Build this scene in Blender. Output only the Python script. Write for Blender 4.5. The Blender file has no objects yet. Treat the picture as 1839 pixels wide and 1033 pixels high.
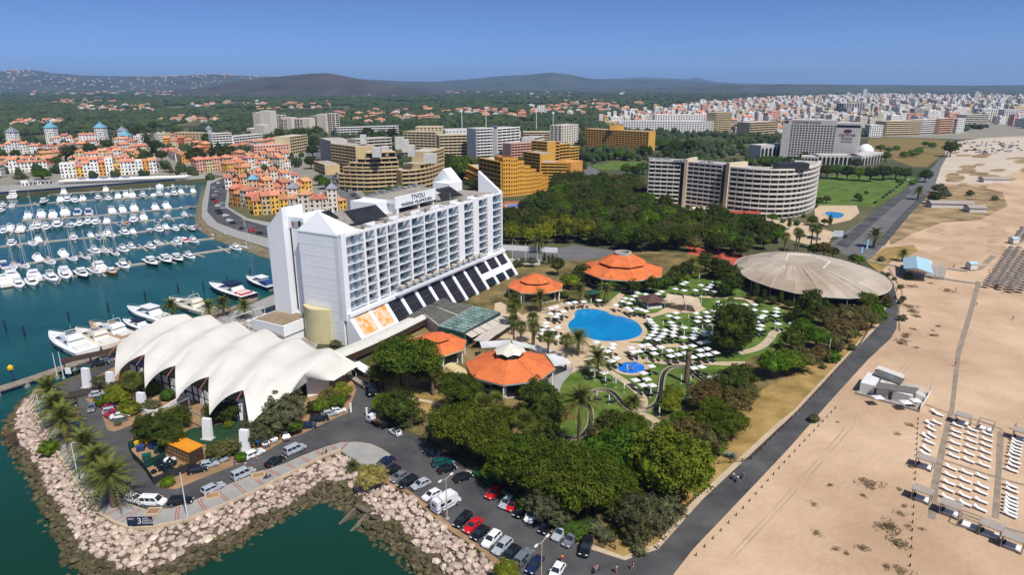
import bpy,bmesh,math,random
import numpy as np
from mathutils import Vector,Matrix,noise as mnoise
from mathutils.geometry import tessellate_polygon,intersect_point_line
R = math.radians
rng = random.Random(7)
S = bpy.context.scene
COL = S.collection
# ------------------------------------------------------------------ camera
CAMH,FPX,PITCH,CX,CY = 78.0,1200.0,R(17.0),919.5,516.5
cam_d = bpy.data.cameras.new('camera'); cam = bpy.data.objects.new('camera',cam_d); COL.objects.link(cam)
cam_d.sensor_fit = 'HORIZONTAL'; cam_d.sensor_width = 36.0; cam_d.lens = FPX * 36.0 / 1839.0
cam_d.clip_start = 1.0; cam_d.clip_end = 90000.0
cam.location = (0,0,CAMH); cam.rotation_euler = (R(90) - PITCH,0,0)
S.camera = cam
# ------------------------------------------------------------------ world, sun, exposure
SUN_EL,SUN_AZ = R(56),math.atan2(0.55,-0.835)      # azimuth from +Y towards +X: the sun stands behind and right of the camera
W = bpy.data.worlds.new('World'); S.world = W; W.use_nodes = True
nt = W.node_tree; nt.nodes.clear()
sky = nt.nodes.new('ShaderNodeTexSky'); sky.sky_type = 'NISHITA'; sky.sun_disc = False
sky.sun_elevation = SUN_EL; sky.sun_rotation = SUN_AZ
sky.altitude = 0; sky.air_density = 0.27; sky.dust_density = 1.0; sky.ozone_density = 10.0
bg = nt.nodes.new('ShaderNodeBackground'); bg.inputs['Strength'].default_value = 0.15
wo = nt.nodes.new('ShaderNodeOutputWorld')
nt.links.new(sky.outputs[0],bg.inputs['Color']); nt.links.new(bg.outputs[0],wo.inputs['Surface'])
sd = bpy.data.lights.new('sun','SUN'); sun = bpy.data.objects.new('sun',sd); COL.objects.link(sun)
sd.energy = 4.6; sd.angle = R(0.53); sd.color = (1.0,0.955,0.88)
sdir = Vector((math.sin(SUN_AZ) * math.cos(SUN_EL),math.cos(SUN_AZ) * math.cos(SUN_EL),math.sin(SUN_EL)))
sun.rotation_euler = sdir.to_track_quat('Z','Y').to_euler(); sun.location = (60,-60,200)
vs = S.view_settings; vs.view_transform = 'Standard'; vs.look = 'None'; vs.exposure = 0.1; vs.gamma = 1.0; vs.use_curve_mapping = False
HAZE_D = 5.2e-5
S.cycles.max_bounces = 6; S.cycles.diffuse_bounces = 3; S.cycles.glossy_bounces = 3; S.cycles.transmission_bounces = 4
S.cycles.transparent_max_bounces = 6; S.cycles.volume_bounces = 1
S.cycles.caustics_reflective = False; S.cycles.caustics_refractive = False

# ------------------------------------------------------------------ pixel -> place
_c,_s = math.cos(PITCH),math.sin(PITCH)
def P(x,y,z=0.0):
    u = (x - CX) / FPX; v = (y - CY) / FPX
    dz = -_s - v * _c; t = (z - CAMH) / dz
    return Vector((u * t,(_c - v * _s) * t,z))
def ZM(ox,oy,s):
    return lambda x,y,z=0.0: P(ox + x / s,oy + y / s,z)
A1 = ZM(0,100,3.974); A2 = ZM(0,300,3.825); A3 = ZM(380,160,3.825); A4 = ZM(820,160,3.825); A5 = ZM(1120,160,3.825)
A6 = ZM(1400,120,4.182); A7 = ZM(440,300,3.038); A8 = ZM(0,540,3.825)
B1 = ZM(0,760,3.783); B2 = ZM(400,720,3.3); B3 = ZM(640,560,3.825); B4 = ZM(860,420,3.825); B5 = ZM(1180,400,3.825)
B6 = ZM(860,620,3.825); B7 = ZM(1420,600,2.3866); B8 = ZM(820,780,3.831)
C1 = ZM(820,900,7.66); C5 = ZM(200,540,3.974); C6 = ZM(1640,720,3.688); C7 = ZM(1500,420,5.165); C8 = ZM(60,640,6.457)
def ztop(x,y,Y):                     # height of the pixel's ray above the vertical line at distance Y
    v = (y - CY) / FPX; t = Y / (_c - v * _s)
    return CAMH + t * (-_s - v * _c)

# ------------------------------------------------------------------ materials
MATS = {}
def mat(name,c,rough=.7,var=.12,sc=.4,bump=0.,bsc=None,metal=0.,rnd=0.,c2=None,spec=.3,world=False,detail=4.,transl=0.,hue=0.,lo=.35,hi=.65):
    if name in MATS: return MATS[name]
    m = bpy.data.materials.new(name); m.use_nodes = True; MATS[name] = m
    n = m.node_tree.nodes; l = m.node_tree.links
    b = n['Principled BSDF']; out = n['Material Output']
    b.inputs['Roughness'].default_value = rough; b.inputs['Metallic'].default_value = metal
    b.inputs['Specular IOR Level'].default_value = spec
    if world:
        g = n.new('ShaderNodeNewGeometry'); co = g.outputs['Position']
    else:
        g = n.new('ShaderNodeTexCoord'); co = g.outputs['Object']
    nz = n.new('ShaderNodeTexNoise'); nz.inputs['Scale'].default_value = sc; nz.inputs['Detail'].default_value = detail; nz.inputs['Roughness'].default_value = .62
    l.new(co,nz.inputs['Vector'])
    rp = n.new('ShaderNodeValToRGB'); l.new(nz.outputs['Fac'],rp.inputs['Fac'])
    a = [max(0,v * (1 - var)) for v in c]; z = c2 if c2 else [min(1,v * (1 + var)) for v in c]
    rp.color_ramp.elements[0].position = lo; rp.color_ramp.elements[1].position = hi
    rp.color_ramp.elements[0].color = (*a,1); rp.color_ramp.elements[1].color = (*z,1)
    col = rp.outputs['Color']
    if rnd or hue:
        oi = n.new('ShaderNodeObjectInfo'); hs = n.new('ShaderNodeHueSaturation')
        mr = n.new('ShaderNodeMapRange'); mr.inputs['To Min'].default_value = 1 - rnd; mr.inputs['To Max'].default_value = 1 + rnd
        l.new(oi.outputs['Random'],mr.inputs['Value']); l.new(mr.outputs[0],hs.inputs['Value'])
        if hue:
            m2 = n.new('ShaderNodeMath'); m2.operation = 'MULTIPLY'; m2.inputs[1].default_value = 7.31
            m3 = n.new('ShaderNodeMath'); m3.operation = 'FRACT'
            mh = n.new('ShaderNodeMapRange'); mh.inputs['To Min'].default_value = .5 - hue; mh.inputs['To Max'].default_value = .5 + hue
            l.new(oi.outputs['Random'],m2.inputs[0]); l.new(m2.outputs[0],m3.inputs[0]); l.new(m3.outputs[0],mh.inputs['Value']); l.new(mh.outputs[0],hs.inputs['Hue'])
        l.new(col,hs.inputs['Color']); col = hs.outputs['Color']
    l.new(col,b.inputs['Base Color'])
    if bump:
        n2 = n.new('ShaderNodeTexNoise'); n2.inputs['Scale'].default_value = bsc or sc * 6; n2.inputs['Detail'].default_value = 5
        l.new(co,n2.inputs['Vector'])
        bp = n.new('ShaderNodeBump'); bp.inputs['Strength'].default_value = bump; bp.inputs['Distance'].default_value = .3
        l.new(n2.outputs['Fac'],bp.inputs['Height']); l.new(bp.outputs[0],b.inputs['Normal'])
    if transl:
        tr = n.new('ShaderNodeBsdfTranslucent'); l.new(col,tr.inputs['Color'])
        mx = n.new('ShaderNodeMixShader'); mx.inputs[0].default_value = transl
        l.new(b.outputs[0],mx.inputs[1]); l.new(tr.outputs[0],mx.inputs[2]); l.new(mx.outputs[0],out.inputs['Surface'])
    return m
def rgb(r,g,b):                      # a display colour as a linear base colour
    f = lambda v: ((v / 255 + .055) / 1.055) ** 2.4 if v > 10 else v / 255 / 12.92
    return (f(r),f(g),f(b))

white_wall = mat('white_render',(.74,.75,.77),.65,.04,.15,rnd=.03)
off_white = mat('off_white',(.66,.66,.65),.7,.06,.2)
dark_glass = mat('dark_glass',(.015,.02,.026),.08,.3,.5,spec=.6)
blue_glass = mat('blue_glass',(.045,.085,.125),.12,.4,.35,spec=.5)
grey_metal = mat('grey_metal',(.33,.34,.35),.4,.1,1,metal=.4)
dark_metal = mat('dark_metal',(.03,.032,.035),.45,.2,1)
black = mat('black_rubber',(.012,.012,.013),.8)
wood_dark = mat('dark_wood',(.055,.032,.02),.7,.25,2)
wood_grey = mat('grey_wood',(.30,.27,.235),.8,.2,1.2)
terracotta = mat('terracotta_tiles',(.60,.155,.045),.75,.14,.35,bump=.2,bsc=4,rnd=.06)
terra_far = mat('terracotta_far',(.54,.225,.125),.8,.18,.15,rnd=.2,hue=.015)
concrete = mat('concrete',(.38,.365,.335),.85,.12,.6,bump=.1)
skin = mat('skin',(.48,.25,.16),.55,.05)

# ------------------------------------------------------------------ mesh toolkit
class MB:
    def __init__(self,*mats): self.v = []; self.f = []; self.mi = []; self.mats = list(mats); self.m = 0; self.sm = False
    def use(self,m):
        if m not in self.mats: self.mats.append(m)
        self.m = self.mats.index(m); return self
    def add(self,vs,fs):
        o = len(self.v); self.v.extend([tuple(v) for v in vs]); self.f.extend([[i + o for i in f] for f in fs]); self.mi.extend([self.m] * len(fs)); return self
    def box(self,x0,x1,y0,y1,z0,z1):
        return self.add([(x0,y0,z0),(x1,y0,z0),(x1,y1,z0),(x0,y1,z0),(x0,y0,z1),(x1,y0,z1),(x1,y1,z1),(x0,y1,z1)],
                        [(0,3,2,1),(4,5,6,7),(0,1,5,4),(1,2,6,5),(2,3,7,6),(3,0,4,7)])
    def obox(self,p,q,w,z0,z1,side=0.):   # a wall from p to q, thickness w
        p = Vector(p[:2]); q = Vector(q[:2]); d = (q - p).normalized(); n = Vector((-d.y,d.x))
        a = n * (side - w / 2); b = n * (side + w / 2)
        pts = [p + a,q + a,q + b,p + b]
        return self.prism(pts,z0,z1)
    def prism(self,poly,z0,z1,cap=True):
        poly = [tuple(p[:2]) for p in poly]
        ar = sum(poly[i][0] * poly[(i + 1) % len(poly)][1] - poly[(i + 1) % len(poly)][0] * poly[i][1] for i in range(len(poly)))
        if ar < 0: poly = poly[::-1]
        n = len(poly)
        vs = [(x,y,z0) for x,y in poly] + [(x,y,z1) for x,y in poly]
        fs = [(i,(i + 1) % n,n + (i + 1) % n,n + i) for i in range(n)]
        if n <= 4: fs += [tuple(range(n))[::-1],tuple(range(n,2 * n))]
        else:
            tri = tessellate_polygon([[Vector((x,y,0)) for x,y in poly]])
            for t in tri:
                a,b,c = t
                cr = (poly[b][0] - poly[a][0]) * (poly[c][1] - poly[a][1]) - (poly[b][1] - poly[a][1]) * (poly[c][0] - poly[a][0])
                if cr < 0: t = t[::-1]
                fs.append(tuple(n + i for i in t)); fs.append(tuple(i for i in t[::-1]))
        return self.add(vs,fs)
    def quad(self,a,b,c,d): return self.add([a,b,c,d],[(0,1,2,3)])
    def slab4(self,a,b,c,d,t):            # a thick quad: a,b,c,d seen from its face, thickness t behind
        a,b,c,d = map(Vector,(a,b,c,d)); n = (b - a).cross(d - a).normalized() * t
        return self.add([a,b,c,d,a - n,b - n,c - n,d - n],[(0,1,2,3),(7,6,5,4),(0,4,5,1),(1,5,6,2),(2,6,7,3),(3,7,4,0)])
    def tube(self,pts,r,n=6,caps=True):
        pts = [Vector(p) for p in pts]; rs = r if isinstance(r,(list,tuple)) else [r] * len(pts)
        vs = []; fs = []
        for i,p in enumerate(pts):
            d = (pts[min(i + 1,len(pts) - 1)] - pts[max(i - 1,0)]).normalized()
            u = d.orthogonal().normalized() if i == 0 else (u - d * u.dot(d)).normalized()
            w = d.cross(u)
            for k in range(n):
                a = 2 * math.pi * k / n; vs.append(p + (u * math.cos(a) + w * math.sin(a)) * rs[i])
        for i in range(len(pts) - 1):
            for k in range(n): fs.append((i * n + k,i * n + (k + 1) % n,(i + 1) * n + (k + 1) % n,(i + 1) * n + k))
        if caps: fs.append(tuple(range(n))[::-1]); fs.append(tuple(range(len(vs) - n,len(vs))))
        return self.add(vs,fs)
    def lathe(self,prof,n=12,c=(0,0,0),sx=1,sy=1):
        vs = []; fs = []
        for (r,z) in prof:
            for k in range(n):
                a = 2 * math.pi * k / n; vs.append((c[0] + r * sx * math.cos(a),c[1] + r * sy * math.sin(a),c[2] + z))
        for i in range(len(prof) - 1):
            for k in range(n): fs.append((i * n + k,i * n + (k + 1) % n,(i + 1) * n + (k + 1) % n,(i + 1) * n + k))
        fs.append(tuple(range(n))[::-1]); fs.append(tuple(range((len(prof) - 1) * n,len(prof) * n)))
        return self.add(vs,fs)
    def loft(self,secs,closed=True,caps=True):
        n = len(secs[0]); vs = [p for s in secs for p in s]; fs = []
        for i in range(len(secs) - 1):
            for k in range(n if closed else n - 1): fs.append((i * n + k,i * n + (k + 1) % n,(i + 1) * n + (k + 1) % n,(i + 1) * n + k))
        if caps: fs.append(tuple(range(n))[::-1]); fs.append(tuple(range(len(vs) - n,len(vs))))
        return self.add(vs,fs)
    def mesh(self,name,smooth=False):
        me = bpy.data.meshes.new(name); me.from_pydata(self.v,[],self.f)
        for m in self.mats: me.materials.append(m)
        if len(self.mats) > 1: me.polygons.foreach_set('material_index',self.mi)
        if smooth or self.sm: me.polygons.foreach_set('use_smooth',[True] * len(me.polygons))
        me.update(); return me
def fix_normals(me):
    bm = bmesh.new(); bm.from_mesh(me); bmesh.ops.recalc_face_normals(bm,faces=bm.faces); bm.to_mesh(me); bm.free(); return me
def ob(name,me,parent=None,loc=(0,0,0),rz=0.,sc=None,label=None):
    o = bpy.data.objects.new(name,me); COL.objects.link(o); o.location = loc
    if rz: o.rotation_euler = (0,0,rz)
    if sc is not None: o.scale = sc if hasattr(sc,'__len__') else (sc,sc,sc)
    if parent: o.parent = parent
    if label: o['label'] = label
    return o
def part(name,mb,parent,smooth=False,loc=(0,0,0),rz=0.,label=None,stuff=False,fix=False):
    me = mb.mesh(name,smooth)
    if fix: fix_normals(me)
    o = ob(name,me,parent,loc,rz,label=label)
    if stuff: o['kind'] = 'stuff'
    return o
def tag(o,label,cat,group=None):
    o['label'] = label; o['category'] = cat
    if group: o['group'] = group
    return o
def thing(name,label,cat,loc=(0,0,0),rz=0.,group=None,sc=None):
    o = ob(name,None,None,loc,rz,sc); o.empty_display_size = .3
    return tag(o,label,cat,group)
KIDS = {}
def kids(o):
    if o.name not in KIDS: KIDS[o.name] = [c for c in bpy.data.objects if c.parent == o]
    return KIDS[o.name]
def dup(root,loc,rz=0.,sc=None,label=None,group=None,swap=None):
    r = root.copy(); COL.objects.link(r); r.location = loc; r.rotation_euler = (0,0,rz)
    if sc is not None: r.scale = sc if hasattr(sc,'__len__') else (sc,sc,sc)
    if label: r['label'] = label
    if group: r['group'] = group
    for ch in kids(root):
        c = ch.copy(); COL.objects.link(c); c.parent = r
        if swap and c.data and c.data.name in swap: c.data = swap[c.data.name]
        for g in kids(ch):
            d = g.copy(); COL.objects.link(d); d.parent = c
    return r
def struct(name,mb,parent=None,smooth=False):
    o = part(name,mb,parent,smooth); o['kind'] = 'structure'; return o
def inpoly(x,y,poly):
    r = False; j = len(poly) - 1
    for i in range(len(poly)):
        xi,yi = poly[i][0],poly[i][1]; xj,yj = poly[j][0],poly[j][1]
        if (yi > y) != (yj > y) and x < (xj - xi) * (y - yi) / (yj - yi) + xi: r = not r
        j = i
    return r
def smooth_poly(pts,n=1,closed=True):
    pts = [Vector(p) for p in pts]
    for _ in range(n):
        q = []
        m = len(pts)
        for i in range(m if closed else m - 1):
            a,b = pts[i],pts[(i + 1) % m]
            q += [a * .75 + b * .25,a * .25 + b * .75]
        if not closed: q = [pts[0]] + q + [pts[-1]]
        pts = q
    return pts
def sheet(name,pts,z,m,skirt=.0,sm=0):
    if sm: pts = smooth_poly(pts,sm)
    pts = [Vector((p[0],p[1],0)) for p in pts]
    mb = MB(m)
    vs = [(p.x,p.y,z) for p in pts]; fs = []
    for t in tessellate_polygon([pts]):
        a,b,c = (pts[i] for i in t)
        fs.append(tuple(t) if (b - a).cross(c - a).z > 0 else tuple(t[::-1]))
    mb.add(vs,fs)
    if skirt:
        n = len(pts); mb.add(vs + [(p.x,p.y,z - skirt) for p in pts],[(i,(i + 1) % n,n + (i + 1) % n,n + i) for i in range(n)])
    return struct(name,mb)
def px(pts,z=0.): return [P(x,y,z) for x,y in pts]
# ================================================================== SETTING
SEA = -3.0
m_terrain = mat('terrain_scrub',(.045,.068,.022),.95,.35,.006,c2=(.13,.115,.055),world=True,detail=8)
m_sand = mat('beach_sand',(.43,.29,.185),.95,.08,.035,bump=.6,bsc=.7,world=True,detail=14,c2=(.57,.41,.275))
m_drysand = mat('trodden_sand',(.40,.275,.175),.95,.12,.15,bump=.5,bsc=1.2,world=True,detail=10,c2=(.50,.355,.235))
m_dune = mat('dune_scrub',(.20,.145,.07),.95,.35,.07,bump=.4,bsc=.8,world=True,detail=9,c2=(.42,.29,.15))
m_asph = mat('asphalt',(.056,.056,.060),.85,.2,.10,world=True,detail=10,c2=(.098,.096,.096))
m_asph_pale = mat('pale_asphalt',(.13,.13,.13),.9,.15,.1,world=True,detail=8)
m_pave = mat('promenade_paving',(.30,.295,.28),.85,.1,.4,world=True,detail=8)
m_kerb = mat('beige_kerb',(.46,.36,.25),.85,.12,.5,world=True)
m_redstripe = mat('red_paver',(.33,.12,.075),.85,.15,.8,world=True)
m_lawn = mat('lawn',(.060,.125,.012),.95,.3,.12,world=True,detail=9,c2=(.125,.185,.028),bump=.2,bsc=3)
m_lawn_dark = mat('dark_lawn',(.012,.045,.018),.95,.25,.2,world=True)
m_dry = mat('dry_grass',(.27,.18,.045),.95,.3,.12,world=True,detail=9,c2=(.40,.27,.10),bump=.3,bsc=2)
m_dirt = mat('dirt',(.30,.185,.10),.95,.2,.15,world=True,detail=8)
m_deck = mat('pool_paving',(.50,.38,.25),.85,.1,.15,world=True,detail=8,bump=.1,bsc=2)
m_garden = mat('garden_soil',(.075,.075,.022),.95,.35,.10,world=True,detail=9,c2=(.26,.185,.075))
m_brownfield = mat('brown_field',(.26,.15,.06),.95,.3,.03,world=True,detail=9,c2=(.20,.17,.05))
m_townground = mat('town_paving',(.34,.31,.265),.95,.25,.03,world=True,detail=9,c2=(.22,.205,.16))
m_court = mat('red_court',(.42,.09,.055),.85,.1,.2,world=True)

def water_mat(name,deep,shallow,sc):
    m = mat(name,deep,.2,.2,sc,world=True,c2=shallow,spec=.2,bump=.16,bsc=.35)
    return m
m_sea = water_mat('sea_water',(.006,.068,.074),(.012,.092,.090),.02)
# green in the rocky cove, teal in the basin: the water itself changes colour towards the shore
_n = m_sea.node_tree.nodes; _l = m_sea.node_tree.links; _b = _n['Principled BSDF']
_g = _n.new('ShaderNodeNewGeometry'); _x = _n.new('ShaderNodeSeparateXYZ'); _l.new(_g.outputs['Position'],_x.inputs[0])
_mr = _n.new('ShaderNodeMapRange'); _mr.inputs['From Min'].default_value = 95; _mr.inputs['From Max'].default_value = 190; _l.new(_x.outputs['Y'],_mr.inputs['Value'])
_mx = _n.new('ShaderNodeMixRGB'); _mx.inputs['Color1'].default_value = (.006,.036,.021,1)
_l.new(_mr.outputs[0],_mx.inputs['Fac']); _l.new(_b.inputs['Base Color'].links[0].from_socket,_mx.inputs['Color2']); _l.new(_mx.outputs[0],_b.inputs['Base Color'])

# rock slope: pairs of (land edge, water line) pixels along the shore
SHORE = [((72,703),(62,700)),((60,712),(40,716)),((56,728),(18,735)),((60,745),(-5,760)),((71,760),(-14,785)),((90,794),(2,812)),((111,831),(26,847)),
         ((132,866),(48,890)),((159,900),(62,940)),((180,929),(85,980)),((206,945),(100,1033)),((238,956),(170,1085)),((275,953),(260,1090)),((330,942),(357,1033)),
         ((396,916),(440,993)),((460,887),(500,953)),((521,856),(545,926)),((579,826),(580,915)),((612,814),(605,925)),((651,841),(633,947)),((691,871),(651,980)),
         ((733,890),(685,1002)),((779,932),(712,1029)),((812,959),(745,1065)),((863,993),(800,1110)),((900,1030),(850,1150)),((985,1100),(930,1230))]
top_w = [P(*a) for a,b in SHORE]; bot_w = [P(*b,SEA) for a,b in SHORE]
QUAY = [(97,690),(146,671),(190,646),(217,632),(290,603),(370,575),(430,553),(490,528),(570,500)]
BANK = [(575,470),(500,452),(480,447),(430,430),(395,418),(372,405),(361,390),(362,365),(368,340),(372,321)]
FARQ = [(300,326),(200,334),(100,342),(0,350),(-120,360)]
land = [P(*a) for a,b in SHORE][::-1] + px(QUAY) + px(BANK) + px(FARQ)
far_end = land[-1]
land += [Vector((-900,far_end.y - 40,0)),Vector((-3000,300,0)),Vector((-30000,2000,0)),Vector((-30000,42000,0)),Vector((30000,42000,0)),Vector((30000,-2000,0)),Vector((400,-400,0)),Vector((60,20,0)),P(1120,1250)]
sheet('ground',land,0.0,m_terrain,skirt=4.0)
mb = MB(m_sea); mb.add([(-4000,-600,SEA),(500,-600,SEA),(500,900,SEA),(-4000,900,SEA)],[(0,1,2,3)]); struct('sea',mb)

# ---- flat sheets (each a few centimetres over the one below)
ROAD = [(985,1090),(925,1038),(880,1003),(838,970),(800,942),(755,903),(712,874),(680,848),(703,820),(685,808),(664,799),(639,796),(612,797),(582,806),(545,820),(512,835),
        (460,853),(400,877),(365,895),(309,916),(264,919),(230,907),(211,887),(185,839),(159,786),(141,765),(115,742),(106,715),(97,698),(146,677),(217,641),(300,608),
        (330,650),(420,700),(560,700),(640,690),(690,690),(703,720),(722,775),(790,806),(840,845),(920,895),(990,955),(1060,985),(1122,1006),(1182,985),(1260,897),(1400,765),
        (1430,740),(1500,665),(1560,600),(1580,580),(1590,550),(1588,520),(1575,495),(1590,496),(1605,510),(1613,545),(1610,590),(1600,608),(1560,645),(1490,722),(1422,800),
        (1380,845),(1245,987),(1200,1045),(1180,1095)]
BEACH = [(1195,1110),(1200,1045),(1245,987),(1380,845),(1422,800),(1490,722),(1560,645),(1600,608),(1610,590),(1613,545),(1605,510),(1590,490),(1560,472),(1548,462),(1585,440),(1610,395),
         (1640,362),(1670,330),(1690,300),(1700,265),(1730,252),(1790,246),(1839,244),(2200,230),(2800,300),(3000,600),(2600,1200),(1500,1300)]
sheet('beach',px(BEACH),.03,m_sand)
sheet('road',px(ROAD),.06,m_asph)
HOTEL_GARDEN = [(640,690),(690,600),(760,560),(880,500),(930,470),(1100,450),(1250,455),(1330,470),(1400,480),(1540,520),(1582,545),(1575,572),(1550,600),(1490,664),(1390,765),(1250,897),(1180,978),(1122,1003),(1060,981),
                (990,950),(920,890),(840,840),(790,801),(725,770),(707,720),(690,690)]
sheet('garden',px(HOTEL_GARDEN),.05,m_garden)
VERGE = [(1182,985),(1260,897),(1400,765),(1430,740),(1500,665),(1560,600),(1580,580),(1590,550),(1575,552),(1560,580),(1490,635),(1420,675),(1370,700),(1310,740),(1275,775),(1240,840),(1180,920),(1110,960),(1080,990),(1122,1006)]
sheet('verge',px(VERGE),.08,m_dry)
FOOT = [(1122,1008),(1182,988),(1260,900),(1400,768),(1430,743),(1500,668),(1562,602),(1583,581),(1592,550),(1587,549),(1578,578),(1556,599),(1494,664),(1425,738),(1393,763),(1252,893),(1178,978),(1120,1001),(1060,978),(990,948),(918,889),(838,840),(836,846),(918,898),(990,958),(1060,988)]
sheet('footpath',px(FOOT),.10,m_kerb)
TENT_GARDEN = [(168,680),(180,700),(192,735),(215,748),(250,760),(235,791),(235,813),(248,831),(264,847),(280,871),(293,879),(317,880),(344,868),(423,837),(476,813),(515,790),(542,781),(588,759),(625,742),
               (640,700),(620,660),(500,640),(300,622),(220,652)]
sheet('tent_garden_soil',px(TENT_GARDEN),.10,m_dirt)
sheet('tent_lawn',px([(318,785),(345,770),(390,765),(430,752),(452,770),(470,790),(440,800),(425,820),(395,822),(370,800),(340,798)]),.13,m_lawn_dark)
sheet('dirt_patch',[C8(*p) for p in [(800,700),(860,860),(940,880),(1150,800),(1300,740),(1330,690),(1200,690),(1080,760),(940,790)]],.09,m_dirt)
sheet('dirt_patch',[C8(*p) for p in [(600,490),(680,590),(760,600),(720,500)]],.09,m_dirt)
sheet('sand_strip',px([(612,812),(651,838),(691,868),(733,888),(779,930),(812,957),(863,991),(900,1028),(985,1098),(1010,1098),(925,1030),(882,996),(800,936),(755,897),(720,872),(690,846),(655,822),(622,808)]),.09,m_dirt)
# promenade with kerb wall, red stripes
PR_IN = [(97,692),(106,715),(115,742),(141,765),(159,786),(185,839),(211,887),(230,907),(264,919),(309,916),(365,895),(400,877),(460,853),(512,835),(545,820),(582,806),(612,797),(639,796),(664,799),(685,808),(703,820)]
PR_OUT = [(75,702),(62,714),(58,728),(62,745),(73,760),(92,794),(113,831),(134,866),(160,898),(181,926),(207,942),(239,953),(275,950),(330,939),(396,913),(460,884),(521,853),(579,823),(612,811),(650,838),(682,846)]
sheet('promenade',px(PR_IN) + px(PR_OUT)[::-1],.18,m_pave,skirt=.17)
ko = px(PR_OUT[1:19]); mb = MB(m_kerb)
for i in range(len(ko) - 1): mb.obox(ko[i],ko[i + 1],.55,-.2,.55)
w_ = struct('promenade_kerb_wall',mb)
ki = px(PR_IN); mb = MB(m_kerb)
for i in range(len(ki) - 1): mb.obox(ki[i],ki[i + 1],.18,0,.21)
struct('kerb',mb)
def along(pl,t):
    L = [0]
    for i in range(len(pl) - 1): L.append(L[-1] + (pl[i + 1] - pl[i]).length)
    d = t * L[-1]
    for i in range(len(pl) - 1):
        if d <= L[i + 1] + 1e-9:
            k = (d - L[i]) / max(1e-6,L[i + 1] - L[i]); return pl[i].lerp(pl[i + 1],k)
    return pl[-1].copy()
pin = px(PR_IN[6:18]); pout = px(PR_OUT[8:19])
mb = MB(m_redstripe)
for k in range(15):
    for e in (-.0045,.0045):
        a = along(pin,(k + .5) / 15 + e); b = min((along(pout,j / 120) for j in range(121)),key=lambda q: (q - a).length)
        d = b - a; mb.obox(a + d * .05,a + d * .9,.22,.15,.186)
struct('red_paver_stripes',mb)
for i,(x,y) in enumerate([(1045,612),(1445,505),(1755,365)]):
    c = B1(x,y); mb = MB(m_kerb)
    for (x0,x1,y0,y1) in ((-1.3,1.3,-1.1,-.85),(-1.3,1.3,.85,1.1),(-1.3,-1.05,-.85,.85),(1.05,1.3,-.85,.85)): mb.box(x0,x1,y0,y1,0,.32)
    r_ = part('tree_pit',mb,None,loc=(c.x,c.y,.18),rz=[.05,.45,.5][i]); tag(r_,['square beige planter frame by the blue sign on the promenade','square beige planter frame beside the silver estate car','square beige planter frame beside the silver van'][i],'planter')
    mb = MB(m_dirt); mb.box(-1.04,1.04,-.84,.84,0,.12); part('soil',mb,r_)
def strip(pts,w,z,m,name):
    pts = smooth_poly(pts,2,False); mb = MB(m)
    vs = []
    for i,p in enumerate(pts):
        d = (pts[min(i + 1,len(pts) - 1)] - pts[max(0,i - 1)]).normalized(); n = Vector((-d.y,d.x,0)) * w / 2
        vs += [(p.x + n.x,p.y + n.y,z),(p.x - n.x,p.y - n.y,z)]
    mb.add(vs,[(2 * i + 1,2 * i + 3,2 * i + 2,2 * i) for i in range(len(pts) - 1)])
    return struct(name,mb)
# fields and far ground
sheet('field',px([(1465,335),(1480,318),(1530,312),(1600,318),(1645,318),(1625,338),(1590,362),(1570,372),(1530,368),(1500,372),(1465,368)]),.05,m_lawn)
sheet('field_brown',px([(1555,268),(1560,250),(1600,247),(1680,250),(1710,253),(1695,275),(1665,300),(1640,300),(1600,285),(1570,285)]),.05,m_brownfield)
sheet('round_lawn',px([(1065,297),(1100,290),(1150,290),(1168,296),(1160,306),(1110,306),(1070,304)]),.06,m_lawn)
sheet('beach_road',px([(1480,445),(1560,472),(1600,425),(1660,362),(1690,325),(1740,268),(1760,252),(1720,252),(1690,285),(1655,320),(1600,362),(1540,402)]),.05,m_asph_pale)
sheet('beach_road_lane',px([(1500,440),(1522,446),(1570,400),(1640,342),(1628,338),(1560,388)]),.09,m_asph)
sheet('beach_road_lane',px([(1572,440),(1588,442),(1630,390),(1668,350),(1658,348),(1618,385)]),.09,m_asph)
sheet('car_park',px([(1715,256),(1760,248),(1839,246),(1839,300),(1780,330),(1680,330),(1690,300)]),.07,mat('pale_sand_gravel',(.50,.42,.33),.95,.1,.03,world=True,detail=8))
sheet('dune',px([(1595,425),(1640,372),(1680,335),(1740,332),(1800,345),(1810,370),(1760,395),(1690,400),(1640,420),(1600,440)]),.06,m_dune)
dr_ = random.Random(8)
for k in range(26):
    x,y = dr_.uniform(1700,1850),dr_.uniform(268,345); w = dr_.uniform(8,26); h = dr_.uniform(2,5) * (y - 240) / 60
    if x < 1690 + (y - 268) * .1: continue
    sheet('dune',smooth_poly(px([(x - w,y + h * dr_.uniform(.2,1)),(x - w * .4,y - h),(x + w,y - h * dr_.uniform(.6,1.2)),(x + w * .7,y + h * .6),(x,y + h)]),1),.085 + k * .0015,m_dune)
for k in range(16):
    x,y = dr_.uniform(1640,1820),dr_.uniform(385,480); w = dr_.uniform(10,30); h = dr_.uniform(2,6)
    sheet('scrub_patch',smooth_poly(px([(x - w,y + h * .6),(x - w * .4,y - h),(x + w,y - h * .8),(x + w * .7,y + h * .6),(x,y + h)]),1),.062 + k * .0012,m_drysand)
for pl in ([(1640,640),(1560,720),(1440,860),(1300,1010)],):
    for d_ in (0,9): strip(px([(x + d_,y + d_ * .3) for x,y in pl]),.3,.034 + d_ * .0002,m_drysand,'tyre_track')
sheet('dune',px([(1555,470),(1590,445),(1640,440),(1650,452),(1600,470),(1580,490)]),.06,m_dry)
sheet('hotel_forecourt',px([(1440,400),(1500,418),(1480,448),(1400,425),(1300,400),(1190,375),(1165,365),(1170,358),(1300,385)]),.06,m_deck)
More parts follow.
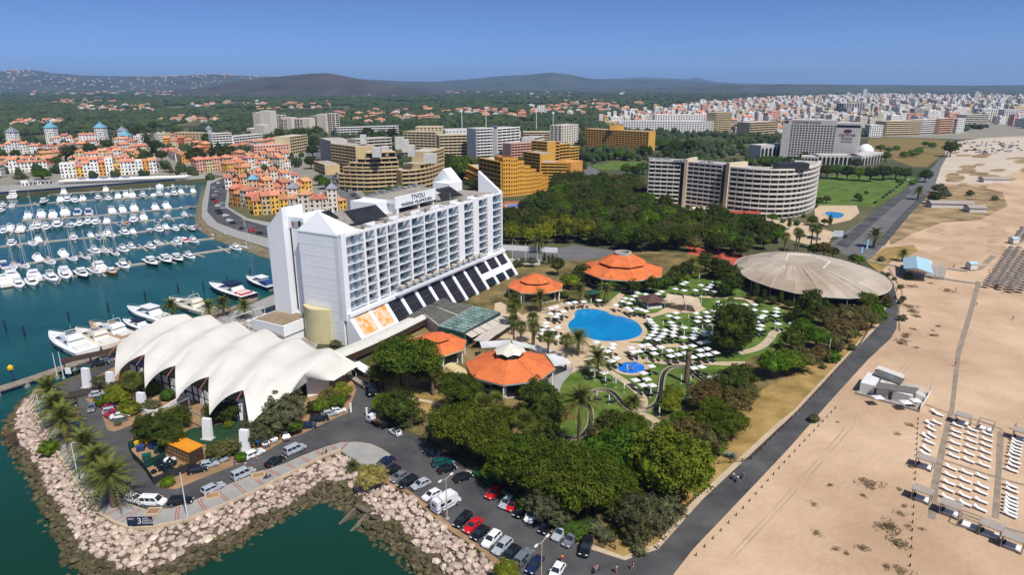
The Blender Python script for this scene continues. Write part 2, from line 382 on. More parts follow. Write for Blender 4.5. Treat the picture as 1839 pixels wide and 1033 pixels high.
sheet('quay_pavement',px([(219,634),(290,605),(370,577),(430,555),(490,530),(575,502),(600,560),(560,640),(420,640),(300,630)]),.03,m_pave)
sheet('marina_pavement',px([(373,323),(412,316),(412,345),(410,372),(445,392),(520,406),(600,422),(600,470),(500,451),(430,429),(396,417),(373,404),(362,390),(363,365),(369,340)]),.03,m_pave)
sheet('village_ground',px([(0,336),(150,323),(372,312),(420,318),(560,420),(690,395),(640,330),(560,262),(480,255),(300,250),(150,252),(0,262)]),.02,m_townground)
sheet('town_ground',px([(1120,236),(1300,236),(1400,244),(1560,244),(1720,250),(1839,246),(2100,240),(2200,190),(1839,176),(1600,172),(1400,176),(1270,186),(1130,205)]),.025,m_townground)
sheet('avenue',px([(540,262),(575,262),(640,345),(690,395),(640,395),(590,340)]),.05,m_asph_pale)
sheet('marina_road',px([(378,330),(405,318),(408,340),(404,372),(440,395),(500,412),(560,425),(560,440),(490,430),(430,415),(390,400),(372,380)]),.05,m_asph)
sheet('marina_promenade',px([(0,349),(100,341),(200,333),(372,320),(378,312),(300,316),(150,322),(0,334)]),.05,m_pave)
sheet('street',px([(1030,310),(1060,298),(1100,320),(1100,330),(1080,326)]),.05,m_asph_pale)
sheet('street',px([(905,440),(940,447),(1000,447),(1030,440),(1100,450),(1100,462),(1000,470),(930,468)]),.07,m_asph_pale)
sheet('sports_court',[B4(*p) for p in [(1420,80),(1836,150),(1836,240),(1440,140)]],.09,m_court)
sheet('sports_court',[B5(*p) for p in [(230,190),(620,235),(700,270),(640,310),(350,250)]],.10,m_court)
# pool garden
LAWN = [(985,690),(1000,640),(1040,620),(1040,540),(1120,500),(1200,490),(1250,492),(1330,500),(1340,540),(1400,545),(1432,585),(1425,610),(1400,625),(1330,650),(1300,690),(1220,740),(1150,760),(1060,850),(1010,840),(1000,800),(1000,720)]
sheet('lawn',px(LAWN),.08,m_lawn,sm=1)
sheet('lawn',[B3(*p) for p in [(170,510),(330,505),(520,560),(660,620),(640,650),(560,700),(480,720),(300,660),(150,600)]],.085,m_dry,sm=1)
DECK = [(150,470),(300,560),(400,520),(560,480),(880,480),(970,405),(1010,410),(950,480),(1100,560),(1220,545),(1280,510),(1250,470),(1300,420),(1500,480),(1560,520),(1500,545),(1300,545),(1180,580),(1130,620),
        (1160,680),(1120,740),(1000,745),(1200,765),(1400,755),(1650,710),(1660,725),(1420,780),(1150,790),(1050,810),(1100,850),(1300,870),(1700,885),(1830,880),(1830,900),(1700,908),(1250,893),(1100,885),(940,880),(760,920),
        (640,960),(560,1000),(500,1020),(480,930),(560,830),(450,800),(200,720),(100,760),(0,740),(0,640),(100,600),(110,480)]
sheet('pool_deck',[B4(*p) for p in DECK],.12,m_deck)
strip([B6(*p) for p in [(830,150),(960,220),(1080,310),(1140,380),(1120,440),(1080,465),(1180,500),(1240,545),(1180,620),(1150,680)]],2.2,.13,m_kerb,'garden_path')
strip([B6(*p) for p in [(610,150),(570,210),(520,260),(500,330)]],4,.135,m_pave,'garden_path')
strip([B6(*p) for p in [(1240,125),(1500,130),(1800,125)]],2.0,.14,m_kerb,'garden_path')
strip([B5(*p) for p in [(290,510),(480,520),(620,525),(660,560)]],2.2,.13,m_deck,'garden_path')
strip([B5(*p) for p in [(560,900),(700,870),(780,800),(800,750),(880,745)]],2.6,.13,m_kerb,'garden_path')
strip([B3(*p) for p in [(150,600),(300,590),(480,615),(620,650)]],1.4,.12,m_kerb,'garden_path')
# serpentine garden stream with low walls
m_wall_st = mat('stone_edging',(.33,.27,.20),.9,.2,.8)
STREAM = [(540,630),(640,655),(720,630),(765,560),(770,480),(745,400),(770,330),(850,310),(920,330),(970,390),(1010,440),(1080,465),(1180,440),(1230,400),(1250,330),(1255,240),(1280,180),(1340,150),(1430,160),(1490,220),(1560,270),(1640,300)]
sp_ = smooth_poly([B6(*p) for p in STREAM],2,False)
strip([B6(*p) for p in STREAM],1.1,.125,mat('stream_water',(.02,.03,.012),.15,spec=.5),'stream')
mb = MB(m_wall_st)
for sgn in (-1,1):
    for i in range(len(sp_) - 1): mb.obox(sp_[i],sp_[i + 1],.28,0,.45,side=sgn * .68)
struct('stream_edging',mb)
# pools
m_pool = mat('pool_water',(.002,.19,.47),.10,.1,.05,world=True,spec=.4,bump=.15,bsc=.8,c2=(.004,.25,.54))
m_pool2 = mat('child_pool_water',(.012,.17,.62),.10,.1,.2,world=True,spec=.4,bump=.15,bsc=.8)
POOL = [(655,555),(665,530),(720,518),(800,520),(870,535),(905,560),(1000,575),(1080,605),(1120,650),(1125,680),(1090,715),(1000,738),(900,745),(800,735),(720,710),(650,690),(612,650),(615,615),(645,592),(662,575)]
def pool(pts,m,rim,nm):
    pts = smooth_poly(pts,2); c = sum(pts,Vector()) / len(pts)
    mb = MB(m_deck); o = []; n = len(pts)
    for i,p in enumerate(pts):
        d = (pts[(i + 1) % n] - pts[i - 1]).normalized(); q = Vector((d.y,-d.x,0))
        if q.dot(p - c) < 0: q = -q
        o.append(p + q * rim)
    mb.add([(p.x,p.y,.21) for p in pts] + [(p.x,p.y,.21) for p in o] + [(p.x,p.y,.1) for p in o],[((i + 1) % n,i,n + i,n + (i + 1) % n) for i in range(n)] + [(n + (i + 1) % n,n + i,2 * n + i,2 * n + (i + 1) % n) for i in range(n)])
    me = fix_normals(mb.mesh('pool_rim')); r = ob('pool_rim',me); r['kind'] = 'structure'
    sheet(nm,pts,.155,m)
pool([B4(*p) for p in POOL],m_pool,1.5,'swimming_pool')
pool([B4(1045 + 96 * math.cos(a),925 + 41 * math.sin(a)) for a in [k * .5236 for k in range(12)]],m_pool2,1.2,'paddling_pool')
pool([A4(405 + 62 * math.cos(a),803 + 12 * math.sin(a)) for a in [k * .5236 for k in range(12)]],m_pool2,1.5,'swimming_pool')
pool([A5(*p) for p in [(1375,850),(1420,842),(1520,855),(1500,885),(1450,892),(1400,875)]],m_pool,1.5,'swimming_pool')
sheet('pool_terrace',[A5(*p) for p in [(1310,830),(1340,800),(1600,800),(1620,850),(1560,900),(1380,940),(1320,900)]],.08,m_deck)
sheet('pool_terrace',[A4(*p) for p in [(310,800),(330,770),(470,770),(500,800),(470,825),(330,830)]],.08,m_redstripe)
sheet('boardwalk',px([(1753,505),(1762,507),(1748,560),(1725,640),(1714,735),(1700,800),(1685,880),(1680,935),(1666,932),(1672,870),(1690,790),(1706,730),(1717,630),(1740,555)]),.06,mat('sandy_boards',(.26,.21,.16),.9,.2,.5,world=True))
sheet('boardwalk',px([(1791,775),(1803,775),(1799,850),(1794,934),(1781,930),(1788,850)]),.06,MATS['sandy_boards'])
for pl in ([(1662,727),(1700,742),(1760,756),(1800,773)],[(1688,825),(1740,842),(1795,860),(1839,872)],[(1682,905),(1730,925),(1790,945),(1850,962)]):
    strip(px(pl),.8,.055,MATS['sandy_boards'],'boardwalk')
strip([C7(*p) for p in [(1560,120),(1440,230),(1330,330)]],2.4,.06,MATS['sandy_boards'],'boardwalk')
# ---- hills along the horizon
m_hill = mat('hill_scrub',(.028,.046,.024),.95,.4,.004,world=True,detail=9,c2=(.075,.078,.055))
m_hill_br = mat('hill_brown',(.045,.042,.032),.95,.3,.004,world=True,detail=9,c2=(.072,.060,.048))
def hill(prof,dist,depth,m):
    # prof: pixel outline of the ridge; the ridge stands at distance dist, sloping down depth metres to front and back
    mb = MB(m); rows = []
    xs = []
    for i in range(len(prof) - 1):
        for k in range(10): xs.append((prof[i][0] + (prof[i + 1][0] - prof[i][0]) * k / 10,prof[i][1] + (prof[i + 1][1] - prof[i][1]) * k / 10))
    xs.append(prof[-1])
    nr = 13
    for j in range(nr):
        t = j / (nr - 1) * 2 - 1; row = []
        for i,(x,y) in enumerate(xs):
            Y = dist + t * depth
            zr = max(0,ztop(x,y,dist)); X = (x - CX) / FPX * (dist * _c)
            h = zr * (.5 + .5 * math.cos(math.pi * t)) * (1 + .28 * mnoise.noise((X / dist * 9,t * 3,dist / 999)) * (1 if j != nr // 2 else .15))
            row.append((X * (1 + t * depth / dist),Y,h - 2 if abs(t) < .99 else -5))
        rows.append(row)
    mb.loft(rows,closed=False,caps=False)
    o = struct('hill',mb,smooth=True); fix_normals(o.data); return o
hill([(-1200,161),(-700,140),(-200,134),(0,131),(60,127),(110,131),(170,135),(260,137),(380,134),(460,136),(520,140),(640,141),(760,147),(900,161)],9000,2600,m_hill)
hill([(240,169),(320,163),(380,154),(440,143),(500,137),(560,132),(590,131),(625,137),(660,144),(710,153),(770,162),(850,169)],5200,900,m_hill_br)
hill([(440,160),(560,151),(680,145),(780,146),(850,141),(900,136),(950,133),(990,129),(1020,133),(1060,141),(1120,143),(1200,142),(1260,147),(1340,152),(1450,160)],10500,2600,m_hill)
hill([(700,157),(860,148),(1000,143),(1080,142),(1150,138),(1200,140),(1235,142),(1250,139),(1290,147),(1400,151),(1600,157)],16000,3000,m_hill)
hill([(1000,164),(1250,153),(1400,150),(1600,152),(1750,153),(1839,152),(2300,152)],7000,1600,m_hill)
# ================================================================== ROCKS
m_rock_pale = mat('pale_rock',(.42,.325,.245),.9,.22,.9,bump=.3,bsc=3,rnd=.26,hue=.02,c2=(.60,.50,.41))
m_rock_dark = mat('algae_rock',(.050,.044,.020),.8,.35,.9,bump=.3,bsc=3,rnd=.25,c2=(.125,.105,.05))
m_rubble = mat('rubble',(.11,.08,.055),.95,.4,.8,world=True,detail=8)
mb = MB(m_rubble); rows = []
for a,b in zip(top_w,bot_w):
    row = []
    for k in range(6):
        t = k / 5; p = a.lerp(b,t); row.append((p.x,p.y,-.35 + (SEA - .8) * (t ** 1.15) + .4 * t * (1 - t)))
    rows.append(row)
mb.loft(rows,closed=False,caps=False); emb = struct('embankment',mb,smooth=True); fix_normals(emb.data)
def rock_mesh(seed,m,name):
    r = random.Random(seed); bm = bmesh.new(); bmesh.ops.create_icosphere(bm,subdivisions=1,radius=.5)
    ax = Vector((1 + r.uniform(-.2,.35),.8 + r.uniform(-.15,.2),.62 + r.uniform(-.1,.15)))
    cut = [(Vector((r.uniform(-1,1),r.uniform(-1,1),r.uniform(-.6,1))).normalized(),r.uniform(.30,.42)) for _ in range(7)]
    for v in bm.verts:
        for n,d in cut:
            k = v.co.dot(n)
            if k > d: v.co -= n * (k - d)
        v.co = Vector((v.co.x * ax.x,v.co.y * ax.y,v.co.z * ax.z)) * (1.25 + r.uniform(-.06,.06))
    me = bpy.data.meshes.new(name); bm.to_mesh(me); bm.free(); me.materials.append(m); return me
RP = [rock_mesh(i,m_rock_pale,'rock') for i in range(9)]; RD = [rock_mesh(40 + i,m_rock_dark,'rock') for i in range(7)]
cand = []
rr = random.Random(3)
for i in range(len(SHORE) - 1):
    a0,a1,b0,b1 = top_w[i],top_w[i + 1],bot_w[i],bot_w[i + 1]
    w = ((b0 - a0).length + (b1 - a1).length) / 2; L = ((a1 - a0).length + (b1 - b0).length) / 2
    for _ in range(int(w * L * 4.2)):
        u,t = rr.random(),rr.random() * 1.06 - .02
        p = a0.lerp(a1,u).lerp(b0.lerp(b1,u),t)
        z = -.3 + (SEA - .8) * (max(0,t) ** 1.15) + .4 * t * (1 - t)
        edge = .50 + .13 * mnoise.noise((p.x * .12,p.y * .12,3))
        dark = t > edge
        s = rr.choice((.4,.5,.6,.7,.85,1.,1.25,1.5)) * rr.uniform(.85,1.15) * (1.15 if dark else 1.05)
        cand.append((p.x,p.y,z + s * .12,s,dark,rr.uniform(0,6.28),rr.uniform(-.5,.5),rr.randrange(99)))
# overlapping rocks thin out: keep the ones that do not sit inside a bigger neighbour
cand.sort(key=lambda c: -c[3]); grid = {}; rocks = []
for c in cand:
    gx,gy = int(c[0] // 2),int(c[1] // 2); ok = True
    for ix in (-1,0,1):
        for iy in (-1,0,1):
            for d in grid.get((gx + ix,gy + iy),()):
                if (c[0] - d[0]) ** 2 + (c[1] - d[1]) ** 2 < (.43 * (c[3] + d[3])) ** 2 * .60: ok = False; break
            if not ok: break
        if not ok: break
    if ok: rocks.append(c); grid.setdefault((gx,gy),[]).append(c)
def seen(c):
    Y = c[1]; d = Y * _c - (c[2] - CAMH) * _s; x = CX + FPX * c[0] / d; y = CY - FPX * (Y * _s + (c[2] - CAMH) * _c) / d
    return 0 < x < 1839 and 0 < y < 1033
vis = [c for c in rocks if seen(c)]; vis.sort(key=lambda c: -c[3] / c[1]); big = set(id(c) for c in vis[:300])
acc = {False: ([],[],0),True: ([],[],0)}
store = {False: [[],[],0],True: [[],[],0]}
for c in rocks:
    me = (RD if c[4] else RP)[c[7] % (7 if c[4] else 9)]
    rot = Matrix.Rotation(c[5],4,'Z') @ Matrix.Rotation(c[6],4,'X')
    if id(c) in big:
        o = ob('rock',me,emb); o.matrix_basis = Matrix.Translation(c[:3]) @ rot @ Matrix.Diagonal((c[3],c[3],c[3],1))
    else:
        st = store[c[4]]
        co = np.empty(len(me.vertices) * 3); me.vertices.foreach_get('co',co); co = co.reshape(-1,3) * c[3]
        co = co @ np.array(rot.to_3x3()).T + np.array(c[:3])
        fv = np.array([list(p.vertices) for p in me.polygons]) + st[2]
        st[0].append(co); st[1].append(fv); st[2] += len(co)
for dark,st in store.items():
    me = bpy.data.meshes.new('small_rocks'); me.from_pydata(np.concatenate(st[0]).tolist(),[],np.concatenate(st[1]).tolist()); me.materials.append(m_rock_dark if dark else m_rock_pale)
    o = ob('small_rocks',me,emb); o['kind'] = 'stuff'
# culvert mouth in the cove
m_wetc = mat('wet_concrete',(.15,.13,.09),.85,.3,.6)
c = B2(812,640,-.8); r_ = thing('culvert','concrete drain outlet opening between the rocks of the cove','culvert',(c.x,c.y,SEA),R(-38))
for x in (-1.9,1.5): mb = MB(m_wetc); mb.add([(x,-3.8,-.5),(x + .4,-3.8,-.5),(x + .4,1,-.5),(x,1,-.5),(x,-3.8,.1),(x + .4,-3.8,.1),(x + .4,1,1.9),(x,1,1.9)],[(3,2,1,0),(4,5,6,7),(0,1,5,4),(1,2,6,5),(2,3,7,6),(3,0,4,7)]); part('side_wall',mb,r_)
mb = MB(m_wetc); mb.box(-1.9,1.9,.2,1.3,1.5,2.0); part('lintel',mb,r_)
mb = MB(black); mb.box(-1.5,1.5,.6,.8,-.5,1.5); part('opening',mb,r_)

# ================================================================== MAIN HOTEL
m_hotel = mat('hotel_white',(.78,.795,.82),.6,.035,.12)
m_hotel_in = mat('balcony_partition',(.15,.23,.31),.4,.1,.3)
m_beige = mat('beige_panel',(.56,.50,.29),.6,.05,.2)
m_solar = mat('solar_panel',(.028,.034,.045),.25,.3,.5,spec=.5)
m_roof_grey = mat('flat_roof',(.30,.27,.23),.9,.2,.3)
m_mosaic = mat('orange_mosaic',(.64,.53,.40),.5,.05,.55,c2=(.70,.27,.03),detail=7,lo=.44,hi=.60)
m_rail = mat('rail_glass',(.16,.25,.31),.1,.1,spec=.6)
def see_through(m,k):
    n = m.node_tree.nodes; l = m.node_tree.links; o = n['Material Output']; b = o.inputs['Surface'].links[0].from_socket
    t = n.new('ShaderNodeBsdfTransparent'); x = n.new('ShaderNodeMixShader'); x.inputs[0].default_value = k; l.new(b,x.inputs[1]); l.new(t.outputs[0],x.inputs[2]); l.new(x.outputs[0],o.inputs['Surface'])
see_through(m_rail,.6)
m_brownchair = mat('brown_furniture',(.20,.075,.045),.7,.3,1)
HAX = Vector((.485,.875,0)).normalized(); HYV = Vector((-HAX.y,HAX.x,0)); HC = P(625,622)
HRZ = math.atan2(HAX.y,HAX.x)
def HL(x,y,z):
    p = P(x,y,z) - HC; return (p.dot(HAX),p.dot(HYV),z)
hotel = thing('marina_hotel','big white hotel slab with rows of balconies and pyramid roofed corner tower','hotel',HC,HRZ)
BAYS = [(2.1,9.8),(10.7,15.),(16.1,20.8),(21.4,25.9),(26.6,33.3),(34.1,41.),(41.6,48.1),(49.,55.3),(56.2,62.9),(66.7,73.2),(77.2,83.9),(88.,95.1)]
FP,ZT = 2.85,34.1
mb = MB(m_hotel); mb.box(9,95.6,2.6,28,0,34.4)
mb.use(m_roof_grey); mb.box(9.4,95.2,3,27.6,34.4,34.5)
part('wall',mb,hotel)
mb = MB(m_hotel)                                     # fins and parapet
ed = [-.0] + [v for b in BAYS for v in b] + [95.9]
for i in range(0,len(ed),2): mb.box(ed[i],ed[i + 1],-.45,2.6,8.2,34.9 + (.0 if i % 4 else .5))
mb.box(.0,95.9,-.40,.3,34.15,34.85)
part('facade_fins',mb,hotel)
_cache = {}
def balcony(w):
    k = round(w,1)
    if k in _cache: return _cache[k]
    m1 = MB(m_hotel); m1.box(0,w,-.3,2.55,-.28,0); m1.box(0,w,-.3,-.18,0,.14)
    m1.use(m_hotel_in)
    if w > 6: m1.box(w / 2 - .09,w / 2 + .09,-.1,2.5,0,FP - .28)
    a = m1.mesh('balcony')
    m2 = MB(blue_glass)
    m2.box(.05,w * .49,2.40,2.5,.02,FP - .32); m2.box(w * .51,w - .05,2.40,2.5,.02,FP - .32)
    m2.use(dark_glass); m2.box(w * .30,w * .47,2.34,2.385,.02,FP - .55); m2.box(w * .55,w * .72,2.34,2.385,.02,FP - .55)
    b = m2.mesh('glass_door')
    m3 = MB(m_rail); m3.box(0,w,-.26,-.22,.16,1.02); c_ = m3.mesh('glass_rail')
    fs = []
    for s in range(3):
        q = random.Random(s + int(w * 10)); m4 = MB(m_brownchair if s != 1 else off_white)
        for x in ((.25,.75) if w > 6 else (.5,)):
            cx = w * x + q.uniform(-.4,.4)
            m4.lathe([(.05,0),(.05,.68),(.4,.69),(.4,.73)],8,(cx,1.0,0))
            m4.use(m_brownchair)
            for dx in (-.7,): m4.box(cx + dx - .28,cx + dx + .28,.8,1.35,.35,.45); m4.box(cx + dx - .28,cx + dx + .28,1.3,1.38,.45,.95); m4.box(cx + dx - .26,cx + dx - .2,.82,.88,0,.35); m4.box(cx + dx + .2,cx + dx + .26,.82,.88,0,.35)
        fs.append(m4.mesh('table_set'))
    _cache[k] = (a,b,c_,fs); return _cache[k]
for (x0,x1) in BAYS:
    a,b,c_,fs = balcony(x1 - x0)
    for r in range(9):
        z = ZT - FP * (r + 1)
        o = ob('balcony',a,hotel,(x0,0,z)); ob('glass_door',b,o); ob('glass_rail',c_,o); ob('table_set',rng.choice(fs),o)['kind'] = 'stuff'
# end towers facing the tent
mb = MB(m_hotel); mb.box(.0,9,1.0,17,0,34.6)
for k in range(1,10): mb.box(-.05,0.02,1.05,16.95,34.6 - 3.4 * k,34.6 - 3.4 * k + .10)
part('corner_tower',mb,hotel)
mb = MB(m_hotel); a_ = (2.0,9.8,41.2)
mb.add([(-.15,.8,34.6),(9.2,.8,34.6),(9.2,17.2,34.6),(-.15,17.2,34.6),(-.15,.8,35.0),(9.2,.8,35.0),(9.2,17.2,35.0),(-.15,17.2,35.0),a_],[(3,2,1,0),(0,1,5,4),(1,2,6,5),(2,3,7,6),(3,0,4,7),(4,5,8),(5,6,8),(6,7,8),(7,4,8)])
part('pyramid_roof',mb,hotel)
def slopewall(x0,x1,y0,y1,z0,z1,zb=0.):         # thin wall whose top slopes from z0 at y0 to z1 at y1
    m = MB(m_hotel); m.add([(x0,y0,zb),(x0,y1,zb),(x0,y1,z1),(x0,y0,z0),(x1,y0,zb),(x1,y1,zb),(x1,y1,z1),(x1,y0,z0)],[(0,3,2,1),(4,5,6,7),(0,4,7,3),(1,2,6,5),(3,7,6,2),(0,1,5,4)])
    return m
part('end_wall',slopewall(0.4,9,23.6,31,41.3,34.2),hotel)
mb = MB(m_hotel); mb.box(2.6,9,17.0,22.5,0,36.9); mb.box(2.6,16,16.99,23.5,34.5,38.2); mb.box(3.2,9.0,22.5,23.6,0,34)
part('stair_wall',mb,hotel)
mb = MB(dark_glass); mb.box(2.9,3.15,22.55,23.55,7.5,34); part('stair_window',mb,hotel)
mb = MB(dark_metal); mb.box(2.55,2.59,18.2,19.3,35.2,37.2); part('roof_door',mb,hotel)
mb = MB(mat('red_sign',(.5,.03,.03),.5)); mb.box(2.56,2.59,21.3,22.0,35.3,36.5); part('red_notice',mb,hotel)
part('end_wall',slopewall(94.6,96.2,0.2,10.5,35.2,43.0,34.5),hotel)
mb = MB(m_hotel); y0,y1 = 19.5,30.5; yc = 25
mb.add([(90,y0,34.4),(90,y1,34.4),(90,y1,38),(90,yc,43.6),(90,y0,38),(96,y0,34.4),(96,y1,34.4),(96,y1,38),(96,yc,43.6),(96,y0,38)],
       [(0,4,3,2,1),(5,6,7,8,9),(0,5,9,4),(4,9,8,3),(3,8,7,2),(2,7,6,1)])
mb.box(84,90,18,26,34.45,38.6)
part('gable_tower',mb,hotel)
mb = MB(dark_metal); mb.box(89.92,89.98,20.3,21.2,35.5,37); mb.box(83.93,83.98,19,20,35,37); part('vent',mb,hotel,stuff=True)
# lower podium on the quay side and the beige screen
mb = MB(m_hotel); mb.box(-9,4,17.5,31.5,2.8,6.3); mb.box(-8.7,4,18,31,0,2.8)
mb.use(mat('brown_gravel_roof',(.25,.19,.12),.9,.2,.5)); mb.box(-8.6,2.4,18,31,6.3,6.36)
part('podium',mb,hotel)
mb = MB(m_beige); pts = []
for k in range(9):
    t = k / 8; pts.append((-1.2 - 2.2 * math.sin(t * math.pi),5.5 + 11.0 * t))
mb.prism(pts + [(-.25,16.5),(-.25,5.5)],0,11.3); part('beige_screen',mb,hotel)
# sloping base: raking fins with glass, two mosaic panels
FX = [1.2,9.6,17.6,25.6,33.6,41.4,49.,56.6,64.3,72.2,80.2,88.2,95.6]
Z0,Z1,Y0,Y1 = 9.4,.0,-.9,-7.6
for i,x in enumerate(FX):
    w = .75 if i not in (0,12) else .9
    mb = MB(m_hotel); pr = [(.2,0),(Y1,Z1),(Y1 - .0,Z1 + .6),(Y0,Z0),(.2,Z0)]
    mb.add([(x - w,y,z) for y,z in pr] + [(x + w,y,z) for y,z in pr],[(4,3,2,1,0),(5,6,7,8,9)] + [(k,(k + 1) % 5,5 + (k + 1) % 5,5 + k) for k in range(5)])
    part('raking_fin',mb,hotel,fix=True)
mb = MB(m_hotel); mb.box(.3,96.4,-1.6,.2,9.41,10.5); part('base_beam',mb,hotel)
def sl(z): return Y1 + (Y0 - Y1) * (z - .6) / (Z0 - .6)
for i in range(12):
    x0,x1 = FX[i] + .7,FX[i + 1] - .7
    ly = lambda z,d: sl(z) + d
    if i < 2:
        spans = [(m_mosaic,3.6,8.9,'mosaic_panel'),(m_hotel,.3,3.55,'spandrel')]
    elif i >= 9: spans = [(dark_glass,5.4,9.0,'window'),(m_hotel,3.3,5.35,'spandrel'),(dark_glass,.9,3.25,'window')]
    else: spans = [(dark_glass,.7,9.1,'window')]
    for (m,za,zb,nm) in spans:
        d = .38 if m is dark_glass else .22
        mb = MB(m); mb.slab4((x0,ly(za,d),za),(x1,ly(za,d),za),(x1,ly(zb,d),zb),(x0,ly(zb,d),zb),.2); o = part(nm,mb,hotel)
        if m is dark_glass and zb - za > 3:
            mb = MB(mat('brown_mullion',(.10,.055,.04),.5)); nn = 5
            for k in range(1,nn):
                x = x0 + (x1 - x0) * k / nn; mb.slab4((x - .05,ly(za,d - .05),za),(x + .05,ly(za,d - .05),za),(x + .05,ly(zb,d - .05),zb),(x - .05,ly(zb,d - .05),zb),.08)
            for k in range(1,3):
                z = za + (zb - za) * k / 3; mb.slab4((x0,ly(z,d - .045),z),(x1,ly(z,d - .045),z),(x1,ly(z + .1,d - .045),z + .1),(x0,ly(z + .1,d - .045),z + .1),.07)
            part('mullions',mb,o)
# terrace in front of the lowest rooms
mb = MB(m_hotel); mb.box(22,76,-2.9,-.46,10.5,10.9); mb.box(22,76,-3.0,-2.75,10.9,11.7); part('terrace',mb,hotel)
for i in range(14):
    x = 24 + i * 3.9; mb = MB(m_rail); mb.box(x - .05,x + .05,-2.7,-.5,10.9,12.3); part('terrace_screen',mb,hotel)
    mb = MB(m_kerb); mb.lathe([(1.15,0),(.9,.25),(.05,.45)],10,(x + 1.9,-1.65,12.9)); mb.tube([(x + 1.9,-1.65,10.9),(x + 1.9,-1.65,13)],.04,5); part('terrace_parasol',mb,hotel)
# roof: solar arrays, penthouse with the sign
def solar(q,dz):
    a,b,c_,d = [Vector(HL(*p)) for p in q]
    nrm = (b - a).cross(d - a).normalized()
    n = 7
    for k in range(n):
        t0,t1 = k / n,(k + .93) / n
        mb = MB(m_solar); mb.slab4(a.lerp(d,t0),b.lerp(c_,t0),b.lerp(c_,t1),a.lerp(d,t1),.15); part('solar_panel',mb,hotel)
    mb = MB(grey_metal); mb.slab4(a - nrm * .25,b - nrm * .25,c_ - nrm * .25,d - nrm * .25,.2)
    mb.tube([d - nrm * .4,(d.x,d.y,34.5)],.15,5); mb.tube([c_ - nrm * .4,(c_.x,c_.y,34.5)],.15,5); part('solar_frame',mb,hotel)
solar([(639,402,35.3),(697,389,35.3),(675,367.5,40),(618,379,40)],0)
solar([(793,359,35.3),(832,351,35.3),(808,334.5,40),(783,340,40)],0)
solar([(588,397,36.2),(610,392,36.2),(592,377,39.5),(572,382,39.5)],0)
SX0,SX1 = 36.5,60.3; SY = 8.0
mb = MB(m_hotel); mb.box(SX0,SX1,SY,SY + .5,36.4,40.5); mb.box(SX0,SX1 + 6,SY + .5,SY + 15,38.2,39.4); mb.box(SX0 + 1,SX0 + 1.8,SY + .1,SY + 14,34.45,38.2); mb.box(SX0 + 14,SX0 + 14.6,SY + .6,SY + 14,34.45,38.2); mb.box(SX1 - 1,SX1 - .4,SY + .6,SY + 14,34.45,38.2)
mb.box(SX0 - 6,SX0 + 1,SY + 4,SY + 15,34.45,39.0)
mb.use(dark_glass); mb.box(SX0 + 2,SX1 - 1.2,SY + 5,SY + 5.3,34.46,38.2)
mb.use(MATS['flat_roof']); mb.box(SX0 + .3,SX1 + 5.7,SY + .8,SY + 14.7,39.4,39.46)
pent = part('penthouse',mb,hotel)
def text(s,size,m,parent,loc,rot,ext=.06,align='CENTER',name='lettering',sx=1.):
    cu = bpy.data.curves.new('t','FONT'); cu.body = s; cu.size = size; cu.extrude = ext; cu.align_x = align; cu.resolution_u = 3
    t = bpy.data.objects.new('t',cu); me = bpy.data.meshes.new_from_object(t); me.name = name
    bpy.data.objects.remove(t); bpy.data.curves.remove(cu)
    me.materials.clear(); me.materials.append(m)
    o = ob(name,me,parent,loc); o.rotation_euler = rot; o.scale = (sx,1,1); return o
m_ink = mat('dark_lettering',(.018,.022,.045),.6)
text('TIVOLI',2.25,m_ink,hotel,((SX0 + SX1) / 2 + 1.0,SY - .08,38.55),(R(90),0,0),sx=1.2)
text('MARINA VILAMOURA',1.6,m_ink,hotel,((SX0 + SX1) / 2 + .3,SY - .08,36.85),(R(90),0,0),sx=1.18)
mb = MB(grey_metal)
for k in range(9): mb.box(SX0 + 2 + k * 3.2,SX0 + 3.6 + k * 3.2,SY + 12 + (k % 2) * .6,SY + 13.6,39.46,40.2 + .4 * (k % 3))
part('roof_plant',mb,hotel,stuff=True)
mb = MB(m_roof_grey)
for k in range(7): mb.box(12 + k * 11,13.5 + k * 11,1.2,2.4,34.9,35.9)
mb.use(m_hotel)
for k in range(6): mb.box(15 + k * 12,20 + k * 12,3.4,3.7,34.5,35.6)
part('roof_boxes',mb,hotel,stuff=True)
mb = MB(mat('grey_screen',(.22,.25,.29),.5)); mb.obox((46,27.2),(80,27.2),.2,34.45,38.0); part('roof_screen',mb,hotel)
# ---- wings at the foot of the hotel
vault = thing('covered_walkway','long pale barrel roofed walkway along the foot of the white hotel','walkway')
pl = smooth_poly([P(560,668),P(600,660),P(648,640),P(700,615),P(756,586)],1,False)
mb = MB(mat('pale_membrane',(.55,.54,.50),.7,.06,.5)); secs = []
for i,p in enumerate(pl):
    d = (pl[min(i + 1,len(pl) - 1)] - pl[max(i - 1,0)]).normalized(); n = Vector((-d.y,d.x,0))
    secs.append([p + n * 2.7 * math.cos(a) + Vector((0,0,3.3 + 1.1 * math.sin(a))) for a in [math.pi * k / 8 for k in range(9)]])
mb.loft(secs,closed=False,caps=False); part('roof',mb,vault,smooth=True)
mb = MB(wood_dark)
for sg in (-1,1):
    for i in range(len(pl) - 1):
        d = (pl[i + 1] - pl[i]).normalized(); n = Vector((-d.y,d.x,0)) * 2.5 * sg
        mb.obox(pl[i] + n,pl[i + 1] + n,.12,1.2,3.25)
part('glazing',mb,vault,stuff=True)
mb = MB(white_wall)
for i in range(15):
    p = along(pl,i / 14); mb.tube([(p.x,p.y,0),(p.x,p.y,3.4)],.12,6)
part('post',mb,vault,stuff=True)
D4 = ZM(640,470,5.4375)
wing = thing('lobby_wing','low grey flat roofed wing between hotel and green glass roof','building')
q = [D4(650,500,4.4),D4(890,385,4.4),D4(1150,432,4.4),D4(800,625,4.4)]
mb = MB(concrete); mb.prism([(p.x,p.y) for p in q],0,4.4); part('wall',mb,wing)
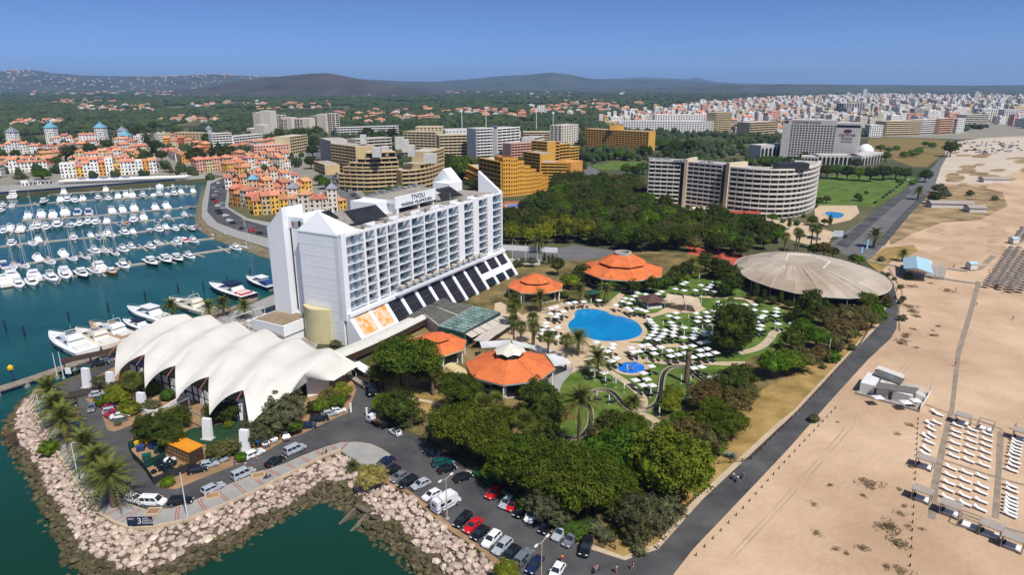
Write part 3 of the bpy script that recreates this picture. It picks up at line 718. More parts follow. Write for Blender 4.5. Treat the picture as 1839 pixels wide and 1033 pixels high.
m_wr = mat('dark_flat_roof',(.10,.10,.09),.9,.2,.3)
cells = [(0.02,.48,.03,.48),(.52,.98,.03,.48),(.02,.48,.54,.97),(.52,.98,.54,.97)]
for (u0,u1,v0,v1) in cells:
    f2 = lambda u,v: q[0].lerp(q[3],u).lerp(q[1].lerp(q[2],u),v)
    mb = MB(m_wr); mb.prism([f2(u0,v0),f2(u1,v0),f2(u1,v1),f2(u0,v1)],4.4,4.62); part('roof_panel',mb,wing)
for i,(x,y) in enumerate([(585,500),(700,440),(825,380)]):
    p = D4(x,y,5.0); lp = p - HC
    mb = MB(m_wr); mb.box(-3.2,3.2,-1.5,1.5,0,4.7); part('roof_box',mb,wing,loc=(p.x,p.y,.0),rz=HRZ)
gl = thing('glass_atrium_roof','green glass atrium roof with fine grid of bars','glass roof')
q2 = [D4(800,632,5.0),D4(1045,692,5.0),D4(1405,493,5.0),D4(1165,434,5.0)]
m_green_gl = mat('green_glass',(.07,.20,.165),.12,.45,.25,world=True,spec=.6,c2=(.20,.36,.31))
nu,nv = 6,10
f3 = lambda u,v,z: q2[0].lerp(q2[1],u).lerp(q2[3].lerp(q2[2],u),v) + Vector((0,0,z))
for i in range(nu):
    for j in range(nv):
        mb = MB(m_green_gl); e = .012
        dz = rng.uniform(-.05,.05)
        mb.slab4(f3(i / nu + e,j / nv + e,dz),f3((i + 1) / nu - e,j / nv + e,dz),f3((i + 1) / nu - e,(j + 1) / nv - e,-dz),f3(i / nu + e,(j + 1) / nv - e,-dz),.06); part('pane',mb,gl,fix=True)
mb = MB(grey_metal)
for i in range(nu + 1): mb.tube([f3(i / nu,0,.03),f3(i / nu,1,.03)],.07,4)
for j in range(nv + 1): mb.tube([f3(0,j / nv,.03),f3(1,j / nv,.03)],.07,4)
part('glazing_bars',mb,gl)
mb = MB(mat('green_frame',(.02,.07,.05),.5)); pp = [f3(0,0,0),f3(1,0,0),f3(1,1,0),f3(0,1,0)]
for k in range(4): mb.obox(pp[k],pp[(k + 1) % 4],.3,0,4.7)
part('wall',mb,gl)
m_cream_cloth = mat('cream_canvas',(.58,.52,.46),.8,.06,.4,transl=.2)
for k in range(5):
    a,b = D4(1060 + 70 * k,705 - 36 * k,4.3),D4(1060 + 70 * (k + .93),705 - 36 * (k + .93),4.3)
    c_,d = D4(1060 + 70 * (k + .93) + 70,745 - 36 * (k + .93),3.2),D4(1130 + 70 * k,745 - 36 * k,3.2)
    r_ = thing('awning','slanting cream awning panel along the edge of the green glass roof','awning',group='awnings beside the glass roof')
    mb = MB(m_cream_cloth); mb.slab4(d,c_,b,a,.05); part('cloth',mb,r_,fix=True)
    mb = MB(dark_metal)
    for p in (c_,d): mb.tube([(p.x,p.y,0),p],.05,5)
    part('post',mb,r_)
for k in range(3):
    r_ = thing('awning','flat cream shade cloth over the hotel terrace tables','awning',group='terrace shade cloths')
    q = [D4(1140 + 105 * k,770 - 68 * k,3.1),D4(1280 + 105 * k,780 - 70 * k,2.9),D4(1400 + 105 * k,690 - 70 * k,3.1),D4(1250 + 100 * k,680 - 65 * k,3.3)]
    mb = MB(m_cream_cloth); mb.slab4(*q,.05); part('cloth',mb,r_,fix=True)
    mb = MB(dark_metal)
    for p in q: mb.tube([(p.x,p.y,0),p],.06,5)
    part('post',mb,r_)

# ================================================================== TENSILE TENT
m_tent = mat('tent_membrane',(.69,.665,.61),.8,.05,.12,transl=.12)
tent = thing('tensile_tent','huge cream white tensile tent with five scalloped ridges beside the hotel','tent')
tips = [C5(25,550,5),C5(240,627,5),C5(465,710,5),C5(700,820,5),C5(985,893,5)]
tops = [C5(45,318,8.5),C5(240,385,9.2),C5(458,465,9.2),C5(697,545,9.2),C5(942,640,9.2)]
backs = [C5(520,95,10),C5(695,100,10),C5(895,150,10),C5(1110,205,10),C5(1330,265,10)]
# rows: alternating ridge / valley curves from the front (quay car park) to the back (hotel)
def curve(a,b,h,n,bump):
    out = []
    for i in range(n + 1):
        t = i / n; p = a.lerp(b,t); p.z += h * 4 * t * (1 - t) + bump * (abs(math.sin(t * math.pi * 2.0)) ** .7 - .5) * math.sin(math.pi * t); out.append(p)
    return out
N = 24
rid = [curve(tops[k],backs[k],1.9,N,.7) for k in range(5)]
last_top = C5(1290,655,7.5); last_back = C5(1565,342,9)
val = []
for k in range(5):
    a = tips[k]; nb = backs[k].lerp(backs[k + 1] if k < 4 else C5(1565,342,9.5),.5)
    b = Vector((nb.x,nb.y,8.0)); c_ = []
    for i in range(N + 1):
        t = i / N; p = a.lerp(b,t)
        mid = 9.9
        p.z = a.z + (mid - a.z) * min(1,(t / .30)) ** .6 if t < .30 else mid + .5 * math.sin((t - .30) / .70 * math.pi) + (b.z - mid) * ((t - .30) / .70) ** 2
        c_.append(p)
    val.append(c_)
secs = []
rt = [C5(1590,572,5.2),C5(1770,462,5.0)]
endr = curve(last_top,C5(1565,342,9.5),1.6,N,0.)
order = [rid[0],val[0],rid[1],val[1],rid[2],val[2],rid[3],val[3],rid[4],val[4],endr]
# swap so that each ridge rises from its own tip: ridge k sits between valley k and valley k+1
def blend(c1,c2,s,sharp):
    out = []
    for i,(p,q) in enumerate(zip(c1,c2)):
        f = max(0.,1 - i / (N * .30)); a = (1 - (1 - s) ** 2.4) if sharp else s ** 2.4      # open arch at the front edge
        b = .5 - .5 * math.cos(math.pi * s); k = a * f + b * (1 - f)
        out.append(Vector((p.x + (q.x - p.x) * s,p.y + (q.y - p.y) * s,p.z + (q.z - p.z) * k)))
    return out
for i in range(len(order) - 1):
    up = i % 2 == 1
    for s in range(8): secs.append(blend(order[i],order[i + 1],s / 8,up))
secs.append(order[-1])
# last bay: falls to the anchor points on the hotel side
edge = []
for i in range(N + 1):
    t = i / N
    if t < .25: p = C5(1290,660,6.8).lerp(C5(1420,566,6.0),t / .25)
    elif t < .5: p = C5(1420,566,6.0).lerp(rt[0],(t - .25) / .25)
    elif t < .75: p = rt[0].lerp(rt[1],(t - .5) / .25)
    else: p = rt[1].lerp(C5(1565,342,9.5),(t - .75) / .25)
    edge.append(p)
last = order[-1]
for s in range(1,5): secs.append(blend(last,edge,s / 4,False) if s < 4 else edge)
mb = MB(m_tent); mb.loft([[tuple(p) for p in s] for s in secs],closed=False,caps=False)
part('membrane',mb,tent,smooth=True)
mb = MB(off_white)
for k in range(4): mb.tube([p + Vector((0,0,.05)) for p in val[k][3:]],.06,4)
part('valley_cable',mb,tent)
m_rust = mat('rusty_red_steel',(.34,.13,.09),.6)
for k in range(5):
    a = tops[k]; d = (tops[k] - tips[k]); 
    mb = MB(m_rust); mb.tube([a + Vector((-.3,-.3,-.2)),tips[k].lerp(a,.45) + Vector((-2.5,1.0,1.6))],.12,5); part('strut',mb,tent)
    mb = MB(m_rust); mb.tube([(a.x,a.y,0),(a.x,a.y,a.z)],.16,6); part('mast',mb,tent)
    b = backs[k]; mb = MB(m_rust); mb.tube([b,(b.x + 3.5,b.y + 3,6.5)],.12,5); mb.tube([(b.x,b.y,0),b],.16,6); part('mast',mb,tent)
def pylon(x,y,wpx,lab,h=5.0,zm=C5):
    p = zm(x,y); r_ = thing('pylon',lab,'pylon',(p.x,p.y,0),R(-12))
    mb = MB(white_wall); mb.add([(-1.1,-.5,0),(1.1,-.5,0),(1.1,.5,0),(-1.1,.5,0),(-1.0,.1,h),(1.0,.1,h),(1.0,.9,h),(-1.0,.9,h)],[(3,2,1,0),(4,5,6,7),(0,1,5,4),(1,2,6,5),(2,3,7,6),(3,0,4,7)]); part('panel',mb,r_)
    mb = MB(concrete); mb.box(-1.4,1.4,-.9,.9,0,.25); part('footing',mb,r_)
    return r_
pylon(220,795,0,'leaning white anchor slab beneath the second tent tip')
pylon(690,990,0,'leaning white anchor slab next to the grey truss frame')
pylon(955,1075,0,'leaning white anchor slab carrying a small blue notice')
pylon(0,640,0,'leaning white anchor slab beneath the tent tip by the quay gate',zm=C5)
pylon(600,600,0,'leaning white slab with brown pergola beside the quay road',5.5,zm=A8)
# pavilion under the tent
pav = thing('tent_pavilion','white panelled pavilion with black frames under the tent','building')
fr = [C5(150,560),C5(380,640),C5(600,720),C5(760,800),C5(920,855)]
bk = [p + Vector((14,16,0)) for p in fr]
mb = MB(dark_glass); mb.prism(fr + bk[::-1],0,4.9); part('glass_core',mb,pav)
for i in range(4):
    a,b = fr[i],fr[i + 1]; n = Vector((-(b - a).y,(b - a).x,0)).normalized()
    for j in range(4):
        t0,t1 = j / 4 + .04,(j + 1) / 4 - .04
        mb = MB(white_wall); p,q = a.lerp(b,t0),a.lerp(b,t1); off = -n * .25
        mb.obox(p + off,q + off,.15,.2 if j % 2 else .8,2.1); mb.obox(p + off,q + off,.15,2.6,4.6); part('panel',mb,pav)
rt2 = [C5(1400,690),C5(1560,650),C5(1590,590)]
mb = MB(white_wall)
mb.obox(C5(1400,690),C5(1560,655),.3,0,4.8); mb.obox(C5(920,858),C5(1000,845),.3,0,5.5); part('side_wall',mb,pav)
mb = MB(off_white); pw = smooth_poly([C5(190,800),C5(290,835),C5(400,790),C5(470,740),C5(560,700)],1,False)
for i in range(len(pw) - 1): mb.obox(pw[i],pw[i + 1],.35,0,1.6)
w_ = part('curved_garden_wall',mb,None); tag(w_,'low curved white garden wall in front of the tent','wall')

# ================================================================== RESTAURANT PAVILIONS
m_eave = mat('cream_eave',(.50,.42,.25),.7,.08,.5)
m_fasc = mat('grey_fascia',(.32,.33,.30),.6)
m_hip = mat('red_hip_tile',(.62,.15,.08),.7)
def octa(name,label,c,Rr,ph,ze,za,n=8,tier=None,hole=0.,eave=m_fasc,sy=1.):
    r_ = thing(name,label,'restaurant',(c.x,c.y,0),R(ph))
    def ring(rad,z): return [(rad * math.cos(2 * math.pi * k / n),rad * sy * math.sin(2 * math.pi * k / n),z) for k in range(n)]
    levels = [(Rr,ze),(hole if hole else .05,za)] if not tier else [(Rr,ze),(tier[0],tier[1])]
    def slopes(r0,z0,r1,z1,nm):
        a,b = ring(r0,z0),ring(r1,z1)
        for k in range(n):
            mb = MB(terracotta); mb.slab4(a[k],a[(k + 1) % n],b[(k + 1) % n],b[k],.22) if r1 > .1 else mb.add([a[k],a[(k + 1) % n],b[k]],[(0,1,2)])
            part('roof_slope',mb,r_)
        mb = MB(m_hip)
        for k in range(n): mb.tube([Vector(a[k]) + Vector((0,0,.06)),Vector(b[k]) + Vector((0,0,.06))],.13,4)
        part(nm,mb,r_)
    slopes(*levels[0],*levels[1],'hip_tiles')
    if tier:
        r1,z1,r2,z2,r3,z3 = tier
        mb = MB(dark_metal); mb.lathe([(r2 * .93,z1 - .6),(r2 * .93,z2 + .05)],n,sy=sy); part('clerestory',mb,r_)
        slopes(r2,z2,r3,z3,'hip_tiles')
    mb = MB(eave); a = ring(Rr + .15,ze - .35); b = ring(Rr + .15,ze + .12); i_ = ring(Rr - .35,ze - .35); j_ = ring(Rr - .35,ze + .02)
    mb.add(a + b + i_,[(k,(k + 1) % n,n + (k + 1) % n,n + k) for k in range(n)] + [(k,2 * n + k,2 * n + (k + 1) % n,(k + 1) % n) for k in range(n)]); part('gutter',mb,r_)
    mb = MB(off_white); mb.lathe([(Rr * .8,0),(Rr * .8,ze - .4)],n,sy=sy); part('wall',mb,r_)
    w = ring(Rr * .805,0); 
    for k in range(n):
        p,q = Vector(w[k]),Vector(w[(k + 1) % n]); mb = MB(dark_glass); mb.obox(p.lerp(q,.08),p.lerp(q,.92),.16,.5,ze - .9); part('window',mb,r_)
    w = ring(Rr * .95,0)
    for k in range(n): mb = MB(white_wall); mb.tube([w[k],(w[k][0],w[k][1],ze - .3)],.2,6); part('column',mb,r_)
    return r_
o1 = octa('octagonal_restaurant','large octagonal restaurant with terracotta roof crowned by white star canopy',B3(1055,372,5),12.2,-98,5,9.4)
mb = MB(mat('star_canvas',(.60,.57,.50),.7,.08,.6)); n = 16
mb.add([(0,0,11.6)] + [((3.9 if k % 2 else 4.4) * math.cos(2 * math.pi * k / n),(3.9 if k % 2 else 4.4) * math.sin(2 * math.pi * k / n),9.7 if k % 2 else 9.3) for k in range(n)],[(0,1 + k,1 + (k + 1) % n) for k in range(n)])
part('star_canopy',mb,o1)
mb = MB(dark_metal); mb.lathe([(3.4,7.9),(3.4,9.4)],16); part('lantern',mb,o1)
octa('octagonal_pavilion','two tiered octagonal terracotta pavilion partly hidden by a round pine',B3(545,225,4.5),9.3,20,4.5,7,tier=(3.6,6.4,4.6,6.8,.05,8.2),eave=m_eave)
octa('octagonal_pavilion','two tiered octagonal terracotta pavilion at the far foot of the hotel',B4(390,355,4.5),10.8,12,4.5,7,tier=(4.5,6.4,6.2,6.7,.05,9.2),eave=m_eave)
o4 = octa('octagonal_pavilion','largest two tiered terracotta pavilion with open ring at the top',B4(985,245,5.5),17.2,8,5.5,9,tier=(8,8.2,9.6,8.8,3.2,12.2),eave=concrete)
mb = MB(concrete); n = 16
mb.add([(3.5 * math.cos(2 * math.pi * k / n),3.5 * math.sin(2 * math.pi * k / n),z) for z in (11.7,12.9) for k in range(n)] + [(2.6 * math.cos(2 * math.pi * k / n),2.6 * math.sin(2 * math.pi * k / n),z) for z in (12.9,11.0) for k in range(n)],
       [(k + j * n,(k + 1) % n + j * n,(k + 1) % n + (j + 1) * n,k + (j + 1) * n) for j in range(3) for k in range(n)]); part('roof_ring',mb,o4)
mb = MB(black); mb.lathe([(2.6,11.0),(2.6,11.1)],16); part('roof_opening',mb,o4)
# shade sails round the large restaurant
m_sail = mat('white_sail',(.62,.63,.64),.75,.05,.3,transl=.15)
for q,lab in (([(845,205,4.5),(1055,190,5),(1070,235,5.2),(860,250,4.8)],'white shade sail on the pool side of the octagonal restaurant, nearest the cream awnings'),
               ([(1060,190,4.8),(1235,235,4.2),(1215,255,4.8),(1080,230,5.2)],'narrow white shade sail behind the octagonal restaurant roof'),
               ([(1235,225,5.5),(1390,280,3.2),(1290,285,4.6),(1210,255,4.8)],'triangular white shade sail pointing at the palm trunks'),
               ([(1300,290,5.2),(1400,285,4.2),(1480,355,2.8),(1360,375,4.8)],'large white shade sail reaching from the restaurant eave over the path')):
    mb = MB(m_sail); a = [B3(*p) for p in q]; n = 6; g = []
    for i in range(n + 1):
        for j in range(n + 1):
            u,v = i / n,j / n; p = a[0].lerp(a[1],u).lerp(a[3].lerp(a[2],u),v); p.z += -.9 * math.sin(math.pi * u) * math.sin(math.pi * v) + .5 * ((u - .5) ** 2 - (v - .5) ** 2); g.append(p)
    mb.add(g,[(i * (n + 1) + j,(i + 1) * (n + 1) + j,(i + 1) * (n + 1) + j + 1,i * (n + 1) + j + 1) for i in range(n) for j in range(n)])
    r_ = thing('shade_sail',lab,'shade sail'); part('sail',mb,r_,smooth=True)
    mb = MB(grey_metal)
    for p in a: mb.tube([(p.x,p.y,0),p],.08,5)
    part('post',mb,r_)
# entrance canopy: cream barrel strips and green conservatory
can = thing('entrance_canopy','stepped cream barrel canopy leading to a green framed glass porch','canopy')
m_cream_b = mat('cream_barrel',(.62,.50,.26),.6,.08,.8)
pl = [B3(640,365,3.6),B3(700,400,3.6),B3(760,430,3.6),B3(840,455,3.6),B3(920,485,3.6)]
for k in range(11):
    p,q = along(pl,k / 11),along(pl,(k + .9) / 11); d = (q - p).normalized(); n = Vector((-d.y,d.x,0))
    mb = MB(m_cream_b); mb.loft([[e + n * 1.7 * math.cos(a) + Vector((0,0,.55 * math.sin(a))) for a in [math.pi * j / 6 for j in range(7)]] for e in (p,q)],closed=False,caps=False); part('barrel_segment',mb,can)
p = B3(925,560,0); m_gf = MATS['green_frame']
mb = MB(m_cream_b); mb.slab4((-2.4,-3,4.2),(2.4,-3,4.2),(2.4,3,4.8),(-2.4,3,4.8),.2); part('porch_roof',mb,can,loc=p,rz=R(-35))
mb = MB(m_gf)
for x in (-2.3,0,2.3):
    for y in (-2.8,0,2.8): mb.box(x - .12,x + .12,y - .12,y + .12,0,4.3)
for z in (.1,2.2,3.9): mb.box(-2.4,2.4,-2.95,-2.75,z,z + .18); mb.box(2.2,2.4,-2.9,2.9,z,z + .18); mb.box(-2.4,-2.2,-2.9,2.9,z,z + .18)
part('porch_frame',mb,can,loc=p,rz=R(-35))
mb = MB(dark_glass); mb.box(-2.15,2.15,-2.6,2.6,.05,3.85); part('porch_glass',mb,can,loc=p,rz=R(-35))

# ================================================================== ARENA CANOPY
m_can = mat('arena_membrane',(.36,.285,.205),.9,.14,.05,rnd=.12,world=True,c2=(.47,.405,.33),spec=.1)
arena = thing('arena_canopy','vast round grey beige membrane roof with pale radial seams','canopy',P(1450,513))
m_seam = mat('white_seam',(.52,.50,.46),.6)
NA = 40; RX,RY = 28.0,33.0
def ar(k,t):
    a = 2 * math.pi * k / NA; r = 1 - t * .66
    z = 5.2 + 4.2 * t + .8 * math.sin(t * math.pi) + (.10 if k % 2 else 0) * (1 - t)
    return Vector((RX * r * math.cos(a) + t * (-3),RY * r * math.sin(a) + t * 5,z))
for k in range(NA):
    for (t0,t1) in ((0,.36),(.36,1.)):
        mb = MB(m_can); mb.slab4(ar(k,t0),ar(k + 1,t0),ar(k + 1,t1),ar(k,t1),.08); part('panel',mb,arena)
    mb = MB(m_seam); mb.tube([ar(k,t / 6) + Vector((0,0,.06)) for t in range(7)],.045 if k % 4 else .11,4); part('seam',mb,arena)
ctr = [ar(k,1) for k in range(NA)]
mb = MB(m_can); mb.add(ctr + [Vector((-3,5,9.6))],[(k,(k + 1) % NA,NA) for k in range(NA)]); part('crown_panel',mb,arena)
mb = MB(m_seam)
for k in range(NA): mb.tube([ar(k,0),ar(k + 1,0)],.16,4)
part('rim',mb,arena)
mb = MB(mat('white_ridge',(.7,.68,.63),.6))
for a,b in (((-13,-6),(-4,13)),((-4,13),(6,14)),((6,14),(9,3)),((9,3),(2,-7)),((14,4),(27,-8))):
    za = lambda x,y: 9.75 - max(0,math.hypot((x + 3) / 1,(y - 5) * .9) - 9.5) * .22
    mb.tube([(a[0],a[1],za(*a)),(b[0],b[1],za(*b))],.28,5)
part('ridge_band',mb,arena)
for k in range(0,NA,2):
    p = ar(k,0.02); mb = MB(grey_metal); mb.tube([(p.x,p.y,0),(p.x,p.y,p.z)],.15,6); part('post',mb,arena)
mb = MB(wood_dark); mb.lathe([(20,0),(20,1.2)],24); part('stage_wall',mb,arena)
# ================================================================== VEGETATION
def leafmat(n,c,c2,var=.25):
    g = lambda q: tuple(v * k for v,k in zip(q,(1.22,1.14,.95))); c,c2 = g(c),g(c2)
    return mat(n,c,.75,var,.55,c2=c2,rnd=.22,hue=.018,spec=.15,transl=.22,detail=3)
mf_pine = leafmat('pine_needles',(.046,.075,.006),(.092,.130,.012))
mf_bright = leafmat('bright_leaves',(.055,.115,.008),(.105,.185,.016))
mf_yel = leafmat('yellow_green_leaves',(.115,.155,.010),(.19,.22,.022))
mf_dark = leafmat('dark_leaves',(.034,.056,.009),(.070,.098,.016))
mf_olive = leafmat('olive_leaves',(.085,.085,.030),(.145,.140,.060))
mf_grey = leafmat('grey_green_leaves',(.075,.090,.048),(.135,.150,.085))
mf_brown = leafmat('brown_green_leaves',(.095,.075,.026),(.150,.120,.050))
mf_dry = leafmat('dry_shrub_leaves',(.20,.165,.055),(.29,.25,.10))
mf_palm = leafmat('palm_leaves',(.070,.100,.018),(.135,.165,.035))
m_bark = mat('bark',(.11,.075,.05),.9,.3,3,bump=.4,bsc=12)
m_palmtrunk = mat('palm_trunk',(.17,.12,.08),.9,.3,4,bump=.5,bsc=14)
m_deadfrond = mat('dead_fronds',(.26,.17,.08),.9,.25,2)
def crown_mesh(seed,m,rx,rz,ncl,per,leaf,zlo=-.35,rcl=.27,core=.74,name='crown',spread=(.62,.92)):
    r = np.random.RandomState(seed)
    V = []; F = []
    cl = []
    while len(cl) < ncl:
        d = r.normal(size=3); d /= np.linalg.norm(d)
        if d[2] < zlo: continue
        cl.append(d)
    cl = np.array(cl); k = r.uniform(*spread,size=ncl)
    lum = 1 + .20 * np.array([mnoise.noise((d[0] * 1.7 + seed,d[1] * 1.7,d[2] * 1.7)) for d in cl])
    cc = cl * (k * lum)[:,None] * np.array([rx,rx,rz])
    rc = rx * rcl * r.uniform(.7,1.3,size=ncl)
    n = ncl * per
    dd = r.normal(size=(n,3)); dd /= np.linalg.norm(dd,axis=1)[:,None]
    dd[:,2] = np.where(dd[:,2] < -.3,-dd[:,2],dd[:,2])
    ci = np.repeat(np.arange(ncl),per)
    pos = cc[ci] + dd * (rc[ci] * r.uniform(.6,1.06,size=n))[:,None] * np.array([1,1,.8])
    nn = dd + r.normal(size=(n,3)) * .42; nn /= np.linalg.norm(nn,axis=1)[:,None]
    t = np.cross(nn,r.normal(size=(n,3))); t /= np.linalg.norm(t,axis=1)[:,None]; b = np.cross(nn,t)
    s = leaf * r.uniform(.55,1.3,size=n); s2 = s * r.uniform(.45,.8,size=n)
    q = np.stack([pos + t * s[:,None],pos + b * s2[:,None],pos - t * s[:,None],pos - b * s2[:,None]],1).reshape(-1,3)
    V = q.tolist(); F = np.arange(n * 4).reshape(-1,4).tolist()
    if core:
        bm = bmesh.new(); bmesh.ops.create_icosphere(bm,subdivisions=3,radius=1)
        o = len(V)
        for v in bm.verts:
            c = v.co; z = c.z if c.z > zlo else zlo + (c.z - zlo) * .2
            f = core * (1 + .25 * mnoise.noise((c.x * 2 + seed,c.y * 2,c.z * 2)))
            V.append((c.x * rx * f,c.y * rx * f,z * rz * f))
        F += [[v.index + o for v in f.verts] for f in bm.faces]; bm.free()
    me = bpy.data.meshes.new(name); me.from_pydata(V,[],F); me.materials.append(m); return me
def trunk_mesh(h,r0,limbs,seed,m=None,name='trunk',spread=.8):
    r = random.Random(seed); mb = MB(m or m_bark)
    mb.tube([(0,0,-.2),(r.uniform(-.1,.1) * h * .3,r.uniform(-.1,.1) * h * .3,h * .5),(0,0,h)],[r0,r0 * .8,r0 * .55],7)
    for k in range(limbs):
        a = 6.28 * k / limbs + r.random(); L = h * spread
        mb.tube([(0,0,h * .55),(math.cos(a) * L * .4,math.sin(a) * L * .4,h * .9),(math.cos(a) * L * .85,math.sin(a) * L * .85,h * 1.3)],[r0 * .5,r0 * .38,r0 * .15],5)
    return mb.mesh(name,True)
# prototypes at crown radius 1 m * 5
KIND = {}
def reg(kind,m,rz,ncl,per,leaf_,zc,zlo,nvar,trunk,rcl=.27,core=.74,spread=(.62,.92)):
    KIND[kind] = dict(me=[crown_mesh(hash_(kind) + i,m,5.,5. * rz,int(ncl * 2.1),int(per * .95),leaf_ * .52,zlo,rcl * .62,core * .86,spread=(spread[0] * .86,spread[1] * .92)) for i in range(nvar)],zc=zc,tr=trunk)
def hash_(s): return sum(ord(c) * (i + 3) for i,c in enumerate(s)) % 9973
T1 = [trunk_mesh(4.2,.38,5,i) for i in range(3)]; T2 = [trunk_mesh(2.2,.22,4,7 + i) for i in range(2)]
reg('pine',mf_pine,.62,85,58,.30,4.6,-.15,4,T1)
reg('bright',mf_bright,.70,75,60,.34,4.4,-.3,3,T1)
reg('yelpine',leafmat('yellow_pine_needles',(.070,.098,.006),(.130,.165,.014)),.78,70,60,.34,4.6,-.3,3,T1,rcl=.24)
reg('yel',mf_yel,.8,60,60,.36,4.4,-.4,3,T1)
reg('dark',mf_dark,.85,70,60,.36,4.8,-.45,4,T1,rcl=.25,spread=(.55,.98))
reg('olive',mf_olive,.75,60,64,.30,4.0,-.45,3,T1,rcl=.24,core=.62,spread=(.5,1.0))
reg('grey',mf_grey,.8,60,70,.30,4.2,-.45,3,T1,rcl=.23,core=.6,spread=(.5,1.0))
reg('brown',mf_brown,.75,60,60,.32,4.0,-.45,3,T1,rcl=.24,core=.6,spread=(.5,1.0))
reg('shrub',mf_bright,.72,34,60,.42,2.6,-.5,2,T2,core=.8)
reg('shrubg',mf_grey,.72,34,60,.40,2.6,-.5,2,T2,core=.7)
reg('shruby',mf_yel,.72,34,60,.40,2.6,-.5,2,T2,core=.7)
reg('shrubd',mf_dry,.6,34,70,.36,2.4,-.5,2,T2,core=.8)
reg('topiary',leafmat('clipped_leaves',(.035,.08,.012),(.065,.12,.02)),.8,60,50,.30,3.2,-.6,1,T2,core=.92,rcl=.16,spread=(.85,.9))
reg('conifer',mf_dark,2.6,80,50,.5,12.5,-.9,2,[trunk_mesh(9,.4,0,3)],rcl=.3,core=.5)
LBL = {'pine': 'dense dark green round headed pine','bright': 'bright green leafy tree with broad crown','yelpine': 'tall yellow green pine with layered crown','yel': 'yellow green leafy tree',
       'dark': 'dark green leafy tree','olive': 'olive green feathery tree','grey': 'grey green feathery tamarisk tree','brown': 'brownish green feathery tree','shrub': 'rounded green shrub','shrubg': 'grey green shrub',
       'shruby': 'yellow green shrub','shrubd': 'dry straw coloured shrub','topiary': 'clipped dark green round bush','conifer': 'slim dark conifer'}
tr_rng = random.Random(11)
def tree(kind,p,r,where,zs=1.):
    k = KIND[kind]; s = r / 5.; sh = 'shrub' in kind or kind == 'topiary'
    cat_ = 'shrub' if sh else 'tree'
    nm = {'pine': 'pine_tree','yelpine': 'yellow_pine_tree','conifer': 'conifer_tree','dark': 'evergreen_tree','olive': 'olive_tree','grey': 'tamarisk_tree','brown': 'acacia_tree'}.get(kind,'shrub' if sh else 'leafy_tree')
    root = thing(nm,LBL[kind] + ' ' + where,cat_,(p.x,p.y,0),tr_rng.uniform(0,6.28),group=LBL[kind].split(' with')[0] + 's ' + where,sc=(s,s,s * zs))
    ob('trunk',tr_rng.choice(k['tr']),root); c = ob('crown',tr_rng.choice(k['me']),root,(0,0,k['zc'])); return root
def plant(zm,lst,where):
    for t in lst:
        x,y,kind,r = t[:4]; zs = t[4] if len(t) > 4 else 1.
        p = zm(x,y,KIND[kind]['zc'] * r / 5. * zs); tree(kind,p,r,where,zs)
# ---- palms
def frond_mesh(L,droop,seed,fan=False):
    r = random.Random(seed); mb = MB(mf_palm); V = []; F = []
    n = 13
    pts = [Vector((L * (t := i / n),0,L * (.34 * math.sin(t * 2.2) * (1.25 - droop) - droop * t * t * .85))) for i in range(n + 1)]
    for i in range(1,n + 1):
        p = pts[i]; d = (pts[i] - pts[i - 1]).normalized()
        for s in (-1,1):
            for h in (0,.5):
                w = L * .19 * math.sin(math.pi * min(.97,(i + h) / (n + 1)) ** .75) + .08
                e = p + d * (w * .75) + Vector((0,s * w,-w * .30 + r.uniform(-.05,.05)))
                b0 = p - d * .10 + d * h * L / n; o = len(V)
                V += [tuple(b0),tuple(b0 + d * .17),tuple(e)]; F.append((o,o + 1,o + 2) if s < 0 else (o + 1,o,o + 2))
    mb.add(V,F); mb.use(m_palmtrunk); mb.tube(pts,[.07 - .004 * i for i in range(n + 1)],3)
    return mb.mesh('frond')
FR = [frond_mesh(4.6,d,i) for i,d in enumerate((.15,.45,.75,1.0))]
def palm_trunk(h,r0,r1,name='trunk',bulge=True):
    mb = MB(m_palmtrunk); prof = []
    n = int(h * 2)
    for i in range(n + 1):
        t = i / n; r = r0 + (r1 - r0) * t + (.05 if i % 2 else 0) + (.22 * max(0,(t - .82) / .18) if bulge else 0); prof.append((r,t * h))
    mb.lathe(prof,9); return mb.mesh(name,True)
def joined_fronds(n,seed,scale=1.,dead=False):
    r = random.Random(seed); vs = []; fs = []; mi = []; o = 0
    for i in range(n):
        t = i / n; me = FR[min(3,int(t * 4))]; a = i * 2.4 + r.uniform(-.2,.2); pit = (1 - t) * .85 - .08 + r.uniform(-.1,.1)
        M_ = Matrix.Rotation(a,4,'Z') @ Matrix.Rotation(-pit,4,'Y') @ Matrix.Scale(scale * r.uniform(.85,1.1),4)
        vs += [tuple(M_ @ v.co) for v in me.vertices]; fs += [[k + o for k in p.vertices] for p in me.polygons]; mi += [p.material_index for p in me.polygons]; o = len(vs)
    me = bpy.data.meshes.new('crown'); me.from_pydata(vs,[],fs); me.materials.append(mf_palm); me.materials.append(m_palmtrunk); me.polygons.foreach_set('material_index',mi); return me
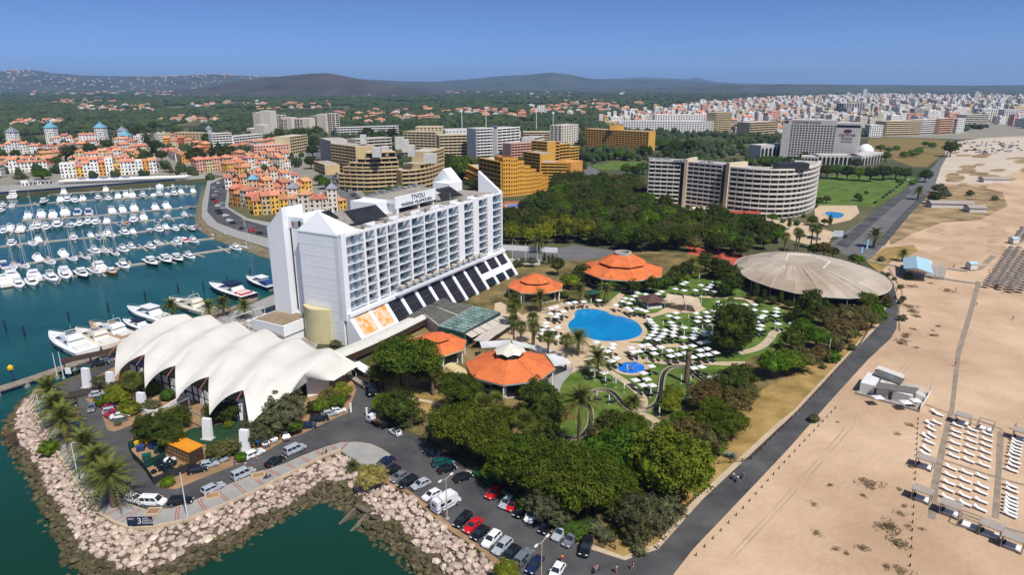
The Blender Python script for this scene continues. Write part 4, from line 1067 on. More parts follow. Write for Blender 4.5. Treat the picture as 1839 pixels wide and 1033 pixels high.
def fan_crown(seed):
    r = random.Random(seed); mb = MB(mf_palm)
    for i in range(46):
        t = i / 46; a = i * 2.4; pit = 1.35 - t * 2.1 + r.uniform(-.1,.1); L = r.uniform(1.0,1.5)
        d = Vector((math.cos(a) * math.cos(pit),math.sin(a) * math.cos(pit),math.sin(pit))); side = Vector((-math.sin(a),math.cos(a),0)); up = side.cross(d) * -1
        c = d * L; mb.tube([(0,0,0),c],.03,3,False)
        n = 11; w = r.uniform(.85,1.15); V = []; F = []
        for k in range(n):
            th = -1.9 + 3.8 * k / (n - 1); th2 = th + .17
            tip = lambda q,l: c + (d * math.cos(q) + side * math.sin(q)) * l * w - up * (.20 * l * abs(math.sin(q)) + .0) + Vector((0,0,-.22 * l))
            o = len(V); V += [c,tip(th - .02,.75),tip(th + .08,1.25),tip(th2,.75)]; F.append((o,o + 1,o + 2,o + 3))
        mb.add(V,F)
    mb.use(m_deadfrond)
    for i in range(34):
        a = i * 2.4; rr_ = .35 + .25 * r.random(); z0 = -.2 - 1.6 * r.random()
        mb.add([(math.cos(a) * .25,math.sin(a) * .25,z0),(math.cos(a + .5) * rr_,math.sin(a + .5) * rr_,z0 - .3),(math.cos(a + .25) * (rr_ + .35),math.sin(a + .25) * (rr_ + .35),z0 - 1.3)],[(0,1,2)])
    return mb.mesh('crown')
DP = [joined_fronds(46,i) for i in range(3)]; FP_ = [fan_crown(i) for i in range(4)]
TRD = palm_trunk(5.2,.62,.5); TRT = palm_trunk(11.5,.42,.34); TRF = palm_trunk(9.,.34,.2,bulge=False)
def date_palm(p,label,h=1.,s=1.,detail=False,group=None,tall=False):
    root = thing('date_palm',label,'palm tree',(p.x,p.y,0),tr_rng.uniform(0,6.28),group,s)
    hh = 11.5 if tall else 5.2
    ob('trunk',TRT if tall else TRD,root,sc=(1,1,h))
    if not detail: ob('crown',tr_rng.choice(DP),root,(0,0,hh * h))
    else:
        r = random.Random(int(p.x * 7))
        for i in range(44):
            t = i / 44; o = ob('frond',FR[min(3,int(t * 4))],root,(0,0,hh * h)); o.rotation_mode = 'XYZ'
            o.rotation_euler = (r.uniform(-.15,.15),-((1 - t) * .9 - .05 + r.uniform(-.1,.1)),i * 2.4 + r.uniform(-.2,.2)); k = r.uniform(.85,1.1); o.scale = (k,k,k)
    return root
def fan_palm(p,label,h=1.,s=1.,group=None):
    root = thing('fan_palm',label,'palm tree',(p.x,p.y,0),tr_rng.uniform(0,6.28),group,s)
    ob('trunk',TRF,root,sc=(1,1,h)); ob('crown',tr_rng.choice(FP_),root,(0,0,9 * h)); return root
for (zm,x,y,lab) in ((A8,340,640,'arching date palm beside the quay gate at the rocks'),(A8,375,745,'arching date palm leaning over the promenade lamp post'),(A8,440,840,'arching date palm beside two parked cars on the pier'),
                        (B1,590,165,'arching date palm near the white flagpole'),(B1,665,285,'arching date palm between two other palms on the pier'),(B1,750,410,'largest arching date palm over the blue car at the bend')):
    date_palm(zm(x,y,5.2),lab,1.,1.05 if y != 410 else 1.15,True)
fan_palm(A8(900,560,6.5),'stout fan palm in the tent garden',.72,1.1)
G = 'fan palms around the pool terrace'
for x,y in ((245,440),(228,510),(370,575),(290,635),(380,640),(478,705),(600,725),(240,590),(255,480)): fan_palm(B4(x,y,9.2),'tall fan palm with grey trunk on the pool terrace',1.,1.,G)
for x,y,lab in ((420,435,'date palm beside the tiered pavilion and the pool deck'),(685,715,'date palm on the near edge of the big pool'),(815,850,'date palm between the restaurant and the paddling pool'),(870,385,'date palm behind the pool by the green hut'),(690,385,'date palm in the shrubs below the largest pavilion'),(1460,205,'date palm standing by the red sports court'),(410,55,'date palm by the street behind the hotel')):
    date_palm(B4(x,y,5.5),lab,1.05,.9)
for x,y,lab in ((520,395,'fan palm in front of the large round pine'),(300,330,'fan palm rising through the large round pine'),(870,650,'fan palm beside the restaurant porch'),(1155,775,'pale fan palm among the dark pines'),(960,640,'fan palm in the shade behind the porch')): fan_palm(B3(x,y,7.5),lab,.8,1.15)
date_palm(B6(695,400,12.3),'very tall lone date palm with bare trunk in the garden lawn',1.0,1.07,True,tall=True)
r_ = thing('palm_stump','thick headless palm trunk on the lawn loop','palm trunk',B6(1425,262)); ob('trunk',TRD,r_,sc=(1.15,1.15,1.75))
date_palm(B6(1062,380,1.6),'low bushy palm beside the garden path',.2,.7); date_palm(B8(1370,600,1.4),'low bushy palm behind the footpath fence',.2,.65); date_palm(B2(770,380,.9),'tiny palm growing out of the pale rocks',.15,.42)
for x,y,lab in ((1500,90,'date palm at the end of the beach road'),): date_palm(B5(x,y,6.2),lab,1.1,1.1)
date_palm(B5(1695,200,4.5),'date palm beside the blue roofed beach restaurant',.8,.75)
for x,y in ((965,75),(1070,50),(1105,60),(980,90),(885,110)): fan_palm(B5(x,y,9.),'fan palm by the street in front of the curved hotel',1.,1.1,'palms by the curved hotel')
for x,y in ((745,885),(895,895),(760,900)): fan_palm(A5(x,y,7),'fan palm in the forecourt of the curved hotel',.8,1.1,'palms in the hotel forecourt')
date_palm(A6(1045,945,5),'palm on the central strip of the beach road',1.,1.1)
# ---- planted trees
W1 = 'in the wood beside the car park'
plant(B3,[(340,330,'pine',10.2),(180,430,'pine',5),(480,420,'pine',5.5),(712,545,'pine',6.2,1.1),(640,470,'pine',3.2)],'in front of the orange roofed pavilions')
plant(B3,[(290,660,'dark',5.2),(200,640,'bright',4),(330,760,'shrubg',2.4),(430,720,'olive',2.6),(1250,590,'dark',5.2,1.2),(1330,700,'dark',4.2),(1180,540,'bright',3),(740,610,'dark',4)],'on the bank above the car park')
plant(B3,[(690,780,'pine',7.4),(600,740,'pine',4),(880,850,'pine',7.2),(1000,740,'pine',5),(820,700,'pine',5),(760,890,'grey',3.2),(650,930,'shrubg',3),(960,930,'pine',6)],W1)
plant(B6,[(430,420,'dark',5.5,1.2),(420,580,'dark',5),(330,800,'pine',8),(560,880,'pine',7.6),(800,900,'pine',7.6),(950,770,'bright',8),(860,720,'bright',4.5),(1030,700,'bright',6),(1310,830,'yelpine',9.8),(1220,760,'yelpine',6),(1430,780,'yelpine',6),
           (1040,555,'pine',4.8),(900,540,'dark',4),(880,600,'yel',3),(1130,640,'bright',3.2),(820,600,'olive',3.2)],'beside the winding garden stream')
plant(B6,[(1540,350,'brown',5.2),(1650,300,'olive',5),(1720,270,'dark',5),(1750,400,'brown',5),(1620,440,'bright',4),(1650,530,'pine',6.2),(1740,540,'pine',4.5),(1440,620,'brown',5.2),(1560,640,'olive',5),(1480,560,'dark',4),(1310,400,'yel',3.2),(1330,340,'yel',3),(1280,590,'bright',3.4),(1390,520,'bright',3.2),(1330,650,'olive',3),(1790,230,'dark',5),(1830,330,'olive',4),(1620,690,'shrub',3),(1548,880,'shrub',2.2)],'along the garden side of the coastal path')
plant(B8,[(620,250,'pine',8),(440,230,'pine',6.4),(900,340,'pine',8),(760,200,'bright',6.5),(830,390,'pine',6.2),(1080,330,'pine',6.4),(960,400,'pine',5.4),(690,330,'pine',6),(540,310,'pine',5),(300,250,'bright',4)],W1)
plant(B8,[(640,500,'grey',4.6),(560,470,'grey',3.5),(700,560,'grey',3.2),(480,470,'bright',2.2),(1280,560,'grey',5),(1200,520,'olive',4),(1430,500,'grey',4.6),(1340,450,'olive',4),(1490,430,'brown',3.5),(1250,650,'olive',3.4),(1330,600,'olive',3.5),(1230,710,'shrubg',2.6),(1090,560,'shrubg',2.2),(940,640,'shrubg',2),(1020,700,'shrubg',1.7),(1070,720,'shrubg',1),(1080,660,'shruby',.9),(1260,800,'shrubg',1.6),(1705,260,'shrub',2.1),(1120,460,'shrub',2.5)],'at the corner of car park and beach road')
plant(B8,[(770,650,'topiary',1.8),(820,660,'topiary',1.9),(870,640,'topiary',1.8),(910,610,'topiary',1.7),(770,600,'topiary',1.6),(840,690,'topiary',1.8)],'forming the V shaped hedge by the car park')
plant(C1,[(680,980,'yel',2.6)],'growing at the rock edge beside the lamp post')
plant(B2,[(880,450,'shrubd',3.9)],'sitting on the rocks beside the parked cars')
plant(B5,[(520,700,'dark',7.4,1.25),(500,800,'dark',5.5),(570,780,'dark',5)],'standing alone among the white parasols')
plant(B5,[(1060,560,'dark',5.6,1.2),(1440,530,'pine',4.6),(1530,470,'olive',3.5),(1560,520,'brown',3.5),(1150,640,'olive',4.4),(1300,640,'olive',5),(1250,730,'brown',5),(1000,720,'bright',4.2),(930,800,'dark',4),(1100,790,'bright',4.6),(1200,810,'olive',4),(1310,760,'olive',4),(1500,600,'bright',3.4),(1400,620,'brown',4),(1480,670,'olive',3.6),(1390,720,'brown',3.4),(1010,640,'dark',3.6),(960,640,'dark',3),
           (840,860,'conifer',1.4),(900,950,'bright',5),(1010,940,'olive',5),(800,970,'bright',5),(1120,900,'brown',3.5),(1200,920,'shrub',3),(1240,860,'shrubg',2.4),(1340,860,'shrubg',1.6),(1140,990,'shrubg',1.2),(1540,640,'shrub',2.6),(1580,560,'shrub',2),(1590,440,'shrub',2.2),(1570,400,'shrub',1.6),(1180,600,'dark',3)],'between the round canopy and the coastal path')
plant(B5,[(680,470,'conifer',1.5),(735,500,'conifer',1.2),(790,530,'dark',2),(850,510,'conifer',1.3),(900,560,'dark',2),(700,540,'dark',2),(640,500,'dark',1.6),(970,570,'dark',2.2)],'in the hedge below the round canopy')
plant(B5,[(1675,440,'shrubg',1.5),(1690,520,'shrubg',1.4),(1670,545,'shrubg',1.4),(1685,655,'shrubg',1.9),(1590,355,'shrubg',1.3),(1630,385,'shrubg',1.2),(1540,250,'shrubg',2),(1730,365,'topiary',2.2),(1390,255,'bright',3),(1350,245,'dark',2.6),(1150,180,'brown',5),(1080,180,'dark',3.5),(1210,200,'dark',3)],'on the sand edge near the beach road')
plant(P,[(1462,752,'shrubg',1.7)],'alone on the sand beside the coastal path')
plant(B4,[(540,215,'dark',3.4,1.4),(255,395,'dark',2.6),(520,395,'dark',3),(640,330,'yel',3.6),(600,310,'yel',3),(720,265,'dark',4.6),(770,280,'bright',4),(920,335,'bright',4),(860,330,'dark',3.6),(1060,360,'dark',3.6),(1010,350,'bright',3),(1200,345,'dark',4),(1280,330,'bright',3.4),(1130,350,'olive',3),(670,300,'dark',3.6),(590,420,'topiary',2),(1330,300,'dark',3.6),(1360,270,'dark',4)],'in the shrubbery around the tiered pavilions')
plant(B4,[(450,165,'conifer',1.1),(480,175,'conifer',1.0),(505,170,'conifer',1.0),(260,200,'grey',2.5),(300,190,'grey',2.5),(365,190,'grey',3)],'by the white wall behind the hotel')
plant(B4,[(1560,190,'dark',5),(1650,230,'dark',5.6),(1720,290,'dark',6),(1740,350,'dark',4.5),(1500,250,'olive',3),(1600,280,'shrub',2.4),(1490,290,'shruby',2),(1420,300,'shrub',2.4),(1420,240,'dark',4),(1690,380,'dark',3.5),(1380,330,'shrub',2.5)],'between the sports court and the lawn')
plant(A8,[(815,650,'yel',3.6),(780,600,'olive',2.6),(700,690,'shrub',2.4),(740,670,'shrub',2.2),(890,745,'shruby',3),(860,730,'shruby',2.2),(1000,730,'shrubg',2.6),(1060,720,'shrubg',2),(690,560,'grey',2.6),(960,810,'shrubg',1.4),(810,845,'shrubg',1),(1090,880,'dark',4.6),(1180,940,'dark',3.6),(1000,880,'dark',3.4),(1150,790,'yel',2.8),(1230,800,'dark',3.2),(1120,800,'olive',2.6),(960,560,'dark',3.4)],'in the tent garden')
plant(A8,[(1050,605,'topiary',2.4),(1150,650,'topiary',2.2)],'in front of the tent arches')
plant(A8,[(330,1010,'shrub',2.6)],'on the rocks outside the promenade wall')
plant(B1,[(1140,400,'shrub',1.7),(1500,180,'olive',3.2),(1460,190,'dark',2.4),(1560,170,'olive',2.2),(1640,230,'shrub',1.8),(1600,150,'grey',2),(1230,310,'shruby',1.2)],'around the orange container')
plant(C5,[(1230,800,'grey',6.2),(1120,830,'grey',5),(1020,930,'grey',4),(1270,720,'grey',4.4),(1060,960,'grey',3),(1300,900,'bright',2.4),(1120,950,'bright',2.2)],'beside the road at the tent corner')
plant(C5,[(1560,700,'brown',3.4),(1640,650,'yel',3.2),(1500,745,'bright',2.6),(1610,720,'bright',2.8),(840,885,'shruby',1.5),(1600,310,'shrubg',2),(1440,760,'dark',2),(760,800,'dark',3),(840,790,'dark',3),(700,780,'olive',2.2)],'close to the tent entrance')
# ---- the big wood between the hotels
WOOD = [(905,400),(985,360),(1010,335),(1060,330),(1150,335),(1165,378),(1250,398),(1340,412),(1400,425),(1395,440),(1330,462),(1230,455),(1130,452),(1040,440),(960,440),(905,440)]
wr = random.Random(5); pts = []
wp = px(WOOD); x0,x1 = min(p.x for p in wp),max(p.x for p in wp); y0,y1 = min(p.y for p in wp),max(p.y for p in wp)
for _ in range(6000):
    x,y = wr.uniform(x0,x1),wr.uniform(y0,y1)
    if not inpoly(x,y,wp) or any((x - a) ** 2 + (y - b) ** 2 < 46 for a,b in pts): continue
    pts.append((x,y))
for x,y in pts:
    left = (x / y) < .13 and y < 345
    kind = wr.choice(['yel','yel','yelpine']) if left else wr.choice(['dark','dark','pine','dark','bright','olive'])
    tree(kind,Vector((x,y,0)),wr.uniform(4.2,6.6),'in the big wood between the hotels',wr.uniform(.95,1.3))
plant(A4,[(700,620,'dark',7),(680,660,'dark',6),(800,690,'brown',7),(900,620,'bright',5),(1000,600,'dark',5),(1170,550,'bright',7),(1230,560,'dark',6),(1280,540,'bright',7),(1200,640,'dark',6),(890,470,'dark',5),(1000,460,'bright',6),(1110,445,'bright',7),(1180,455,'dark',6),(1290,420,'dark',7),(1330,440,'conifer',3),(1410,380,'bright',8),(1500,390,'dark',9),(1600,390,'dark',9),(1450,430,'dark',7),(860,370,'dark',7),(720,340,'dark',7),(100,650,'dark',5),(60,500,'bright',9),(20,520,'dark',9),(70,560,'bright',8),(850,560,'olive',4),(660,700,'bright',5),(350,920,'grey',4),(560,760,'bright',5)],'between the orange apartments and the lawn')
plant(A5,[(260,370,'bright',9),(360,400,'dark',9),(450,390,'dark',9),(300,440,'dark',7),(860,500,'bright',6),(960,500,'bright',7),(1040,500,'bright',7),(1120,500,'dark',6),(1200,500,'bright',6),(1250,520,'dark',6),(1400,560,'dark',7),(1470,560,'bright',8),(1540,570,'dark',7),(1620,580,'bright',7),(1700,580,'dark',7),(1790,570,'dark',7),(1360,560,'dark',5),(1245,465,'dark',6),(1600,510,'dark',6),(900,390,'bright',6),(800,400,'dark',6),(1330,770,'dark',4),(1395,755,'dark',3),(1610,740,'dark',3),(1670,710,'shrub',2),(1630,760,'shrub',2),(1420,900,'conifer',1.6),(1300,900,'dark',3.4),(1140,920,'conifer',1.5),(1025,880,'bright',3.4),(1190,920,'topiary',2.2),(1095,905,'topiary',1.8),(1380,910,'dark',2.2),(1240,870,'shrub',2),(560,960,'dark',5),(640,970,'bright',5),(760,985,'dark',5),(950,970,'dark',5),(820,880,'topiary',2)],'around the curved hotel grounds')
plant(A6,[(1100,815,'dark',6),(1290,610,'dark',10),(950,800,'dark',6),(880,790,'bright',7),(780,790,'dark',7),(1200,915,'shrubg',6),(1160,980,'dark',5),(1240,960,'shrubg',5),(1430,950,'shrubg',3.5),(1620,990,'shrubg',3),(760,610,'bright',6),(820,625,'bright',5),(880,610,'shrub',5),(1000,650,'shrub',7),(940,660,'shrub',6),(1050,630,'shrub',6),(800,670,'dark',6),(1095,580,'bright',5),(1150,590,'shrub',6),(1000,870,'shrub',3.5),(900,855,'shrub',3)],'near the beach road and fields')
plant(A1,[(500,690,'dark',10),(640,665,'dark',8.5),(770,635,'dark',8.5),(1045,590,'conifer',6),(1110,640,'dark',9),(1400,720,'dark',11),(1440,740,'grey',8),(1550,700,'dark',10),(1640,690,'dark',9),(300,850,'bright',8),(150,870,'grey',6),(1010,730,'dark',5),(1060,710,'dark',5),(1150,710,'dark',7),(30,720,'dark',6),(110,700,'dark',6),(1220,830,'olive',4),(1180,800,'dark',4),(400,750,'bright',6),(1760,880,'bright',3),(1480,590,'dark',9),(1000,520,'dark',9),(1090,500,'dark',9),(1250,520,'bright',9),(960,540,'dark',8)],'in the marina village')
plant(A3,[(650,300,'dark',10),(720,290,'dark',10),(590,300,'dark',9),(690,420,'dark',8),(680,500,'dark',7),(740,370,'dark',7),(780,640,'bright',6),(740,620,'dark',5),(820,670,'dark',5),(1700,520,'bright',10),(1640,500,'dark',9),(1740,560,'bright',9),(1620,560,'dark',8),(460,300,'dark',9),(1070,300,'dark',10),(1130,335,'dark',8),(1240,300,'dark',9),(370,560,'dark',4),(430,540,'dark',4.5),(240,610,'bright',4),(520,740,'bright',4),(700,350,'dark',7),(1170,310,'dark',8)],'among the apartment blocks')
# stepping agaves and small plants by the fence
m_agave = mat('agave',(.16,.22,.19),.6,.15,3)
mb = MB(m_agave); r2 = random.Random(2)
for i in range(26):
    a = i * 2.4; t = i / 26; L = 1.3; d = Vector((math.cos(a) * math.cos(1.4 - t),math.sin(a) * math.cos(1.4 - t),math.sin(1.4 - t))); s_ = Vector((-math.sin(a),math.cos(a),0)) * .11
    mb.add([s_ * .6,-s_ * .6,d * L * .5 - s_,d * L,d * L * .5 + s_],[(0,1,2,3,4)])
agm = mb.mesh('leaves')
for x,y in ((1650,760),(1700,770),(1740,780),(1640,740),(785,600),(1410,395),(630,830)):
    p = B6(x,y); r_ = thing('agave','blue grey agave rosette planted on the garden bank','plant',p,r2.random() * 6,'agaves',r2.uniform(.9,1.5)); ob('leaves',agm,r_)
# sand tussocks on the beach
m_tus = mat('withered_grass',(.17,.125,.065),.95,.3,.8,rnd=.2,c2=(.30,.22,.13)); tm = [crown_mesh(900 + i,m_tus,1.,.22,10,26,.09,-.2,.45,0,'tussock',(.1,.9)) for i in range(3)]
for k,(x,y,s_) in enumerate([(345,650,2.6),(430,830,2.6),(470,905,2.6),(380,825,1.6),(515,395,1.5),(515,570,1.4),(460,430,1.1),(305,920,1.4),(170,650,1.0),(112,860,1.1),(490,740,.9),(240,945,.9),(465,770,1.2),(465,670,.9),(310,695,1.),(620,8,1.5),(470,40,2.2),(540,60,1.2),(500,828,.9),(565,840,.8),(200,380,.7),(100,730,1.1),(190,925,1.),(410,1000,1.2),(480,1025,1.8)]):
    p = B7(x,y); o = ob('tussock',tm[k % 3],None,(p.x,p.y,.05),k * 1.3,(s_,s_,s_ * .6)); tag(o,'low dry grass tussock on the open sand','grass tuft','tussocks on the sand')
for k,(x,y,s_) in enumerate([(700,680,3),(720,720,3),(760,770,2.4),(700,490,2.6),(730,890,1.6),(900,945,1.8),(910,900,1),(880,460,1.6),(660,940,2.4),(1050,535,3),(960,860,1.4),(650,960,2),(620,990,2)]):
    p = C7(x,y); o = ob('tussock',tm[k % 3],None,(p.x,p.y,.05),k * 1.3,(s_,s_,s_ * .5)); tag(o,'low dry grass tussock on the open sand','grass tuft','tussocks on the sand')
# ================================================================== BUILDINGS
def wallm(n,c,rnd=.04): return mat('wall_' + n,c,.75,.06,.2,rnd=rnd)
WALLS = dict(white=wallm('white',(.76,.735,.70),.10),cream=wallm('cream',(.62,.50,.30)),sand=wallm('sand',(.56,.42,.22)),yellow=wallm('yellow',(.72,.42,.08)),orange=wallm('orange',(.66,.30,.07)),ochre=wallm('ochre',(.66,.33,.045)),
             pink=wallm('pink',(.66,.36,.27)),pale=wallm('pale',(.60,.54,.46)),grey=wallm('grey',(.36,.35,.33)),peach=wallm('peach',(.68,.42,.26)),red=wallm('red',(.45,.12,.07)),gold=wallm('gold',(.60,.33,.06)),ivory=wallm('ivory',(.66,.60,.50)))
m_flat = mat('far_flat_roof',(.42,.39,.36),.9,.2,.08,rnd=.15)
FOOTP = []
def foot(pts,depth):
    L = sum((pts[i + 1] - pts[i]).length for i in range(len(pts) - 1)); n = max(2,int(L / 6)); q = [Vector((p[0],p[1],0)) for p in pts]
    for k in range(n + 1):
        p = along(q,min(1,k / n)); FOOTP.append((p.x,p.y + depth / 2,depth * .75))
def parapet_poly(mb,pts,off,w,z0,z1,closed=False):
    # band that follows a polyline (outwards = right of travel), kept joined at the corners
    n = len(pts); a = []; b = []
    for i,p in enumerate(pts):
        d1 = (pts[i] - pts[i - 1]).normalized() if i else (pts[1] - pts[0]).normalized(); d2 = (pts[i + 1] - pts[i]).normalized() if i < n - 1 else d1
        m = (Vector((d1.y,-d1.x)) + Vector((d2.y,-d2.x))).normalized(); k = 1 / max(.4,m.dot(Vector((d1.y,-d1.x))))
        a.append(Vector(p[:2]) + m * (off + w) * k); b.append(Vector(p[:2]) + m * off * k)
    vs = [(p.x,p.y,z) for z in (z0,z1) for p in a] + [(p.x,p.y,z) for z in (z0,z1) for p in b]
    fs = []
    for i in range(n - 1):
        fs += [(i,i + 1,n + i + 1,n + i),(3 * n + i,3 * n + i + 1,2 * n + i + 1,2 * n + i),(n + i,n + i + 1,3 * n + i + 1,3 * n + i),(2 * n + i,2 * n + i + 1,i + 1,i)]
    fs += [(0,n,3 * n,2 * n),(n - 1,3 * n - 1,4 * n - 1,2 * n - 1)]
    mb.add(vs,fs)
def slab_building(root,pts,depth,h,floors,bay,wall,glass=None,out=1.3,sp=1.0,z0=0.,roofm=None,part_wall=True,names=('floor_band','window_band','partition')):
    # balconied building along a plan polyline; pts world xy, interior to the left of travel ... built in root's frame (root at origin)
    glass = glass or dark_glass; fh = (h - z0) / floors; foot([Vector((p[0],p[1],0)) for p in pts],depth)
    P2 = [Vector((p[0],p[1])) for p in pts]
    back = []
    for i,p in enumerate(P2):
        d = ((P2[min(i + 1,len(P2) - 1)] - P2[max(0,i - 1)])).normalized(); back.append(p + Vector((-d.y,d.x)) * depth)
    poly = P2 + back[::-1]
    mb = MB(glass); mb.prism(poly,z0,h - .6); part(names[1],mb,root,stuff=True)
    mb = MB(wall); mb.prism([P2[0] - (P2[1] - P2[0]).normalized() * .4] + [P2[0],back[0],back[0] - (P2[1] - P2[0]).normalized() * .4],z0,h); e = (P2[-1] - P2[-2]).normalized() * .4
    mb.prism([P2[-1],P2[-1] + e,back[-1] + e,back[-1]],z0,h)
    mb.prism([p for p in back] + [b + (b - a) * .03 for a,b in zip(P2,back)][::-1],z0,h); part('wall',mb,root)
    mb = MB(roofm or m_flat); mb.prism(poly,h - .55,h - .1); part('roof',mb,root)
    for f in range(floors + 1):
        mb = MB(wall); z = z0 + f * fh
        if f == 0: parapet_poly(mb,P2,-.2,.5,z0,z0 + .5)
        elif f == floors: parapet_poly(mb,P2,-.3,out + .3,z - .5,z + .5)
        else: parapet_poly(mb,P2,-.3,out + .3,z - .22,z); parapet_poly(mb,P2,out - .14,.14,z,z + sp)
        part(names[0],mb,root)
    if part_wall:
        mb = MB(wall); L = 0
        tot = sum((P2[i + 1] - P2[i]).length for i in range(len(P2) - 1)); nb = max(1,int(tot / bay)); pv = [Vector((p.x,p.y,0)) for p in P2]
        for k in range(nb + 1):
            p = along(pv,min(1,k / nb)); q = along(pv,min(1,k / nb + .004)) if k < nb else p + (pv[-1] - pv[-2]).normalized() * .1
            d = (q - p).normalized(); n = Vector((d.y,-d.x,0)); mb.obox(p,p + n * (out * .9),.22,z0,h - .3)
        part(names[2],mb,root,stuff=True)
    return fh
def grid_building(root,A,B,depth,h,floors,bays,wall,z0=0.,glass=None,sp=.5,pier=.4,side_bays=3,recess=.35,roofm=None,blank=(0,0)):
    # punched window grid: glass core, spandrel bands and piers standing proud; built in root's frame (root at origin, unrotated)
    A = Vector((A[0],A[1],0)); B = Vector((B[0],B[1],0)); u = (B - A).normalized(); v = Vector((-u.y,u.x,0)); L = (B - A).length; fh = (h - z0) / floors
    C_,D = B + v * depth,A + v * depth; foot([A,B],depth)
    i_ = recess
    mb = MB(glass or dark_glass); mb.prism([A + u * i_ + v * i_,B - u * i_ + v * i_,C_ - u * i_ - v * i_,D + u * i_ - v * i_],z0,h - .4); part('window_band',mb,root,stuff=True)
    mb = MB(roofm or m_flat); mb.prism([A + u * .3 + v * .3,B - u * .3 + v * .3,C_ - u * .3 - v * .3,D + u * .3 - v * .3],h - .3,h + .05); part('roof',mb,root)
    mb = MB(wall)
    def face(p,q,n,nb,bl=(0,0)):
        d = (q - p).normalized(); l = (q - p).length; w = l / nb
        for f in range(floors + 1):
            zc = z0 + f * fh; za,zb = (zc - fh * sp / 2,zc + fh * sp / 2)
            if f == 0: za,zb = z0,z0 + fh * sp / 2
            if f == floors: zb = h + .6
            mb.prism([p,q,q + n * i_ * 1.1,p + n * i_ * 1.1],za,zb)
        for k in range(nb + 1):
            c = p + d * (k * w); hw = w * pier / 2; a = max(0,k * w - hw); b = min(l,k * w + hw)
            mb.prism([p + d * a - n * .02,p + d * b - n * .02,p + d * b + n * i_ * 1.05,p + d * a + n * i_ * 1.05],z0,h + .55)
    face(A,B,v,bays); face(B,C_,-u,side_bays); face(D,A,u,side_bays); face(C_,D,-v,bays)
    part('wall',mb,root)
    return u,v
def hz(zm_xy,ytop_px,Y): return ztop(0,ytop_px,Y)
def apix(o,x,y,s): return (o[0] + x / s,o[1] + y / s)

# ---- curved brown and white hotel
h2 = thing('curved_hotel','brown hotel with white floor bands and curved end by the beach road','hotel')
pA,pB = A5(160,800),A5(372,812); pC,pD = A5(425,818),A5(655,850)
H2 = ztop(0,160 + 487 / 3.825,pA.y) - .2
cream2 = wallm('hotel_cream',(.60,.50,.35)); m_brown_gl = mat('brown_glass',(.035,.025,.022),.15,.4,.5,spec=.5); band2 = wallm('band_white',(.62,.58,.52))
slab_building(h2,[pA,pB],15,H2,11,3.6,band2,m_brown_gl,out=1.2,sp=.85)
slab_building(h2,[pC,pD],15,H2,11,3.6,band2,m_brown_gl,out=1.2,sp=.85)
pE = A5(712,862); arc = [pE,A5(800,875),A5(900,885),A5(1000,890),A5(1100,888),A5(1190,876),A5(1260,855),A5(1295,830),A5(1300,800)]
arc = smooth_poly(arc,1,False)
slab_building(h2,arc,14,H2 - .6,10,4.6,band2,m_brown_gl,out=1.4,sp=.95)
mb = MB(cream2)
for (a,b) in ((pB,pC),(pD,pE)):
    u = (b - a).normalized(); v = Vector((-u.y,u.x,0)); m_ = a.lerp(b,.62); mb.prism([m_ - v * 2.2,b - v * 2.2,b + v * 14,m_ + v * 14],0,H2 + 2.0)
part('beige_fin',mb,h2)
for (a,b) in ((pB,pC),(pD,pE)):
    u = (b - a).normalized(); v = Vector((-u.y,u.x,0)); m_ = a.lerp(b,.60); mb = MB(m_brown_gl); mb.prism([a - v * .6,m_ - v * .6,m_ + v * 14,a + v * 14],0,H2 + .4); part('stair_tower',mb,h2)
mb = MB(grey_metal); q_ = random.Random(4)
for k in range(16):
    t = q_.random(); p = pA.lerp(pD,t) + Vector((-.2,1,0)) * q_.uniform(3,11); s_ = q_.uniform(.6,1.6); mb.box(p.x - s_,p.x + s_,p.y - s_,p.y + s_,H2 - .2,H2 + q_.uniform(.8,1.8))
part('roof_plant',mb,h2,stuff=True)
mb = MB(dark_metal); p = A5(1150,540,H2); mb.box(p.x - 9,p.x + 9,p.y - 4,p.y + 5,H2 - .7,H2 + 3); part('roof_house',mb,h2)
mb = MB(m_court); p = A5(780,885); mb.box(p.x - 14,p.x + 14,p.y - 2.2,p.y + .5,3.0,4.2); part('red_fascia',mb,h2)
mb = MB(cream2)
for k in range(4): p = A5(490 + k * 42,845 + 2 * k); mb.slab4((p.x - 2.4,p.y - 3,2.6),(p.x + 2.4,p.y - 3,2.6),(p.x + 2.4,p.y,3.4),(p.x - 2.4,p.y,3.4),.1)
part('awning_row',mb,h2,stuff=True)
# ---- tall pale hotel with logo
h3 = thing('tall_pale_hotel','tall pale concrete hotel with window grid and purple lettering','hotel')
a3,b3 = P(1399,286),P(1536,292); u3 = (b3 - a3).normalized(); v3 = Vector((-u3.y,u3.x,0)); H3 = ztop(0,214,a3.y)
m_conc = wallm('pale_concrete',(.52,.50,.47)); L3 = (b3 - a3).length
w0,w1 = .105,.70
A_,B_ = a3 + u3 * L3 * w0,a3 + u3 * L3 * w1
grid_building(h3,A_,B_,18,H3 - 5,13,15,m_conc,z0=5,sp=.34,pier=.34,recess=.6)
mb = MB(m_conc); mb.prism([a3 - v3 * .1,A_ - v3 * .1,A_ + v3 * 18,a3 + v3 * 18],0,H3); mb.prism([a3 - v3 * .05,B_ - v3 * .05,B_ + v3 * 18,a3 + v3 * 18],H3 - 4.6,H3); mb.prism([a3 - v3 * .2,b3 - v3 * .2,b3 + v3 * 18,a3 + v3 * 18],0,4.8)
mb.prism([B_ - v3 * .1,b3 - v3 * .1,b3 + v3 * 18,B_ + v3 * 18],4.8,H3 - 7.2); mb.prism([B_ - v3 * .05,b3 - v3 * .05,b3 + v3 * 18,B_ + v3 * 18],H3 - 4.4,H3 - 2.2)
part('concrete_frame',mb,h3)
